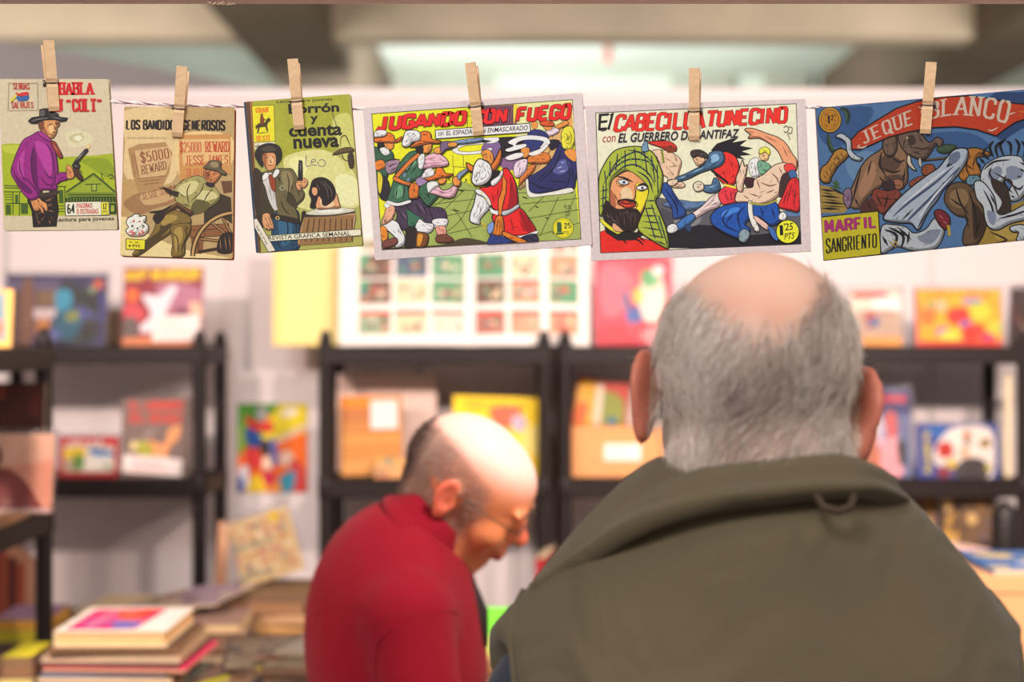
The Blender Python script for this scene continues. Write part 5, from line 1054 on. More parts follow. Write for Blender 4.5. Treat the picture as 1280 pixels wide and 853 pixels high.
def mask1(L, N_):
    h = 1 - bald1(L); low = sstep(-.115, -.045, L[:, 2] + .25 * np.abs(L[:, 0])) ** 1.5
    side = sstep(.035, .015, L[:, 1]) if False else 1 - sstep(.02, .045, L[:, 1])
    ear = 1 - ((np.abs(L[:, 0]) > .076) & (L[:, 2] < .022) & (L[:, 2] > -.06) | (np.abs(L[:, 0]) > .081)).astype(float)
    inr = (np.linalg.norm(L - np.array([0, 0, .0]), axis=1) < .17).astype(float)
    return h ** 1.5 * low * side * ear * inr * (L[:, 2] > -.12) + 1e-12
def flow1(p, rng):
    n = len(p); x, z = p[:, 0], p[:, 2]
    s_ = np.sin(x * 60 + z * 25) * .35 + np.sin(z * 70 - x * 30) * .25
    d = np.stack([-.55 + s_ + x * 3.0 * sstep(.02, -.08, z) if False else -.45 + s_ + (x * -4.0) * (z < 0), -.25 - 0 * x, -1 + 0 * x], 1)
    side = sstep(.045, .075, np.abs(x))[:, None]; d = d * (1 - side) + side * np.array([0, -.75, -.8])[None]
    return d + rng.normal(0, .22, (n, 3))
def len1(p, rng): return (.011 + .019 * sstep(-.09, .0, p[:, 2])) * rng.uniform(.6, 1.15, len(p))
def col1(p, rng):
    n = len(p); a = L3((252, 238, 228)); d_ = L3((148, 126, 114))
    t = np.clip(.42 + .5 * np.sin(p[:, 0] * 95 + p[:, 2] * 60) * np.sin(p[:, 2] * 80 + p[:, 0] * 30) * .6 + rng.normal(0, .28, n), 0, 1)
    t *= (1 - sstep(.03, .075, np.abs(p[:, 0])) * .6); t *= .55 + .45 * sstep(.10, .02, p[:, 2])if False else 1
    return mixc(np.tile(a, (n, 1)), d_, t)
hair_strands('hair', P, Nn, H1, mask1, flow1, len1, col1, 20000, .00034, M_hair, p1, O1, 3, 4, .20)
for q in (-1, 1):
    e = MB().ellipsoid((0, 0, 0), (.0115, .0115, .0115), 14, 10).build('eye', mat('eye_white', (230, 224, 218), .2), p1, True); e.location = H1 @ Vector((q * .031, .0850, .003)) - Vector(O1)
# vest
v = SDF(); VX, VY = .2, 1.165
v.ell((VX, VY, 1.16), (.205, .135, .36), .02); v.ell((VX, VY - .025, 1.28), (.19, .115, .19), .06)
for q in (-1, 1):
    v.cap((VX + q * .05, VY - .01, 1.425), (VX + q * .155, VY, 1.333), .072, .06, .05); v.cap((VX + q * .10, VY - .05, 1.30), (VX + q * .14, VY - .04, 1.18), .07, .08, .06)
    v.cap((VX + q * .155, VY, 1.333), (VX + q * .185, VY, 1.335), .055, .04, .02)
v.ell((VX, VY - .02, 1.44), (.085, .085, .06), .04)
v.cap((VX, VY - .01, 1.45), (VX, VY + .02, 1.56), .074, .074, .01, op='-')
for q in (-1, 1): v.chain
for q in (-1, 1):
    v.cap((VX + q * .243, VY - .03, 1.312), (VX + q * .262, VY - .03, .90), .058, .10, .012, op='-')
v.ell((VX, VY, .74), (.3, .3, .08), .01, op='-')
axv = (axis(-.06, .006, .46), axis(.98, .006, 1.35), axis(.78, .012, 1.1, .006, 1.53))
M_vest = mat('olive_vest', (99, 88, 67), .85, noise=(5, .06), sheen=.12, spec=.2)
_nt = M_vest.node_tree; _bb = _nt.nodes['Principled BSDF']
_n = _nt.nodes.new('ShaderNodeTexNoise'); _n.inputs['Scale'].default_value = 7; _n.inputs['Distortion'].default_value = 1.2
_n3 = _nt.nodes.new('ShaderNodeTexNoise'); _n3.inputs['Scale'].default_value = 500
_t = _nt.nodes.new('ShaderNodeTexCoord'); _bp = _nt.nodes.new('ShaderNodeBump'); _bp.inputs['Strength'].default_value = .8; _bp.inputs['Distance'].default_value = .02
_b2 = _nt.nodes.new('ShaderNodeBump'); _b2.inputs['Strength'].default_value = .25; _b2.inputs['Distance'].default_value = .001
_nt.links.new(_t.outputs['Object'], _n.inputs['Vector']); _nt.links.new(_t.outputs['Object'], _n3.inputs['Vector']); _nt.links.new(_n.outputs[0], _bp.inputs['Height'])
_nt.links.new(_n3.outputs[0], _b2.inputs['Height']); _nt.links.new(_bp.outputs[0], _b2.inputs['Normal']); _nt.links.new(_b2.outputs[0], _bb.inputs['Normal'])
vo, PV, QV = body('vest', v, axv, M_vest, p1, O1, 2)
# collar: a folded band from the left shoulder round the nape to the right
dC = 1.0
lowr = [(672, 748, 1.14), (700, 729, 1.125), (733, 707, 1.105), (786, 672, 1.075), (839, 651, 1.06), (897, 637, 1.052), (972, 627, 1.05), (1025, 622, 1.055), (1078, 621, 1.068), (1112, 630, 1.10), (1122, 640, 1.15), (1100, 655, 1.22)]
uppr = [(684, 726, 1.19), (710, 700, 1.18), (745, 668, 1.165), (790, 634, 1.145), (830, 608, 1.12), (876, 589, 1.10), (929, 577, 1.088), (985, 570, 1.085), (1040, 570, 1.09), (1082, 582, 1.11), (1102, 606, 1.15), (1085, 620, 1.22)]
def dense(l, n=6):
    out = []
    for i in range(len(l) - 1):
        a, b_, c_, d_ = l[max(i - 1, 0)], l[i], l[i + 1], l[min(i + 2, len(l) - 1)]
        for k in range(n):
            t = k / n; out.append(tuple(.5 * (2 * b_[q] + (c_[q] - a[q]) * t + (2 * a[q] - 5 * b_[q] + 4 * c_[q] - d_[q]) * t * t + (3 * b_[q] - a[q] - 3 * c_[q] + d_[q]) * t ** 3) for q in range(3)))
    return out + [l[-1]]
A_, B_ = dense(lowr), dense(uppr); prof = []; mb = MB(); rows = []
for i in range(len(A_)):
    lo_, up_ = at(*A_[i]), at(*B_[i]); nrm = (Vector(((at(*A_[min(i + 1, len(A_) - 1)]) - at(*A_[max(i - 1, 0)])))).cross(up_ - lo_)).normalized()
    row = []
    for t_, off in ((0, .004), (.0, .011), (.10, .0125), (.26, .010), (.34, .0075), (.42, .011), (.7, .011), (.92, .006), (1.0, 0), (1.0, -.008), (.9, -.014), (.5, -.012), (.1, -.006), (0, -.003)):
        row.append(lo_.lerp(up_, t_) + nrm * off - Vector(O1))
    rows.append(row)
nr = len(rows[0]); mb.add([p for r_ in rows for p in r_], [(i * nr + j, i * nr + (j + 1) % nr, (i + 1) * nr + (j + 1) % nr, (i + 1) * nr + j) for i in range(len(rows) - 1) for j in range(nr)] + [tuple(range(nr)), tuple((len(rows) - 1) * nr + j for j in range(nr))[::-1]])
co = mb.build('collar', M_vest, vo, True); co['label'] = 'folded stand collar of the vest'
# hanging loop under the collar
mb = MB(); c_ = at(1045, 630, 1.043) - Vector(O1)
mb.tube([c_ + Vector((-.014, .004, .006)), c_ + Vector((-.010, -.004, -.002)), c_ + Vector((0, -.006, -.005)), c_ + Vector((.010, -.004, -.002)), c_ + Vector((.014, .004, .006))], .003, 8)
mb.build('hanger_loop', mat('loop_brown', (70, 52, 38), .8), vo, True)
# armhole piping
def ring_on(P, N_, pts, off=.001):
    out = []
    for p in pts:
        d = ((P - np.array(p)) ** 2).sum(1); i = int(d.argmin()); out.append(Vector(P[i] + N_[i] * off))
    return out
NV = normals(PV, QV)
for q in (-1, 1):
    pts = [(VX + q * x, y, z) for x, y, z in ((.20, 1.17, 1.40), (.205, 1.12, 1.36), (.195, 1.09, 1.31), (.185, 1.085, 1.25), (.18, 1.09, 1.19), (.185, 1.10, 1.13), (.19, 1.12, 1.09))]
    rp = ring_on(PV, NV, [tuple(Vector(pts[i]).lerp(Vector(pts[i + 1]), k / 4)) for i in range(6) for k in range(4)])
    for _ in range(3): rp = [rp[0]] + [(rp[i - 1] + rp[i] + rp[i + 1]) / 3 for i in range(1, len(rp) - 1)] + [rp[-1]]
    mb = MB(); mb.tube([p - Vector(O1) for p in rp], .0028, 8); mb.build('armhole_piping', M_vest, vo, True)
# navy shirt sleeves
s_ = SDF()
for q in (-1, 1):
    s_.chain([(.2 + q * .158, 1.17, 1.325), (.2 + q * .17, 1.175, 1.28), (.2 + q * .218, 1.20, 1.03), (.2 + q * .158, 1.39, .89)], [.05, .055, .046, .034], .03)
s_.ell((.2, 1.17, 1.2), (.16, .10, .2), .03)
M_navy = cloth('navy_shirt', (46, 52, 66))
body('shirt', s_, (axis(-.10, .007, .50), axis(1.03, .007, 1.45), axis(.82, .007, 1.42)), M_navy, p1, O1, 1)
def legs(cx, cy, name, rgb, parent, org, fx=0, fy=1, w=.09):
    t = SDF()
    t.ell((cx, cy, .92), (.17 if fy else .12, .12 if fy else .17, .15), .04)
    for q in (-1, 1):
        dx, dy = (q * w, 0) if fy else (0, q * w)
        t.chain([(cx + dx, cy + dy, .88), (cx + dx + fx * .02, cy + dy + fy * .02, .48), (cx + dx, cy + dy, .09)], [.098, .072, .060], .04)
    body('trousers', t, (axis(cx - .25, .011, cx + .25), axis(cy - .25, .011, cy + .25), axis(.03, .016, 1.05)), cloth(name, rgb), parent, org, 1)
    sh = SDF()
    for q in (-1, 1):
        dx, dy = (q * (w + .005), 0) if fy else (0, q * (w + .005))
        sh.cap((cx + dx - fx * .03, cy + dy - fy * .03, .052), (cx + dx + fx * .15, cy + dy + fy * .15, .04), .045, .038, .02); sh.cap((cx + dx, cy + dy, .06), (cx + dx, cy + dy, .10), .05, .048, .02)
    sh.ell((cx, cy, -.1), (.6, .6, .1), .001, op='-')
    body('shoes', sh, (axis(cx - .25, .008, cx + .25), axis(cy - .25, .008, cy + .25), axis(-.02, .008, .17)), mat('shoe_leather', (46, 34, 28), .4), parent, org, 1)
legs(.2, 1.18, 'grey_trousers', (82, 80, 84), p1, O1)

# ---------------- the man in the crimson sweater, in profile
O2 = (-.2, 2.22, 0)
H2 = mat4((-.074, 2.222, 1.364), ('Z', -101), ('Y', 8), ('X', -31))
p2 = thing('person', 'person in profile with glasses, balding, in a crimson knit sweater, looking down', 'person', O2)
b = SDF(); head(b, H2, 1, .112); ears(b, H2, 20, 1.02, .002)
nb = H2 @ Vector((0, -.03, -.045)); b.cap(nb, (-.165, 2.222, 1.235), .062, .068, .03); b.cap(H2 @ Vector((0, .02, -.07)), (-.12, 2.222, 1.22), .035, .05, .035)
b.ell((-.185, 2.22, 1.08), (.10, .165, .22), .05); b.ell((-.21, 2.22, .93), (.10, .15, .12), .05)
for q in (-1, 1):
    b.chain([(-.15, 2.22 + q * .15, 1.21), (-.10, 2.22 + q * .21, .98), (.12, 2.22 + q * .12, .90)], [.045, .037, .026], .03)
    hand(b, (.12, 2.22 + q * .12, .90), (1, -q * .2, -.15), (.15, 0, 1), q, 22)
    b.chain([(-.21, 2.22 + q * .08, .90), (-.19, 2.22 + q * .09, .48), (-.21, 2.22 + q * .095, .10)], [.078, .052, .036], .04)
    b.cap((-.22, 2.22 + q * .095, .055), (-.08, 2.22 + q * .105, .04), .036, .03, .03)
ax2 = (axis(-.40, .008, -.20, .0034, .10, .006, .36), axis(1.94, .008, 2.10, .0034, 2.34, .008, 2.50), axis(-.01, .014, .82, .005, .96, .01, 1.20, .0034, 1.54))
def ink2(P):
    L = loc_of(P, H2); c = np.tile(L3((222, 138, 92)), (len(P), 1))
    c = mixc(c, L3((238, 196, 186)), sstep(.03, .09, L[:, 2])); c = mixc(c, L3((214, 110, 84)), sstep(.09, .115, L[:, 1]) * (L[:, 2] < .01) * .8)
    ear = sstep(.080, .088, np.abs(L[:, 0])) * (np.abs(L[:, 2]) < .06); c = mixc(c, L3((226, 116, 92)), ear)
    c = mixc(c, L3((176, 112, 80)), sstep(-.03, -.07, L[:, 2]) * sstep(.0, .05, L[:, 1]) * .5 if False else .35 * (L[:, 2] < -.035) * (L[:, 1] > .0))
    lip = (np.abs(L[:, 0]) < .022) & (L[:, 1] > .085) & (L[:, 2] < -.049) & (L[:, 2] > -.067); c = mixc(c, L3((178, 88, 74)), lip.astype(float))
    h = hairm2(L); return mixc(c, L3((152, 108, 92)), np.clip(h * .8, 0, 1) * (np.linalg.norm(L, axis=1) < .15))
def hairm2(L):
    x, y, z = np.abs(L[:, 0]), L[:, 1], L[:, 2]
    top = .078 - .034 * sstep(-.05, .06, y)               # upper hairline, falling towards the temple
    m = (1 - sstep(top - .012, top + .01, z)) * sstep(-.085, -.06, z + .30 * np.maximum(0, y + .03)) * (1 - sstep(.030, .058, y - .3 * np.minimum(0, z)))
    m = m * (1 - ((x > .070) & (z < .022) & (z > -.05) & (y > -.052) & (y < .010)))
    return m * (x < .083)
o, P, Q = body('body', b, ax2, M_skin, p2, O2, 1, ink2); Nn = normals(P, Q)
def flow2(p, rng): d = np.tile(np.array([[0, -.8, -.6]]), (len(p), 1)); d[p[:, 1] < -.07] = (0, -.2, -1); return d + rng.normal(0, .2, (len(p), 3))
def col2(p, rng):
    n = len(p); t = np.clip(sstep(-.04, -.095, p[:, 1]) if False else 1 - sstep(-.098, -.066, p[:, 1]) + rng.normal(0, .25, n), 0, 1)
    return mixc(np.tile(L3((206, 176, 162)), (n, 1)), L3((52, 36, 32)), t)
hair_strands('hair', P, Nn, H2, lambda L, N_: hairm2(L) * (np.linalg.norm(L, axis=1) < .15) * (.45 + .55 * (L[:, 1] < -.03)) + 1e-12, flow2, lambda p, r: (.010 + .004 * (p[:, 1] < -.05)) * r.uniform(.6, 1.2, len(p)), col2, 22000, .00042, M_hair, p2, O2, 5, 3, .22)
for q in (-1, 1):
    e = MB().ellipsoid((0, 0, 0), (.0115, .0115, .0115), 14, 10).build('eye', mat('eye_white', (230, 224, 218), .2), p2, True); e.location = H2 @ Vector((q * .031, .0850, .003)) - Vector(O2)
    mb = MB(); pts = [H2 @ Vector((q * .031 + .018 * (k / 6 - .5) * 1.6, .104 - abs(k / 6 - .5) * .012 * (1 if (k - 3) * q > 0 else .2), .028 + .003 * math.sin(k / 6 * 3.1))) - Vector(O2) for k in range(7)]
    mb.tube(pts, .0022, 6); mb.build('eyebrow', mat('eyebrow_grey', (112, 84, 70), .8), p2, True)
# sweater
w = SDF()
w.ell((-.175, 2.22, 1.09), (.137, .185, .26), .02); w.ell((-.200, 2.22, 1.17), (.112, .165, .155), .05); w.ell((-.18, 2.22, 1.235), (.075, .09, .055), .05)
for q in (-1, 1):
    w.cap((-.170, 2.22 + q * .055, 1.250), (-.152, 2.22 + q * .150, 1.203), .057, .062, .05)
    w.cap((-.152, 2.22 + q * .165, 1.20), (-.105, 2.22 + q * .215, .98), .066, .052, .018); w.cap((-.105, 2.22 + q * .215, .98), (.09, 2.22 + q * .135, .905), .052, .036, .03)
w.ell((-.2, 2.22, .78), (.3, .3, .08), .01, op='-'); w.cap((-.155, 2.22, 1.27), (-.09, 2.22, 1.40), .070, .085, .012, op='-')
M_knit = mat('crimson_knit', (134, 8, 32), .9, noise=(6, .07), sheen=.05, spec=.2)
_nt = M_knit.node_tree; _bb = _nt.nodes['Principled BSDF']; _t = _nt.nodes.new('ShaderNodeTexCoord')
_w = _nt.nodes.new('ShaderNodeTexWave'); _w.inputs['Scale'].default_value = 110; _w.wave_type = 'BANDS'; _w.bands_direction = 'DIAGONAL'
_n = _nt.nodes.new('ShaderNodeTexNoise'); _n.inputs['Scale'].default_value = 9; _n.inputs['Distortion'].default_value = 1.0
_b1 = _nt.nodes.new('ShaderNodeBump'); _b1.inputs['Strength'].default_value = .5; _b1.inputs['Distance'].default_value = .012; _b2 = _nt.nodes.new('ShaderNodeBump'); _b2.inputs['Strength'].default_value = .3; _b2.inputs['Distance'].default_value = .001
for n_ in (_w, _n): _nt.links.new(_t.outputs['Object'], n_.inputs['Vector'])
_nt.links.new(_n.outputs[0], _b1.inputs['Height']); _nt.links.new(_w.outputs[0], _b2.inputs['Height']); _nt.links.new(_b1.outputs[0], _b2.inputs['Normal']); _nt.links.new(_b2.outputs[0], _bb.inputs['Normal'])
wo, PW, QW = body('sweater', w, (axis(-.38, .006, .16), axis(1.92, .006, 2.52), axis(.84, .006, 1.40)), M_knit, p2, O2, 2)
# ribbed collar: flared ring round the neck
mb = MB(); rows = []; n = 150
C0 = Vector((-.124, 2.222, 1.318)); ux = Vector((.66, 0, -.75)).normalized(); uz = Vector((.75, 0, .66)).normalized()
for i in range(n):
    a = 2 * math.pi * i / n; rib = .0012 * (i % 2); c_, s2 = math.cos(a), math.sin(a); rr_ = []
    for h, g in ((.018, -.006), (.023, -.001), (.021, .004), (.006, .012 + rib), (-.014, .024 + rib), (-.036, .048 + rib), (-.048, .053), (-.046, .043), (-.012, .012), (.01, .0)):
        rr_.append(C0 + ux * (c_ * (.056 + g * (.7 if c_ < 0 else .8))) + Vector((0, s2 * (.066 + g), 0)) + uz.lerp(Vector((.1, 0, .9)), max(0, min(.55, .2 - c_))) * h - Vector(O2))
    rows.append(rr_)
nr = len(rows[0]); mb.add([p for r_ in rows for p in r_], [(i * nr + j, i * nr + (j + 1) % nr, ((i + 1) % n) * nr + (j + 1) % nr, ((i + 1) % n) * nr + j) for i in range(n) for j in range(nr)])
mb.build('collar', M_knit, wo, True)['label'] = 'ribbed fold-over collar'
mb = MB(); mb.tube([(.105, -.02, 1.262), (.128, -.025, 1.225), (.146, -.03, 1.18), (.150, -.03, 1.13)], [.010, .016, .018, .014], 10)
_ws = [tuple(at(px_, py_, dd_)) for px_, py_, dd_ in ((484, 856, 2.02), (483, 820, 2.02), (488, 795, 2.02), (505, 779, 2.02), (530, 768, 2.02), (555, 764, 2.04), (575, 770, 2.08))]
PW3 = normals(PW, QW); _rp = ring_on(PW, PW3, [tuple(Vector(_ws[i]).lerp(Vector(_ws[i + 1]), k / 4)) for i in range(6) for k in range(4)], .0005)
for _ in range(3): _rp = [_rp[0]] + [(_rp[i - 1] + _rp[i] + _rp[i + 1]) / 3 for i in range(1, len(_rp) - 1)] + [_rp[-1]]
MB().tube([p - Vector(O2) for p in _rp], .0022, 8).build('shoulder_seam', M_knit, wo, True)
mb.build('placket', mat('dark_placket', (30, 22, 24), .8), wo, True)
# glasses
g = thing('_', '', ''); bpy.data.objects.remove(g)
mb = MB(); OM = Vector(O2)
gl = []
for q in (-1, 1):
    mb2 = [H2 @ Vector((q * .034 + .0255 * math.cos(t), .1105 - .0015 * abs(math.cos(t)) - .004 * (q * math.cos(t) > 0) * abs(math.cos(t)), .002 + .0185 * math.sin(t))) - OM for t in np.linspace(0, 2 * math.pi, 25)]
    mb.tube(mb2, .0011, 6, cap=False)
    mb.tube([H2 @ Vector(p) - OM for p in ((q * .060, .106, .008), (q * .072, .100, .010), (q * .080, .05, .014), (q * .084, .0, .020), (q * .082, -.012, .006))], .0013, 6)
mb.tube([H2 @ Vector(p) - OM for p in ((-.009, .1115, .004), (0, .114, .007), (.009, .1115, .004))], .0011, 6)
fr = mb.build('glasses_frame', mat('metal_frame', (96, 84, 78), .3, .8), p2, True)
mg = bpy.data.materials.new('lens_glass'); mg.use_nodes = True; nt = mg.node_tree; nt.nodes.remove(nt.nodes['Principled BSDF'])
t1, g1, mx = nt.nodes.new('ShaderNodeBsdfTransparent'), nt.nodes.new('ShaderNodeBsdfGlossy'), nt.nodes.new('ShaderNodeMixShader'); lw = nt.nodes.new('ShaderNodeFresnel'); lw.inputs[0].default_value = 1.4
g1.inputs['Roughness'].default_value = .03; nt.links.new(lw.outputs[0], mx.inputs[0]); nt.links.new(t1.outputs[0], mx.inputs[1]); nt.links.new(g1.outputs[0], mx.inputs[2]); nt.links.new(mx.outputs[0], nt.nodes['Material Output'].inputs[0])
for q in (-1, 1):
    mb = MB(); ps = [H2 @ Vector((q * .034 + .025 * math.cos(t), .1098, .002 + .018 * math.sin(t))) - OM for t in np.linspace(0, 2 * math.pi, 24, endpoint=False)]
    mb.add(ps, [tuple(range(24))]); mb.build('lens', mg, fr)
legs(-.21, 2.22, 'brown_trousers', (92, 76, 62), p2, O2, 1, 0)
# ------------------------------------------------------------ racks
M_rack = mat('black_plastic', (30, 22, 22), .5, spec=.3, bump=(90, .1))
TIERS = (.17, .515, .86, 1.243, 1.586)
RW, RD = .60, .30
def rack(name, loc, rz, label):
    t = thing('shelf_rack', label, 'shelf rack', loc, (0, 0, R(rz)), 'black plastic shelf racks')
    for x in (.018, RW - .018):
        for y in (.018, RD - .018):
            mb = MB(); mb.tube([(x, y, 0), (x, y, .01), (x, y, 1.595), (x, y, 1.605), (x, y, 1.612), (x, y, 1.622), (x, y, 1.628)], [.021, .0178, .0178, .0178, .012, .0135, .004], 12)
            for z in TIERS[:-1]: mb.tube([(x, y, z - .05), (x, y, z - .046), (x, y, z + .004), (x, y, z + .008)], [.0178, .0205, .0205, .0178], 12)
            mb.build('post', M_rack, t, True)
    for z in TIERS:
        mb = MB(); r = .036
        mb.rbox((.002, 0, z - .046), (RW - .002, .012, z), .003); mb.rbox((.002, RD - .012, z - .046), (RW - .002, RD, z), .003)
        mb.rbox((0, .006, z - .046), (.012, RD - .006, z), .003); mb.rbox((RW - .012, .006, z - .046), (RW, RD - .006, z), .003)
        mb.box((.008, .008, z - .012), (RW - .008, RD - .008, z - .003))
        for k in range(1, 8): mb.box((.008, k * RD / 8 - .004, z - .03), (RW - .008, k * RD / 8 + .004, z - .001))
        for k in range(1, 5): mb.box((k * RW / 5 - .004, .008, z - .03), (k * RW / 5 + .004, RD - .008, z - .0015))
        mb.build('shelf', M_rack, t)
    return t
RY = 3.65
rack('left', (-1.388, RY, 0), 0, 'black plastic shelf rack against the wall at the left, beside the colourful poster')
rack('mid', (-.499, RY, 0), 0, 'black plastic shelf rack behind the man in the crimson sweater')
rack('mid_right', (.119, RY, 0), 0, 'black plastic shelf rack with a cardboard box, behind the grey-haired head')
rack('right', (.737, RY, 0), 0, 'black plastic shelf rack at the right edge, holding the yellow and orange comic')
rack('side', (-.97, 2.42, 0), 90, 'black plastic shelf rack at the left edge, nearest to the table')
# ------------------------------------------------------------ tables
M_table = mat('table_laminate', (186, 168, 150), .5, noise=(4, .05)); M_leg = mat('grey_steel', (120, 118, 118), .4, .6)
def table(x0, x1, y0, y1, z, label, cloth=None):
    t = thing('trestle_table', label, 'table', ((x0 + x1) / 2, (y0 + y1) / 2, 0)); w, d = (x1 - x0) / 2, (y1 - y0) / 2
    MB().rbox((-w, -d, z - .03), (w, d, z), .004).build('tabletop', M_table, t)
    for a in (-1, 1):
        for b_ in (-1, 1): MB().tube([(a * (w - .06), b_ * (d - .06), 0), (a * (w - .06), b_ * (d - .06), z - .028)], .016, 10).build('leg', M_leg, t, True)
TZ = .78
table(-.93, 1.42, 2.56, 3.60, TZ, 'long low table heaped with comics in front of the racks')
table(-1.46, -.95, 3.08, 3.56, TZ, 'small low table in the left corner behind the side rack')
table(-1.1, 1.5, 1.44, 1.93, .80, 'counter table between the two men')
# ------------------------------------------------------------ comics and books
M_paper = attr_mat('book_print', .55, 0, .4, fibre=(40, .05))
M_slv = bpy.data.materials.new('clear_sleeve'); M_slv.use_nodes = True; nt = M_slv.node_tree; nt.nodes.remove(nt.nodes['Principled BSDF'])
t1, g1, mx = nt.nodes.new('ShaderNodeBsdfTransparent'), nt.nodes.new('ShaderNodeBsdfGlossy'), nt.nodes.new('ShaderNodeMixShader'); lw = nt.nodes.new('ShaderNodeFresnel'); lw.inputs[0].default_value = 1.5
t1.inputs[0].default_value = (.93, .93, .94, 1); g1.inputs['Roughness'].default_value = .12
_n = nt.nodes.new('ShaderNodeTexNoise'); _n.inputs['Scale'].default_value = 14; _n.inputs['Distortion'].default_value = 2; _bp = nt.nodes.new('ShaderNodeBump'); _bp.inputs['Distance'].default_value = .01; _bp.inputs['Strength'].default_value = .6
nt.links.new(_n.outputs[0], _bp.inputs['Height']); nt.links.new(_bp.outputs[0], g1.inputs['Normal']); nt.links.new(_bp.outputs[0], lw.inputs['Normal'])
nt.links.new(lw.outputs[0], mx.inputs[0]); nt.links.new(t1.outputs[0], mx.inputs[1]); nt.links.new(g1.outputs[0], mx.inputs[2]); nt.links.new(mx.outputs[0], nt.nodes['Material Output'].inputs[0])

def book(label, loc, rot, w, h, t, cover, pages=(222, 204, 170), art=None, spine=None, group=None, name='comic_book', cat='comic', sleeve=False, hard=False, back=None, ext=None, bound=False):
    """stands on its bottom edge, front to -y, origin at the bottom centre"""
    o = thing(name, label, cat, loc, tuple(R(a) for a in rot), group)
    c = tuple(min(.9, k) for k in lin(cover)); cs = tuple(min(.9, k) for k in lin(spine or cover)); cb = tuple(min(.9, k) for k in lin(back or cover)); th = .003 if hard else .0006; e = .003 if hard else .0004
    mb = MB()
    mb.box((-w / 2, 0, 0), (w / 2, th, h), c); mb.box((-w / 2, t - th, 0), (w / 2, t, h), cb); mb.box((-w / 2, th, 0), (-w / 2 + th, t - th, h), cs); mb.build('cover', M_paper, o)
    if bound: MB().box((-w / 2, 0, -.001), (w / 2, t, -.0001), cs).build('spine', M_paper, o)
    pb = MB(); n = max(1, min(6, int(t / .004)))
    for i in range(n):
        a = th + (t - 2 * th) * i / n; q = tuple(k * (1 - .06 * (i % 2)) for k in lin(pages))
        pb.box((-w / 2 + th, a, e), (w / 2 - e - .0006 * (i % 3), th + (t - 2 * th) * (i + 1) / n - .00005, h - e), q)
    pb.build('page_block', M_paper, o)
    if art:
        A_ = Art(lambda x, y: ((x / 100 - .5) * w, h * (1 - y / 100)), 1.0, step=.00003, front=-.00004); A_.frame = [(0, 0), (100, 0), (100, 100), (0, 100)]
        art(A_); A_.build(o, M_paper)
    if ext: ext(o)
    if sleeve:
        MB().box((-w / 2 - .006, -.003, -.0), (w / 2 + .006, t + .002, h + .010)).build('plastic_sleeve', M_slv, o)
    return o
def blobs(seed, cols, n=24, r=(5, 16), box=(4, 4, 96, 96)):
    def f(a):
        rg = random.Random(seed)
        for i in range(n):
            x, y = rg.uniform(box[0], box[2]), rg.uniform(box[1], box[3]); r1, r2 = rg.uniform(*r), rg.uniform(*r); k = rg.randint(5, 8); ph = rg.random() * 6
            a.P(rg.choice(cols), [(x + r1 * rg.uniform(.6, 1.15) * math.cos(ph + 2 * math.pi * j / k), y + r2 * rg.uniform(.6, 1.15) * math.sin(ph + 2 * math.pi * j / k)) for j in range(k)], ol=.6)
    return f
def stand(px0, px1, pyt, pyb, d, label, cover, lean=6, t=.006, rz=0, roll=0, zfix=None, **k):
    a, b_ = at(px0, pyb, d), at(px1, pyt, d); w = b_.x - a.x; h = (b_.z - a.z)
    z = a.z if zfix is None else zfix; z += w / 2 * abs(math.sin(R(roll))) + t * math.sin(R(abs(lean))); h = b_.z - z
    return book(label, ((a.x + b_.x) / 2, d, z + .0008), (-lean, roll, rz), w, h / math.cos(R(lean)), t, cover, **k)
T1, T2, T3 = TIERS[4], TIERS[3], TIERS[2]
def note(x0, y0, x1, y1, mark=None, tilt=0):
    """paper price note stuck on a cover, in per cent of the cover"""
    def f(o):
        c = next(ch for ch in o.children if ch.name.startswith('cover')); vs = [v.co for v in c.data.vertices]; W = 2 * max(v.x for v in vs); Hh = max(v.z for v in vs)
        mb = MB(); Mx = Matrix.Translation((((x0 + x1) / 200 - .5) * W, -.004, (1 - (y0 + y1) / 200) * Hh)) @ Matrix.Rotation(R(tilt), 4, 'Y'); a_, b_ = (x1 - x0) / 200 * W, (y1 - y0) / 200 * Hh
        wh = lin((236, 222, 218)); mb.box((-a_, -.0004, -b_), (a_, 0, b_), wh, Mx)
        rg = random.Random(3)
        for k in range(4):
            if mark: z = b_ * (.55 - k * .36); mb.box((-a_ * .7, -.0008, z - b_ * .05), (a_ * rg.uniform(.2, .7), -.0005, z + b_ * .05), lin(mark), Mx)
        mb.build('price_note', M_paper, o)['label'] = 'white paper price note'
    return f
# ---- left rack, top tier
def art_dark(a):
    a.Q((52, 44, 92), '0,0 100,0 100,100 0,100'); a.Q((96, 84, 120), '0,8 56,8 56,22 0,22'); a.Q((92, 56, 44), '0,22 22,22 26,100 0,100'); a.P((128, 84, 60), '16,12 27,14 28,90 18,94'); a.Q((128, 96, 62), '30,22 50,22 50,46 30,46')
    a.Q((212, 196, 196), '28,48 52,48 48,62 28,62'); a.P((198, 130, 60), '32,64 44,64 42,84 32,86'); a.P((26, 36, 40), '54,10 78,20 92,30 92,70 88,94 60,98 46,90 50,60')
    a.P((58, 158, 190), '50,24 62,22 66,36 62,50 54,54 49,42'); a.P((24, 96, 120), '52,54 70,48 80,60 70,86 60,92 48,80'); a.P((140, 150, 60), '60,56 74,50 72,62 62,66'); a.P((70, 80, 150), '70,44 84,52 92,66 82,72 74,60'); a.E((216, 92, 52), 91, 14, 5, 7); a.P((60, 60, 130), '92,30 99,30 99,60 94,66'); a.E((24, 20, 26), 84, 74, 9, 14); a.P((92, 100, 170), '46,78 54,80 52,92 46,90'); a.E((150, 170, 130), 85, 22, 3, 5)
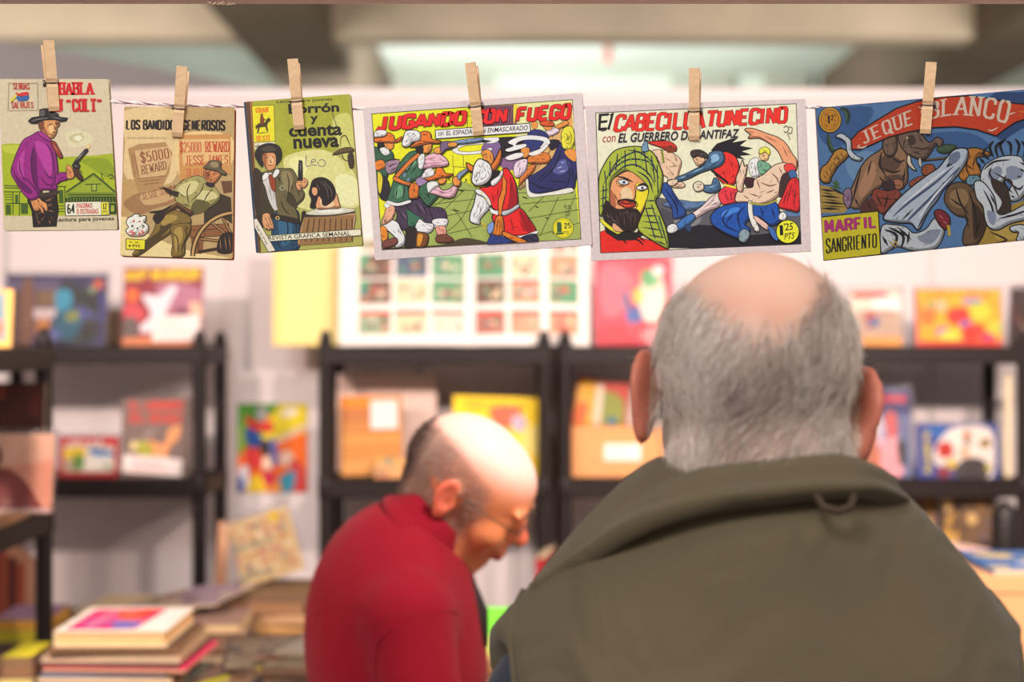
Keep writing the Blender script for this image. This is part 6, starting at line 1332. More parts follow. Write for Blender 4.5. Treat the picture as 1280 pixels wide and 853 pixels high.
stand(5, 132, 343, 447, 3.70, 'dark blue comic with turquoise figure art on top of the left rack', (44, 38, 78), zfix=T1, art=art_dark, sleeve=True)
def art_maroon(a):
    a.Q((138, 40, 56), '0,0 100,0 100,100 0,100'); a.P((170, 110, 134), '40,24 70,20 100,30 100,60 70,66 55,50')
    a.T('HIP MIRROR', (232, 200, 20), '2,3 96,1 96,17 2,19', 'st', tv=3.2, th=2.6)
    a.P((222, 214, 222), '24,36 46,36 58,24 68,26 60,44 54,60 50,72 30,84 22,76 36,60'); a.E((230, 104, 44), 12, 36, 8, 9); a.P((200, 70, 80), '4,48 22,50 28,62 18,70 2,66'); a.P((96, 84, 80), '2,66 18,66 20,88 12,96 2,92'); a.P((226, 176, 150), '84,44 98,48 98,66 88,66'); a.P((200, 120, 80), '0,90 100,88 100,100 0,100'); a.P((120, 60, 80), '70,50 84,56 80,66 66,62')
stand(152, 252, 334, 441, 3.69, 'maroon comic with yellow title and a white note on top of the left rack', (138, 40, 56), zfix=T1, art=art_maroon, ext=note(38, 62, 98, 94, (230, 190, 190), -1))
for k, (dx, wz) in enumerate(((0, .018), (.002, .02), (-.003, .016))):
    pass
hw = .058; zz = T1 + .0006
for k in range(6):
    tk = .016; book('brown pocket book, %s in the short pile left of the maroon comic' % ('lowest', 'second', 'third', 'fourth', 'fifth', 'topmost')[k], (-1.085 + (k % 3) * .003, 3.76, zz + tk), (-90, 0, (k % 3) * 3 - 3), .062, .10, tk, ((122, 92, 62), (150, 118, 84), (104, 78, 52))[k % 3], pages=(150, 120, 84), name='pocket_book', cat='book', group='pocket books piled on the left rack'); zz += tk + .0004
# ---- left rack, second tier
def art_redframe(a):
    a.Q((206, 22, 34), '0,0 100,0 100,100 0,100'); a.Q((236, 226, 210), '8,22 92,22 92,86 8,86', ol=1); a.T('JOYAS', (240, 226, 216), '10,8 74,8 74,20 10,20', 'st', tv=3); a.Q((232, 40, 44), '78,6 94,6 94,20 78,20')
    a.P((236, 206, 40), '10,30 40,26 46,44 30,56 10,52'); a.P((96, 150, 50), '26,44 42,50 40,78 24,80'); a.P((76, 140, 200), '50,28 84,34 90,48 70,50 54,42'); a.P((200, 180, 150), '10,56 26,60 22,84 10,84'); a.P((246, 240, 230), '50,54 88,50 90,80 50,84'); a.P((150, 180, 110), '72,66 88,70 84,80'); a.L((40, 40, 40), 2, '50,30 88,40', '20,50 24,78')
stand(73, 147, 547, 625, 3.70, 'small red-framed comic standing on the left rack, second tier', (206, 22, 34), zfix=T2, art=art_redframe, sleeve=True)
def art_grey(a):
    a.Q((118, 98, 92), '0,0 100,0 100,100 0,100'); a.T('EL HOMBRE', (206, 44, 32), '10,3 90,3 90,15 10,16', 'st', tv=3); a.T('DEL BOSQUE', (206, 44, 32), '10,19 88,19 88,31 10,32', 'st', tv=3)
    a.P((222, 150, 96), '36,52 60,58 66,44 70,38 84,34 82,50 70,60 66,72 62,94 50,94 48,76 36,66', ol=.6); a.P((164, 160, 52), '22,56 36,54 46,66 38,76 26,72', ol=.5); a.P((210, 60, 110), '18,74 40,76 44,86 14,86'); a.L((210, 200, 196), 1.2, '20,48 34,60', '34,38 38,56', '46,34 40,54'); a.E((226, 206, 150), 18, 60, 5, 6)
stand(150, 238, 499, 624, 3.70, 'grey comic with a red title and a deer on the left rack, second tier', (118, 98, 92), zfix=T2, art=art_grey, ext=note(4, 74, 88, 96, (226, 110, 130), 5))
# ---- poster
def art_poster(a):
    a.Q((250, 110, 20), '0,0 100,0 100,100 0,100'); a.P((72, 140, 40), '-5,-5 70,-5 60,10 36,16 20,30 0,40', sm=False); a.P((226, 206, 30), '60,0 105,-5 105,30 70,40 40,50 30,40', sm=False); a.P((120, 160, 40), '0,30 20,20 40,30 20,50 0,56'); a.E((240, 230, 210), 74, 10, 12, 5, rot=-10); a.P((226, 196, 170), '56,40 100,22 100,28 60,44')
    a.E((150, 150, 150), 34, 12, 8, 9, ol=.6); a.P((212, 44, 40), '12,14 30,22 50,22 48,32 26,30 14,24', ol=.6); a.P((40, 80, 160), '12,28 28,32 36,44 24,50 12,42', ol=.6); a.E((44, 34, 34), 40, 50, 9, 10); a.P((90, 100, 170), '46,40 56,44 58,66 50,70'); a.E((236, 200, 180), 70, 62, 11, 9, ol=.5); a.P((200, 60, 60), '76,64 94,72 98,100 78,100', ol=.5); a.P((50, 150, 180), '60,84 82,76 78,98 60,100', ol=.5)
    a.P((232, 60, 60), '10,50 30,54 34,72 16,70', ol=.5); a.P((246, 206, 40), '14,88 30,80 40,92 36,100 14,100'); a.P((226, 220, 230), '2,76 14,70 16,92 4,98', ol=.5); a.P((70, 90, 160), '0,82 8,84 10,100 0,100'); a.E((240, 210, 180), 42, 68, 7, 9, ol=.5); a.P((200, 40, 70), '36,76 52,78 52,94 40,92', ol=.5); a.P((240, 150, 40), '50,92 60,88 62,100 40,100')
o = stand(297, 384, 505, 616, 4.012, 'bright orange, green and blue comic poster on the wall between two racks', (244, 236, 224), lean=0, t=.0012, art=art_poster, name='wall_poster', cat='poster')
# ---- mid rack, top tier: yellow folder and the big open album
stand(341, 424, 300, 432, 3.80, 'pale yellow folder standing on the middle rack beside the open album', (240, 214, 128), zfix=T1, t=.012, lean=4, name='yellow_folder', cat='folder', art=lambda a: a.Q((246, 222, 146), '12,4 96,4 96,96 12,96'))
def album():
    d = 3.72; x0 = at(424, 430, d).x; x1 = at(737, 430, d).x; sp = at(587, 430, d).x; H_ = at(0, 296, d).z - T1; t = thing('open_album', 'large open album of small colour pictures standing on the middle rack', 'book', (sp, d, T1 + .001), (R(-6), 0, 0))
    mcv = attr_mat('book_print')
    for sgn, W_, nm in ((-1, sp - x0, 'left_page'), (1, x1 - sp, 'right_page')):
        bow = lambda X, W_=W_: -.026 * math.sin(math.pi * min(1, abs(X) / W_) ** .7) + .0
        n = 24; mb = MB(); v = []; 
        for i in range(n + 1):
            X = sgn * W_ * i / n; y = bow(X)
            for zz_ in (0, H_): v += [(X, y, zz_), (X, y + .012, zz_)]
        f = []
        for i in range(n):
            a, b_ = i * 4, (i + 1) * 4
            f += [(a, b_, b_ + 2, a + 2), (a + 1, a + 3, b_ + 3, b_ + 1), (a, a + 1, b_ + 1, b_), (a + 2, b_ + 2, b_ + 3, a + 3)]
        f += [(0, 2, 3, 1), (n * 4, n * 4 + 1, n * 4 + 3, n * 4 + 2)]
        if sgn < 0: f = [g_[::-1] for g_ in f]
        mb.add(v, f, lin((246, 238, 232))); mb.build(nm, M_paper, t)
        A_ = Art(lambda x, y: (x * sgn, H_ * (1 - y / 100)), 1.0, step=.00003, front=-.0002); A_.bow = bow
        rg = random.Random(8 + sgn)
        cx = [.09, .21, .33] if sgn > 0 else [.025, .125, .225]
        cx = [W_ * q for q in ((.04, .32, .60) if sgn < 0 else (.05, .34, .66))]
        ww = W_ * .25
        pal = [(206, 150, 120), (90, 150, 110), (200, 84, 70), (226, 206, 170), (110, 84, 70), (150, 170, 140), (176, 110, 96), (232, 214, 196), (80, 92, 120)]
        for r_, yt in enumerate((-2, 16, 40, 68)):
            for c_, xx in enumerate(cx):
                h_ = 22 if (r_ or 1) else 14; rr_ = rg.choice(pal)
                def qd(a0, b0, a1, b1, col, n_=6):
                    for k in range(n_):
                        u0, u1 = a0 + (a1 - a0) * k / n_, a0 + (a1 - a0) * (k + 1) / n_
                        A_.put([[(u0, b0), (u1, b0), (u1, b1), (u0, b1)]], col)
                if r_ == 0: yt2, h_ = 2, 10
                else: yt2 = yt
                qd(xx, yt2, xx + ww, yt2 + h_, rr_)
                if r_ == 3 or (r_ == 2 and c_ == (1 if sgn > 0 else 5)): qd(xx, yt2, xx + ww, yt2 + 4, (226, 76, 66))
                if sgn < 0 and c_ == 2 and r_ in (1, 2): qd(xx + ww * .7, yt2, xx + ww, yt2 + h_ * .7, (70, 150, 110))
                for k in range(9):
                    u = xx + ww * rg.uniform(.04, .8); vv = yt2 + h_ * rg.uniform(.2, .7); A_.put([[(u, vv), (u + ww * rg.uniform(.08, .2), vv + rg.uniform(-1, 2)), (u + ww * rg.uniform(.06, .2), vv + rg.uniform(3, 7)), (u - ww * .02, vv + rg.uniform(3, 6))]], rg.choice(pal))
        A_.mb['page_print'] = A_.mb.pop('cover_print'); A_.build(t, M_paper)
    MB().box((-(sp - x0) - .004, .013, 0), (x1 - sp + .004, .018, H_ + .004), lin((236, 232, 232))).build('cover', M_paper, t)
album()
# ---- red sleeved album on the next rack
def art_red(a):
    a.Q((222, 58, 84), '0,0 100,0 100,100 0,100'); a.P((236, 110, 130), '10,10 40,16 50,50 20,70 6,50'); a.P((240, 226, 210), '60,30 86,24 92,60 76,80 58,62'); a.P((110, 180, 120), '60,20 80,16 84,30 66,38'); a.P((60, 90, 170), '40,60 56,58 60,76 44,78'); a.P((226, 206, 90), '50,40 60,38 62,50 52,54'); a.P((130, 110, 150), '34,40 44,44 46,60 36,58'); a.P((206, 30, 60), '0,80 100,76 100,100 0,100'); a.P((236, 160, 160), '60,84 90,80 96,96 70,98'); a.E((244, 234, 230), 82, 18, 8, 6)
stand(744, 841, 318, 431, 3.69, 'pinkish red album in a clear sleeve beside the open album', (222, 58, 84), zfix=T1, art=art_red, sleeve=True, t=.01)
# ---- right rack, top tier
def art_wt(a):
    a.Q((236, 222, 204), '0,0 100,0 100,100 0,100'); a.Q((226, 60, 56), '8,4 76,4 76,14 8,14'); a.P((244, 238, 234), '46,16 96,14 94,40 60,44'); a.P((196, 170, 150), '10,40 96,40 96,86 10,86'); a.P((200, 60, 70), '32,42 52,46 48,66 36,66'); a.P((110, 130, 170), '36,54 56,50 58,62 40,66'); a.Q((240, 170, 90), '0,84 100,84 100,100 0,100'); a.L((170, 90, 70), 2, '50,50 92,36', '20,60 50,74')
stand(1062, 1128, 363, 430, 3.69, 'white comic with a red title strip beside the grey-haired head on the right rack', (236, 222, 204), zfix=T1, art=art_wt, sleeve=True)
def art_yel(a):
    a.Q((246, 176, 20), '0,0 100,0 100,100 0,100'); a.Q((248, 200, 14), '3,2 96,2 96,16 3,16'); a.T('AVENTURAS', (222, 76, 20), '8,4 90,4 90,14 8,14', 'st', tv=2.6)
    a.P((226, 48, 30), '40,36 56,32 66,44 60,60 44,62 36,50'); a.P((206, 212, 50), '64,30 84,24 90,44 76,56 64,48', ol=.5); a.P((96, 120, 190), '52,58 64,56 66,68 54,70'); a.P((150, 120, 170), '24,70 36,66 36,78 24,82'); a.P((150, 150, 190), '56,16 78,16 74,24 58,26'); a.P((226, 40, 110), '78,78 92,76 92,88 76,90'); a.P((240, 120, 30), '6,40 22,34 20,60 8,62'); a.P((170, 170, 90), '14,22 24,18 22,34 12,36', ol=.5); a.P((232, 196, 150), '24,20 36,22 34,36 26,38', ol=.5); a.P((232, 60, 36), '56,66 78,62 76,86 56,90'); a.P((200, 206, 60), '84,60 98,56 98,80 86,78'); a.P((250, 220, 70), '30,76 48,74 46,94 30,94'); a.Q((220, 60, 50), '0,92 100,90 100,100 0,100'); a.Q((236, 80, 60), '0,0 3,0 3,100 0,100')
stand(1146, 1253, 362, 430, 3.69, 'bright yellow and orange landscape comic on top of the right rack', (240, 90, 60), zfix=T1, art=art_yel, sleeve=True)
stand(1258, 1300, 360, 430, 3.70, 'brown edged comic in a glossy sleeve at the far right end of the right rack', (92, 72, 70), zfix=T1, rz=-50, art=blobs(3, [(180, 140, 110), (150, 90, 80), (90, 70, 90)], 8), sleeve=True)
# ---- mid rack, second tier
stand(421, 545, 469, 601, 3.86, 'white card box file standing at the back of the middle rack', (232, 204, 192), zfix=T2, lean=2, t=.03, name='card_file', cat='file')
def art_brown(a):
    a.Q((196, 132, 62), '0,0 100,0 100,100 0,100'); a.Q((240, 132, 24), '4,0 60,0 60,14 4,14')
    for k, c in enumerate(((186, 112, 54), (196, 128, 60), (208, 142, 66), (198, 132, 60), (212, 148, 76))): a.Q(c, '4,%d 98,%d 98,%d 4,%d' % (16 + k * 16, 15 + k * 16, 30 + k * 16, 31 + k * 16)); a.L((120, 74, 40), .8, '4,%d 98,%d' % (15 + k * 16, 14 + k * 16), taper=False)
stand(426, 503, 496, 601, 3.72, 'brown banded album with an orange strip on the middle rack', (206, 150, 92), zfix=T2, t=.02, roll=-1.5, art=art_brown, ext=note(50, 6, 94, 42))
stand(468, 517, 574, 609, 3.67, 'little yellow-brown comic at the front of the middle rack', (206, 150, 90), zfix=T2, lean=20, art=blobs(9, [(120, 110, 90), (230, 170, 50), (200, 110, 80), (150, 140, 110)], 9, (8, 22)))
def art_ylw(a):
    a.Q((250, 206, 10), '0,0 100,0 100,100 0,100'); a.T('COLECCION', (190, 120, 30), '14,6 80,8 80,18 14,16', 'st', tv=2.5); a.P((230, 100, 70), '40,16 70,12 74,34 50,38'); a.P((190, 170, 190), '66,24 80,26 78,44 66,40'); a.P((250, 220, 120), '78,40 100,36 100,70 76,70'); a.P((230, 196, 60), '0,60 30,56 34,90 0,92'); a.P((120, 90, 90), '30,40 40,38 44,60 34,62'); a.P((240, 140, 60), '50,44 64,44 64,80 50,80')
stand(563, 678, 497, 606, 3.72, 'bright yellow comic on the middle rack behind the balding head', (250, 206, 10), zfix=T2, roll=2, art=art_ylw)
# ---- next rack, second tier: cardboard box, sleeved comics
M_card = mat('cardboard', (226, 160, 104), .75, noise=(8, .05))
t = thing('cardboard_box', 'tan cardboard box with a white label on the rack behind the grey-haired head', 'box', (at(778, 0, 3.67).x, 3.70, T2 + .001)); bw = at(845, 0, 3.67).x - at(711, 0, 3.67).x; bh = at(0, 536, 3.67).z - T2
MB().rbox((-bw / 2, 0, 0), (bw / 2, .07, bh), .003).build('box_body', M_card, t); MB().rbox((-bw / 2 - .002, -.002, bh - .02), (bw / 2 + .002, .072, bh + .002), .002).build('lid', M_card, t)
mb = MB(); mb.box((-.045, -.0032, .045), (.050, -.0002, .088), lin((244, 236, 230)))
for k in range(3): mb.box((-.036, -.0036, .055 + k * .010), (.036 - k * .012, -.0033, .058 + k * .010), lin((190, 180, 180)))
mb.build('label', M_paper, t)['label'] = 'white printed label'
MB().box((bw * .36, -.0026, 0.004), (bw * .40, -.0002, bh - .022)).build('tape', mat('packing_tape', (206, 140, 84), .3), t)
stand(706, 773, 474, 545, 3.78, 'red, yellow and green comic peeking over the cardboard box', (206, 70, 50), zfix=T2, roll=9, art=lambda a: (a.Q((206, 70, 44), '0,0 100,0 100,100 0,100'), a.P((250, 190, 40), '2,10 36,8 40,50 10,60'), a.P((150, 160, 40), '50,14 90,20 92,50 60,54'), a.P((240, 226, 200), '36,10 50,10 52,60 40,60'), a.P((60, 130, 150), '66,40 84,42 80,54 66,54'), a.P((240, 120, 40), '6,30 24,30 22,52 8,52')), sleeve=True)
stand(780, 838, 480, 545, 3.84, 'white comic behind the cardboard box', (236, 222, 214), zfix=T2, roll=-4, art=lambda a: a.P((226, 206, 196), '20,20 80,24 76,80 24,76'))
# ---- right rack, second tier
def art_bl(a):
    a.Q((110, 120, 160), '0,0 100,0 100,100 0,100'); a.Q((64, 70, 120), '0,0 100,0 100,30 0,30'); a.T('JOHANNA', (214, 36, 48), '6,7 94,6 94,18 6,19', 'st', tv=3); a.P((226, 212, 196), '20,36 44,30 50,52 30,60'); a.P((196, 120, 90), '16,56 42,54 46,98 14,98', ol=.6); a.P((206, 100, 100), '56,30 74,28 76,54 62,56', ol=.6); a.P((236, 170, 176), '52,60 78,58 84,96 48,98'); a.P((60, 60, 60), '76,60 90,62 88,86 78,84'); a.P((200, 190, 210), '44,34 56,40 50,66 42,60'); a.P((140, 160, 180), '0,44 16,40 14,90 0,92')
stand(1066, 1141, 486, 603, 3.71, 'tall blue and pink comic with red title strip, in a sleeve, on the right rack', (90, 96, 140), zfix=T2, art=art_bl, sleeve=True)
def art_wb(a):
    a.Q((52, 74, 160), '0,0 100,0 100,100 0,100'); a.Q((24, 110, 190), '12,2 40,4 30,26 14,20'); a.P((238, 228, 218), '20,60 30,26 50,6 90,8 96,50 92,96 80,98 60,80 40,70 28,80'); a.T('PULGARCITO', (226, 206, 20), '9,92 9,14 17,14 17,92', 'st', tv=3)
    a.P((206, 44, 34), '26,40 40,34 44,56 30,62', ol=.5); a.P((226, 190, 60), '36,70 46,64 48,80 38,82'); a.P((64, 54, 56), '50,74 66,62 84,70 86,98 46,98'); a.P((150, 120, 40), '80,30 90,28 90,42 78,42'); a.P((206, 120, 60), '58,16 66,14 66,26 58,26'); a.P((80, 90, 80), '58,30 66,30 64,42'); a.P((150, 40, 60), '26,80 40,84 38,98 26,98'); a.P((232, 180, 140), '54,46 62,42 64,60 56,62'); a.P((200, 190, 60), '84,78 92,76 92,84 84,86')
stand(1147, 1249, 531, 603, 3.69, 'blue landscape comic with yellow upright lettering on the right rack', (52, 74, 160), zfix=T2, art=art_wb, sleeve=True)
_p = at(1256, 0, 3.79); book('white ring file standing at the right end of the right rack', (_p.x, 3.79, T2 + .001), (0, 0, -109), .17, at(0, 470, 3.7).z - T2, .018, (236, 216, 204), name='ring_file', cat='file')
_p = at(1266, 0, 3.79); book('teal folder standing beside the white ring file', (_p.x + .014, 3.79, T2 + .001), (0, 0, -109), .16, at(0, 480, 3.7).z - T2, .016, (48, 124, 104), spine=(48, 124, 104), pages=(48, 124, 104), name='teal_folder', cat='folder')
# ---- right rack, third tier
def art_mud(s): return blobs(s, [(150, 110, 60), (96, 70, 50), (196, 150, 70), (110, 90, 90), (60, 44, 40), (206, 170, 110)], 26, (5, 14))
stand(1128, 1178, 622, 730, 3.72, 'brown and ochre comic under the right rack\'s second tier, left of a pair', (120, 90, 60), zfix=T3, art=art_mud(2))
stand(1180, 1246, 624, 704, 3.70, 'dark ochre comic with a yellow foot strip, right of the pair under the second tier', (110, 84, 60), zfix=T3 + .14, lean=3, art=lambda a: (art_mud(5)(a), a.Q((236, 176, 60), '0,84 100,84 100,100 0,100'), a.P((226, 190, 180), '6,62 60,66 90,72 88,80 10,78')))
book('thick pile-bottom book carrying the dark ochre comic on the right rack', (1.21 + .02, 3.70, T3 + .139), (-90, 0, 0), .22, .20, .138, (150, 120, 90), pages=(190, 160, 120), name='thick_book', cat='book')
# ------------------------------------------------------------ piles on the table
ORD = ('lowest', 'second', 'third', 'fourth', 'fifth', 'sixth', 'seventh', 'eighth', 'ninth', 'tenth', 'eleventh', 'twelfth', 'thirteenth', 'fourteenth', 'fifteenth', 'sixteenth', 'seventeenth', 'eighteenth', 'nineteenth', 'twentieth', 'twenty-first', 'twenty-second', 'twenty-third', 'twenty-fourth', 'twenty-fifth', 'twenty-sixth', 'twenty-seventh', 'twenty-eighth')
def pile(where, x, y, z0, z1, w, d, cols, seed, tk=(.006, .02), jit=.012, yaw=6, group=None, pages=((190, 150, 110), (214, 184, 140), (150, 112, 80), (120, 92, 74)), arts=None, rz=0, up=None, names=None, sl=()):
    rg = random.Random(seed); ts = []; z = z0
    while z < z1 - .004:
        t_ = min(rg.uniform(*tk), z1 - z); ts.append(t_); z += t_ + .0006
    z = z0 + .0006; n = len(ts)
    for i, t_ in enumerate(ts):
        cw = cols[(n - 1 - i) % len(cols)]; last = i == n - 1
        nm, cc = cw if isinstance(cw[0], str) else ('', cw)
        pos = 'topmost' if last else 'lowest' if i == 0 else ORD[i] + ' from bottom' if i < n / 2 else ORD[n - 1 - i] + ' from top'
        book('%s comic, %s of %s' % (nm or cname(cc), pos, where), (x + rg.uniform(-jit, jit), y + rg.uniform(-jit, jit), z + t_), (-90, 0, rz + rg.uniform(-yaw, yaw)), w * rg.uniform(.88, 1.06), d * rg.uniform(.9, 1.04), t_, cc,
             pages=rg.choice(pages), bound=rg.random() < .5 and not last, art=(arts if last else None), group=group or 'comics in ' + where, sleeve=last and 'top' in sl)
        z += t_ + .0008
    return z
def cname(c):
    r, g, b_ = c
    if max(c) < 75: return 'black'
    if min(c) > 185: return 'white'
    if r > 190 and g > 150 and b_ < 110: return 'yellow'
    if r > 190 and 95 < g <= 150 and b_ < 100: return 'orange'
    if r > 170 and g < 90: return 'pink' if b_ > 90 else 'red'
    if b_ > r + 15: return 'purple' if r > 90 and g < r else 'blue'
    if g > r + 10: return 'green'
    if r > 195: return 'cream'
    if r - b_ > 35: return 'brown'
    return 'grey'
# front pile under the thick white book
zt = pile('the tall pile under the thick white book', -.735, 2.60, TZ, 1.033, .25, .26, [(112, 84, 62), (150, 120, 90), (206, 180, 150), (92, 66, 60), (222, 36, 96), (110, 120, 150), (222, 196, 160), (130, 96, 70), (170, 120, 80), (120, 130, 120), (206, 60, 110), (92, 66, 56), (176, 140, 110), (60, 84, 130), (196, 170, 140)], 12, (.006, .0115), .012, 5)
def art_pinkbox(a):
    a.Q((244, 236, 224), '0,0 100,0 100,100 0,100'); a.Q((226, 36, 110), '8,10 76,6 70,92 8,94'); a.P((200, 60, 140), '14,50 40,40 50,80 20,86'); a.P((240, 90, 50), '36,16 66,20 60,50 40,46'); a.P((120, 110, 190), '44,60 68,64 66,88 48,88'); a.L((240, 200, 210), 2, '10,30 70,22', '10,60 68,56', '30,10 26,90', taper=False)
    a.Q((236, 232, 226), '78,6 98,6 98,94 76,94'); a.P((250, 60, 40), '50,8 70,10 68,24 52,24')
book('thick white slipcase book with a pink picture, on top of the front pile', (-.735, 2.60, zt + .030), (-90, 0, 0), .205, .235, .029, (244, 226, 190), pages=(246, 200, 140), art=art_pinkbox, hard=True, name='thick_book', cat='book')
# slanting comics sliding off between the piles
for k in range(8):
    cs = [(190, 160, 120), (150, 60, 60), (96, 80, 70), (176, 130, 90), (60, 54, 60), (196, 160, 130), (206, 196, 60), (120, 96, 84)]; nm = ('tan', 'dark red', 'dark brown', 'brown', 'black', 'peach', 'yellow', 'grey')
    M_ = Matrix.Translation((-.53, 2.62, TZ + .140 + k * .0105)) @ Matrix.Rotation(R(-4 - k * 1.6), 4, 'Z') @ Matrix.Rotation(R(-17), 4, 'Y') @ Matrix.Rotation(R(-90), 4, 'X')
    o = book('%s comic in the slanting heap between the two front piles' % nm[k], (0, 0, 0), (0, 0, 0), .15, .25, .0085, cs[k], bound=True, pages=(160, 124, 90), art=blobs(40 + k, [(206, 180, 140), (150, 120, 90), (120, 110, 60)], 6, (8, 20)) if k > 5 else None, group='slanting comics between the front piles'); o.matrix_world = M_
# pile with sleeved comics in front, right
zt = pile('the sleeved front pile beside the crimson sweater', -.415, 2.60, TZ, 1.0, .20, .26, [(150, 120, 90), (206, 186, 150), (110, 90, 100), (190, 150, 100), (226, 210, 180), (84, 70, 70), (180, 140, 100)], 5, (.010, .018), .01, 5)
book('beige comic in a crinkled clear sleeve on top of the front pile', (-.43, 2.61, zt + .009), (-90, 0, 8), .19, .22, .008, (206, 190, 166), art=lambda a: (blobs(21, [(226, 206, 176), (160, 140, 130), (120, 110, 120), (190, 150, 110)], 14)(a), a.P((226, 100, 60), '30,70 60,66 64,84 40,90'), a.P((240, 232, 224), '60,10 94,14 90,50 62,46')), sleeve=True)
book('white comic in a sleeve lying across the front pile', (-.385, 2.63, zt + .022), (-90, 0, -14), .12, .15, .008, (232, 222, 206), art=blobs(22, [(200, 180, 150), (230, 200, 150), (150, 130, 150)], 8), sleeve=True)
# far pile with the leaning comic
zt = pile('the brown pile between the two racks', -.560, 3.22, TZ, 1.02, .21, .24, [(120, 92, 60), (176, 130, 80), (92, 66, 44), (206, 160, 100), (150, 110, 70), (60, 50, 60), (214, 170, 110), (200, 110, 60), (222, 120, 66), (130, 100, 60), (90, 66, 44)], 31, (.015, .028), .01, 4)
def art_many(a):
    a.Q((218, 190, 134), '0,0 100,0 100,100 0,100'); rg = random.Random(17)
    for i in range(42):
        x, y = 6 + (i % 7) * 13.5 + rg.uniform(-2, 2), 14 + (i // 7) * 14 + rg.uniform(-2, 2); c = rg.choice([(190, 130, 100), (150, 140, 120), (206, 150, 90), (110, 110, 110), (200, 120, 100), (226, 206, 160), (130, 150, 130)])
        a.E(c, x, y, 4.5, 5.5, ol=.4); a.E((232, 200, 160), x, y - 6, 2.4, 2.6, ol=.3)
    a.P((226, 190, 30), '66,3 84,3 76,22')
o = book('beige comic full of tiny figures leaning on the brown pile', (at(344, 0, 3.34).x, 3.32, zt + .022), (-14, -18, 0), .150, .155, .004, (218, 190, 134), art=art_many, sleeve=True)
o = book('thin peach comic leaning behind the rack post at the left', (at(267, 0, 3.50).x, 3.50, .80 + .003), (-8, 3, 0), .030, .35, .004, (196, 146, 112), art=blobs(33, [(206, 130, 90), (190, 140, 110), (160, 110, 84)], 10, (8, 18)))
# low pile carrying it is the table; comics fanned behind the front pile
zz = pile('the low pile behind the thick white book', -.86, 3.12, TZ, 1.0, .20, .24, [(206, 186, 150), (120, 96, 84), (150, 130, 110), (176, 150, 120), (110, 92, 100), (214, 190, 150)], 61, (.014, .024), .02, 9)
for k in range(5):
    nm = ('cream', 'olive', 'grey', 'brown', 'mauve', 'pale'); cs = [(226, 196, 166), (104, 112, 60), (150, 140, 132), (150, 112, 80), (146, 124, 140), (214, 200, 196)]
    M_ = Matrix.Translation((-.875 + k * .040, 3.06 + k * .008, 1.000 + .0064 * k)) @ Matrix.Rotation(R(-30 + k * 3), 4, 'Z') @ Matrix.Rotation(R(-5), 4, 'Y') @ Matrix.Rotation(R(-86), 4, 'X')
    o = book('%s comic fanned out behind the thick white book' % nm[k], (0, 0, 0), (0, 0, 0), .15, .19, .005, cs[k], art=blobs(70 + k, [cs[k], (200, 180, 150), (120, 100, 90), (160, 150, 150)], 8, (8, 22)), group='comics fanned behind the thick white book'); o.matrix_world = M_
zz2 = pile('the second low pile behind the thick white book', -.655, 2.98, TZ, 1.0, .17, .2, [(150, 120, 110), (196, 170, 140), (110, 90, 84), (206, 180, 150)], 62, (.014, .024), .01, 6)
# side rack: third tier pile, second tier sleeved print, top tier framed comic
SX = -1.10
zt = pile('the orange and yellow pile in the left corner', -1.075, 3.12, TZ, .985, .125, .2, [(150, 120, 150), (206, 196, 50), (110, 90, 84), (190, 130, 160), (160, 110, 140), (222, 170, 60), (226, 176, 70), (200, 96, 50)], 81, (.018, .026), .006, 3, pages=((226, 170, 70), (214, 160, 80)))
def art_mtn(a):
    a.Q((232, 160, 130), '0,0 100,0 100,100 0,100'); a.P((240, 190, 160), '0,-5 100,-5 100,30 0,40'); a.P((150, 52, 44), '-5,60 20,54 40,44 56,50 70,64 80,80 84,100 -5,100', ol=0); a.P((120, 60, 50), '30,18 34,16 38,30 34,44 40,50 26,54 24,40 28,34'); a.Q((216, 180, 170), '0,94 100,94 100,100 0,100')
a_, b_ = at(-40, 668, 2.66), at(64, 546, 2.66)
book('salmon print of a red hill in a clear sleeve on the side rack', ((a_.x + b_.x) / 2, 2.66, T2 + .035), (-8, 0, 0), b_.x - a_.x, b_.z - T2 - .03, .006, (226, 170, 150), art=art_mtn, sleeve=True, name='sleeved_print', cat='print')
zt = pile('the cream stack under the sleeved print', SX + .05, 2.64, T2, T2 + .034, .15, .26, [(226, 206, 170), (236, 216, 180), (206, 176, 140)], 82, (.008, .012), .005, 4)
stand(-12, 52, 480, 640, 2.93, 'dark red book at the back of the side rack', (60, 26, 22), zfix=T2, art=blobs(84, [(84, 34, 28), (50, 24, 22), (110, 50, 40)], 8))
for k, (c, nm) in enumerate((((104, 36, 30), 'dark red'), ((134, 62, 44), 'rust'), ((84, 34, 30), 'maroon'), ((140, 66, 48), 'terracotta'))):
    x = at(-8 + k * 11, 0, 3.36).x
    book('%s book standing upright behind the pile in the left corner' % nm, (x, 3.36, TZ + .001), (-2, 0, 4), .019, at(0, 684 + k * 7, 3.36).z - TZ, .12, c, pages=(190, 140, 110), spine=c, name='upright_book', cat='book', group='red books standing in the left corner')
def art_frame(a):
    a.Q((232, 176, 90), '0,0 100,0 100,100 0,100'); a.Q((120, 140, 150), '0,6 78,6 86,88 0,90'); a.P((206, 110, 70), '30,50 70,54 70,80 20,84'); a.P((90, 130, 150), '20,20 60,24 64,50 20,50')
a_, b_ = at(-30, 452, 2.75), at(17, 362, 2.75)
book('amber-framed comic at the left edge on top of the side rack', ((a_.x + b_.x) / 2 - .005, 2.75, T1 + .0015), (-6, 0, 0), b_.x - a_.x, b_.z - T1, .006, (232, 176, 90), art=art_frame)
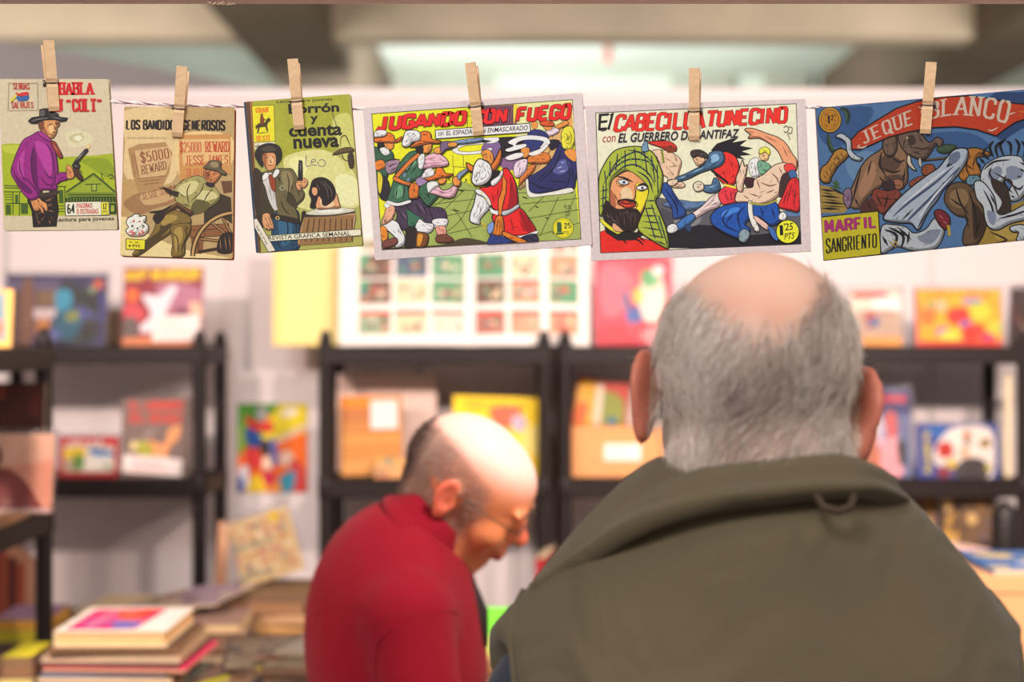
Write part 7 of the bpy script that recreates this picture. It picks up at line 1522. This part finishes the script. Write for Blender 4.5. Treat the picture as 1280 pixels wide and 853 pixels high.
# corner of a pile at the very bottom left
zt = pile('the low pile left of the tall front pile', -.898, 2.575, TZ, 1.025, .062, .13, [(206, 196, 40), (90, 60, 130), (226, 206, 120), (30, 50, 110), (110, 70, 130), (220, 206, 60)], 91, (.02, .03), .001, 3)
# ---- right side of the table
t = thing('cardboard_box', 'large tan cardboard box at the right edge behind the vest shoulder', 'box', (1.17, 2.92, TZ + .001)); bw, bh = .44, 1.118 - TZ
MB().rbox((-bw / 2, 0, 0), (bw / 2, .32, bh), .004).build('box_body', mat('box_kraft', (214, 160, 112), .8, noise=(7, .05)), t); MB().box((-bw / 2 + .01, -.0008, bh - .04), (bw / 2 - .01, -.0001, bh - .036)).build('seam', mat('seam_brown', (150, 104, 70), .8), t)
book('blue and white comic lying on the large cardboard box', (1.14, 2.93, 1.118 + .012), (-88, 0, 3), .30, .21, .010, (60, 110, 176), spine=(60, 110, 176), art=blobs(95, [(70, 120, 190), (210, 190, 120), (230, 226, 220), (90, 110, 90)], 16))
t = thing('black_tube', 'black round-topped document tube behind the large cardboard box', 'tube', (at(1256, 0, 3.4).x, 3.4, TZ + .001)); hz = at(0, 628, 3.4).z - TZ
MB().tube([(0, 0, 0), (0, 0, hz - .03), (0, 0, hz - .012), (0, 0, hz)], [.030, .030, .024, .008], 16).build('tube_body', mat('black_card', (26, 22, 22), .5), t, True); MB().tube([(0, 0, hz - .06), (0, 0, hz - .055)], .032, 16).build('cap_rim', mat('cap_rim', (36, 30, 30), .4), t, True)
# ---- middle of the table, seen between the two men
zt = pile('the tan pile between the two men', -.05, 3.0, TZ, .925, .20, .24, [(206, 160, 120), (190, 140, 100), (226, 186, 140), (176, 130, 90)], 101, (.014, .022), .006, 4)
o = book('bright green comic standing on the tan pile between the two men', (at(612, 0, 3.05).x, 3.05, zt + .001), (-10, 0, 0), .085, at(0, 761, 3.05).z - zt, .006, (110, 230, 60), art=lambda a: (a.Q((120, 236, 60), '0,0 100,0 100,70 0,70'), a.Q((206, 230, 120), '30,60 100,56 100,100 30,100'), a.P((240, 200, 200), '60,60 90,66 86,90')))
o = book('dark red folder standing behind the olive vest, in front of the rack posts', (at(697, 0, 3.52).x, 3.52, TZ + .001), (-3, 0, 80), .20, at(0, 691, 3.52).z - TZ, .026, (150, 24, 34), spine=(150, 24, 34), name='red_folder', cat='folder')
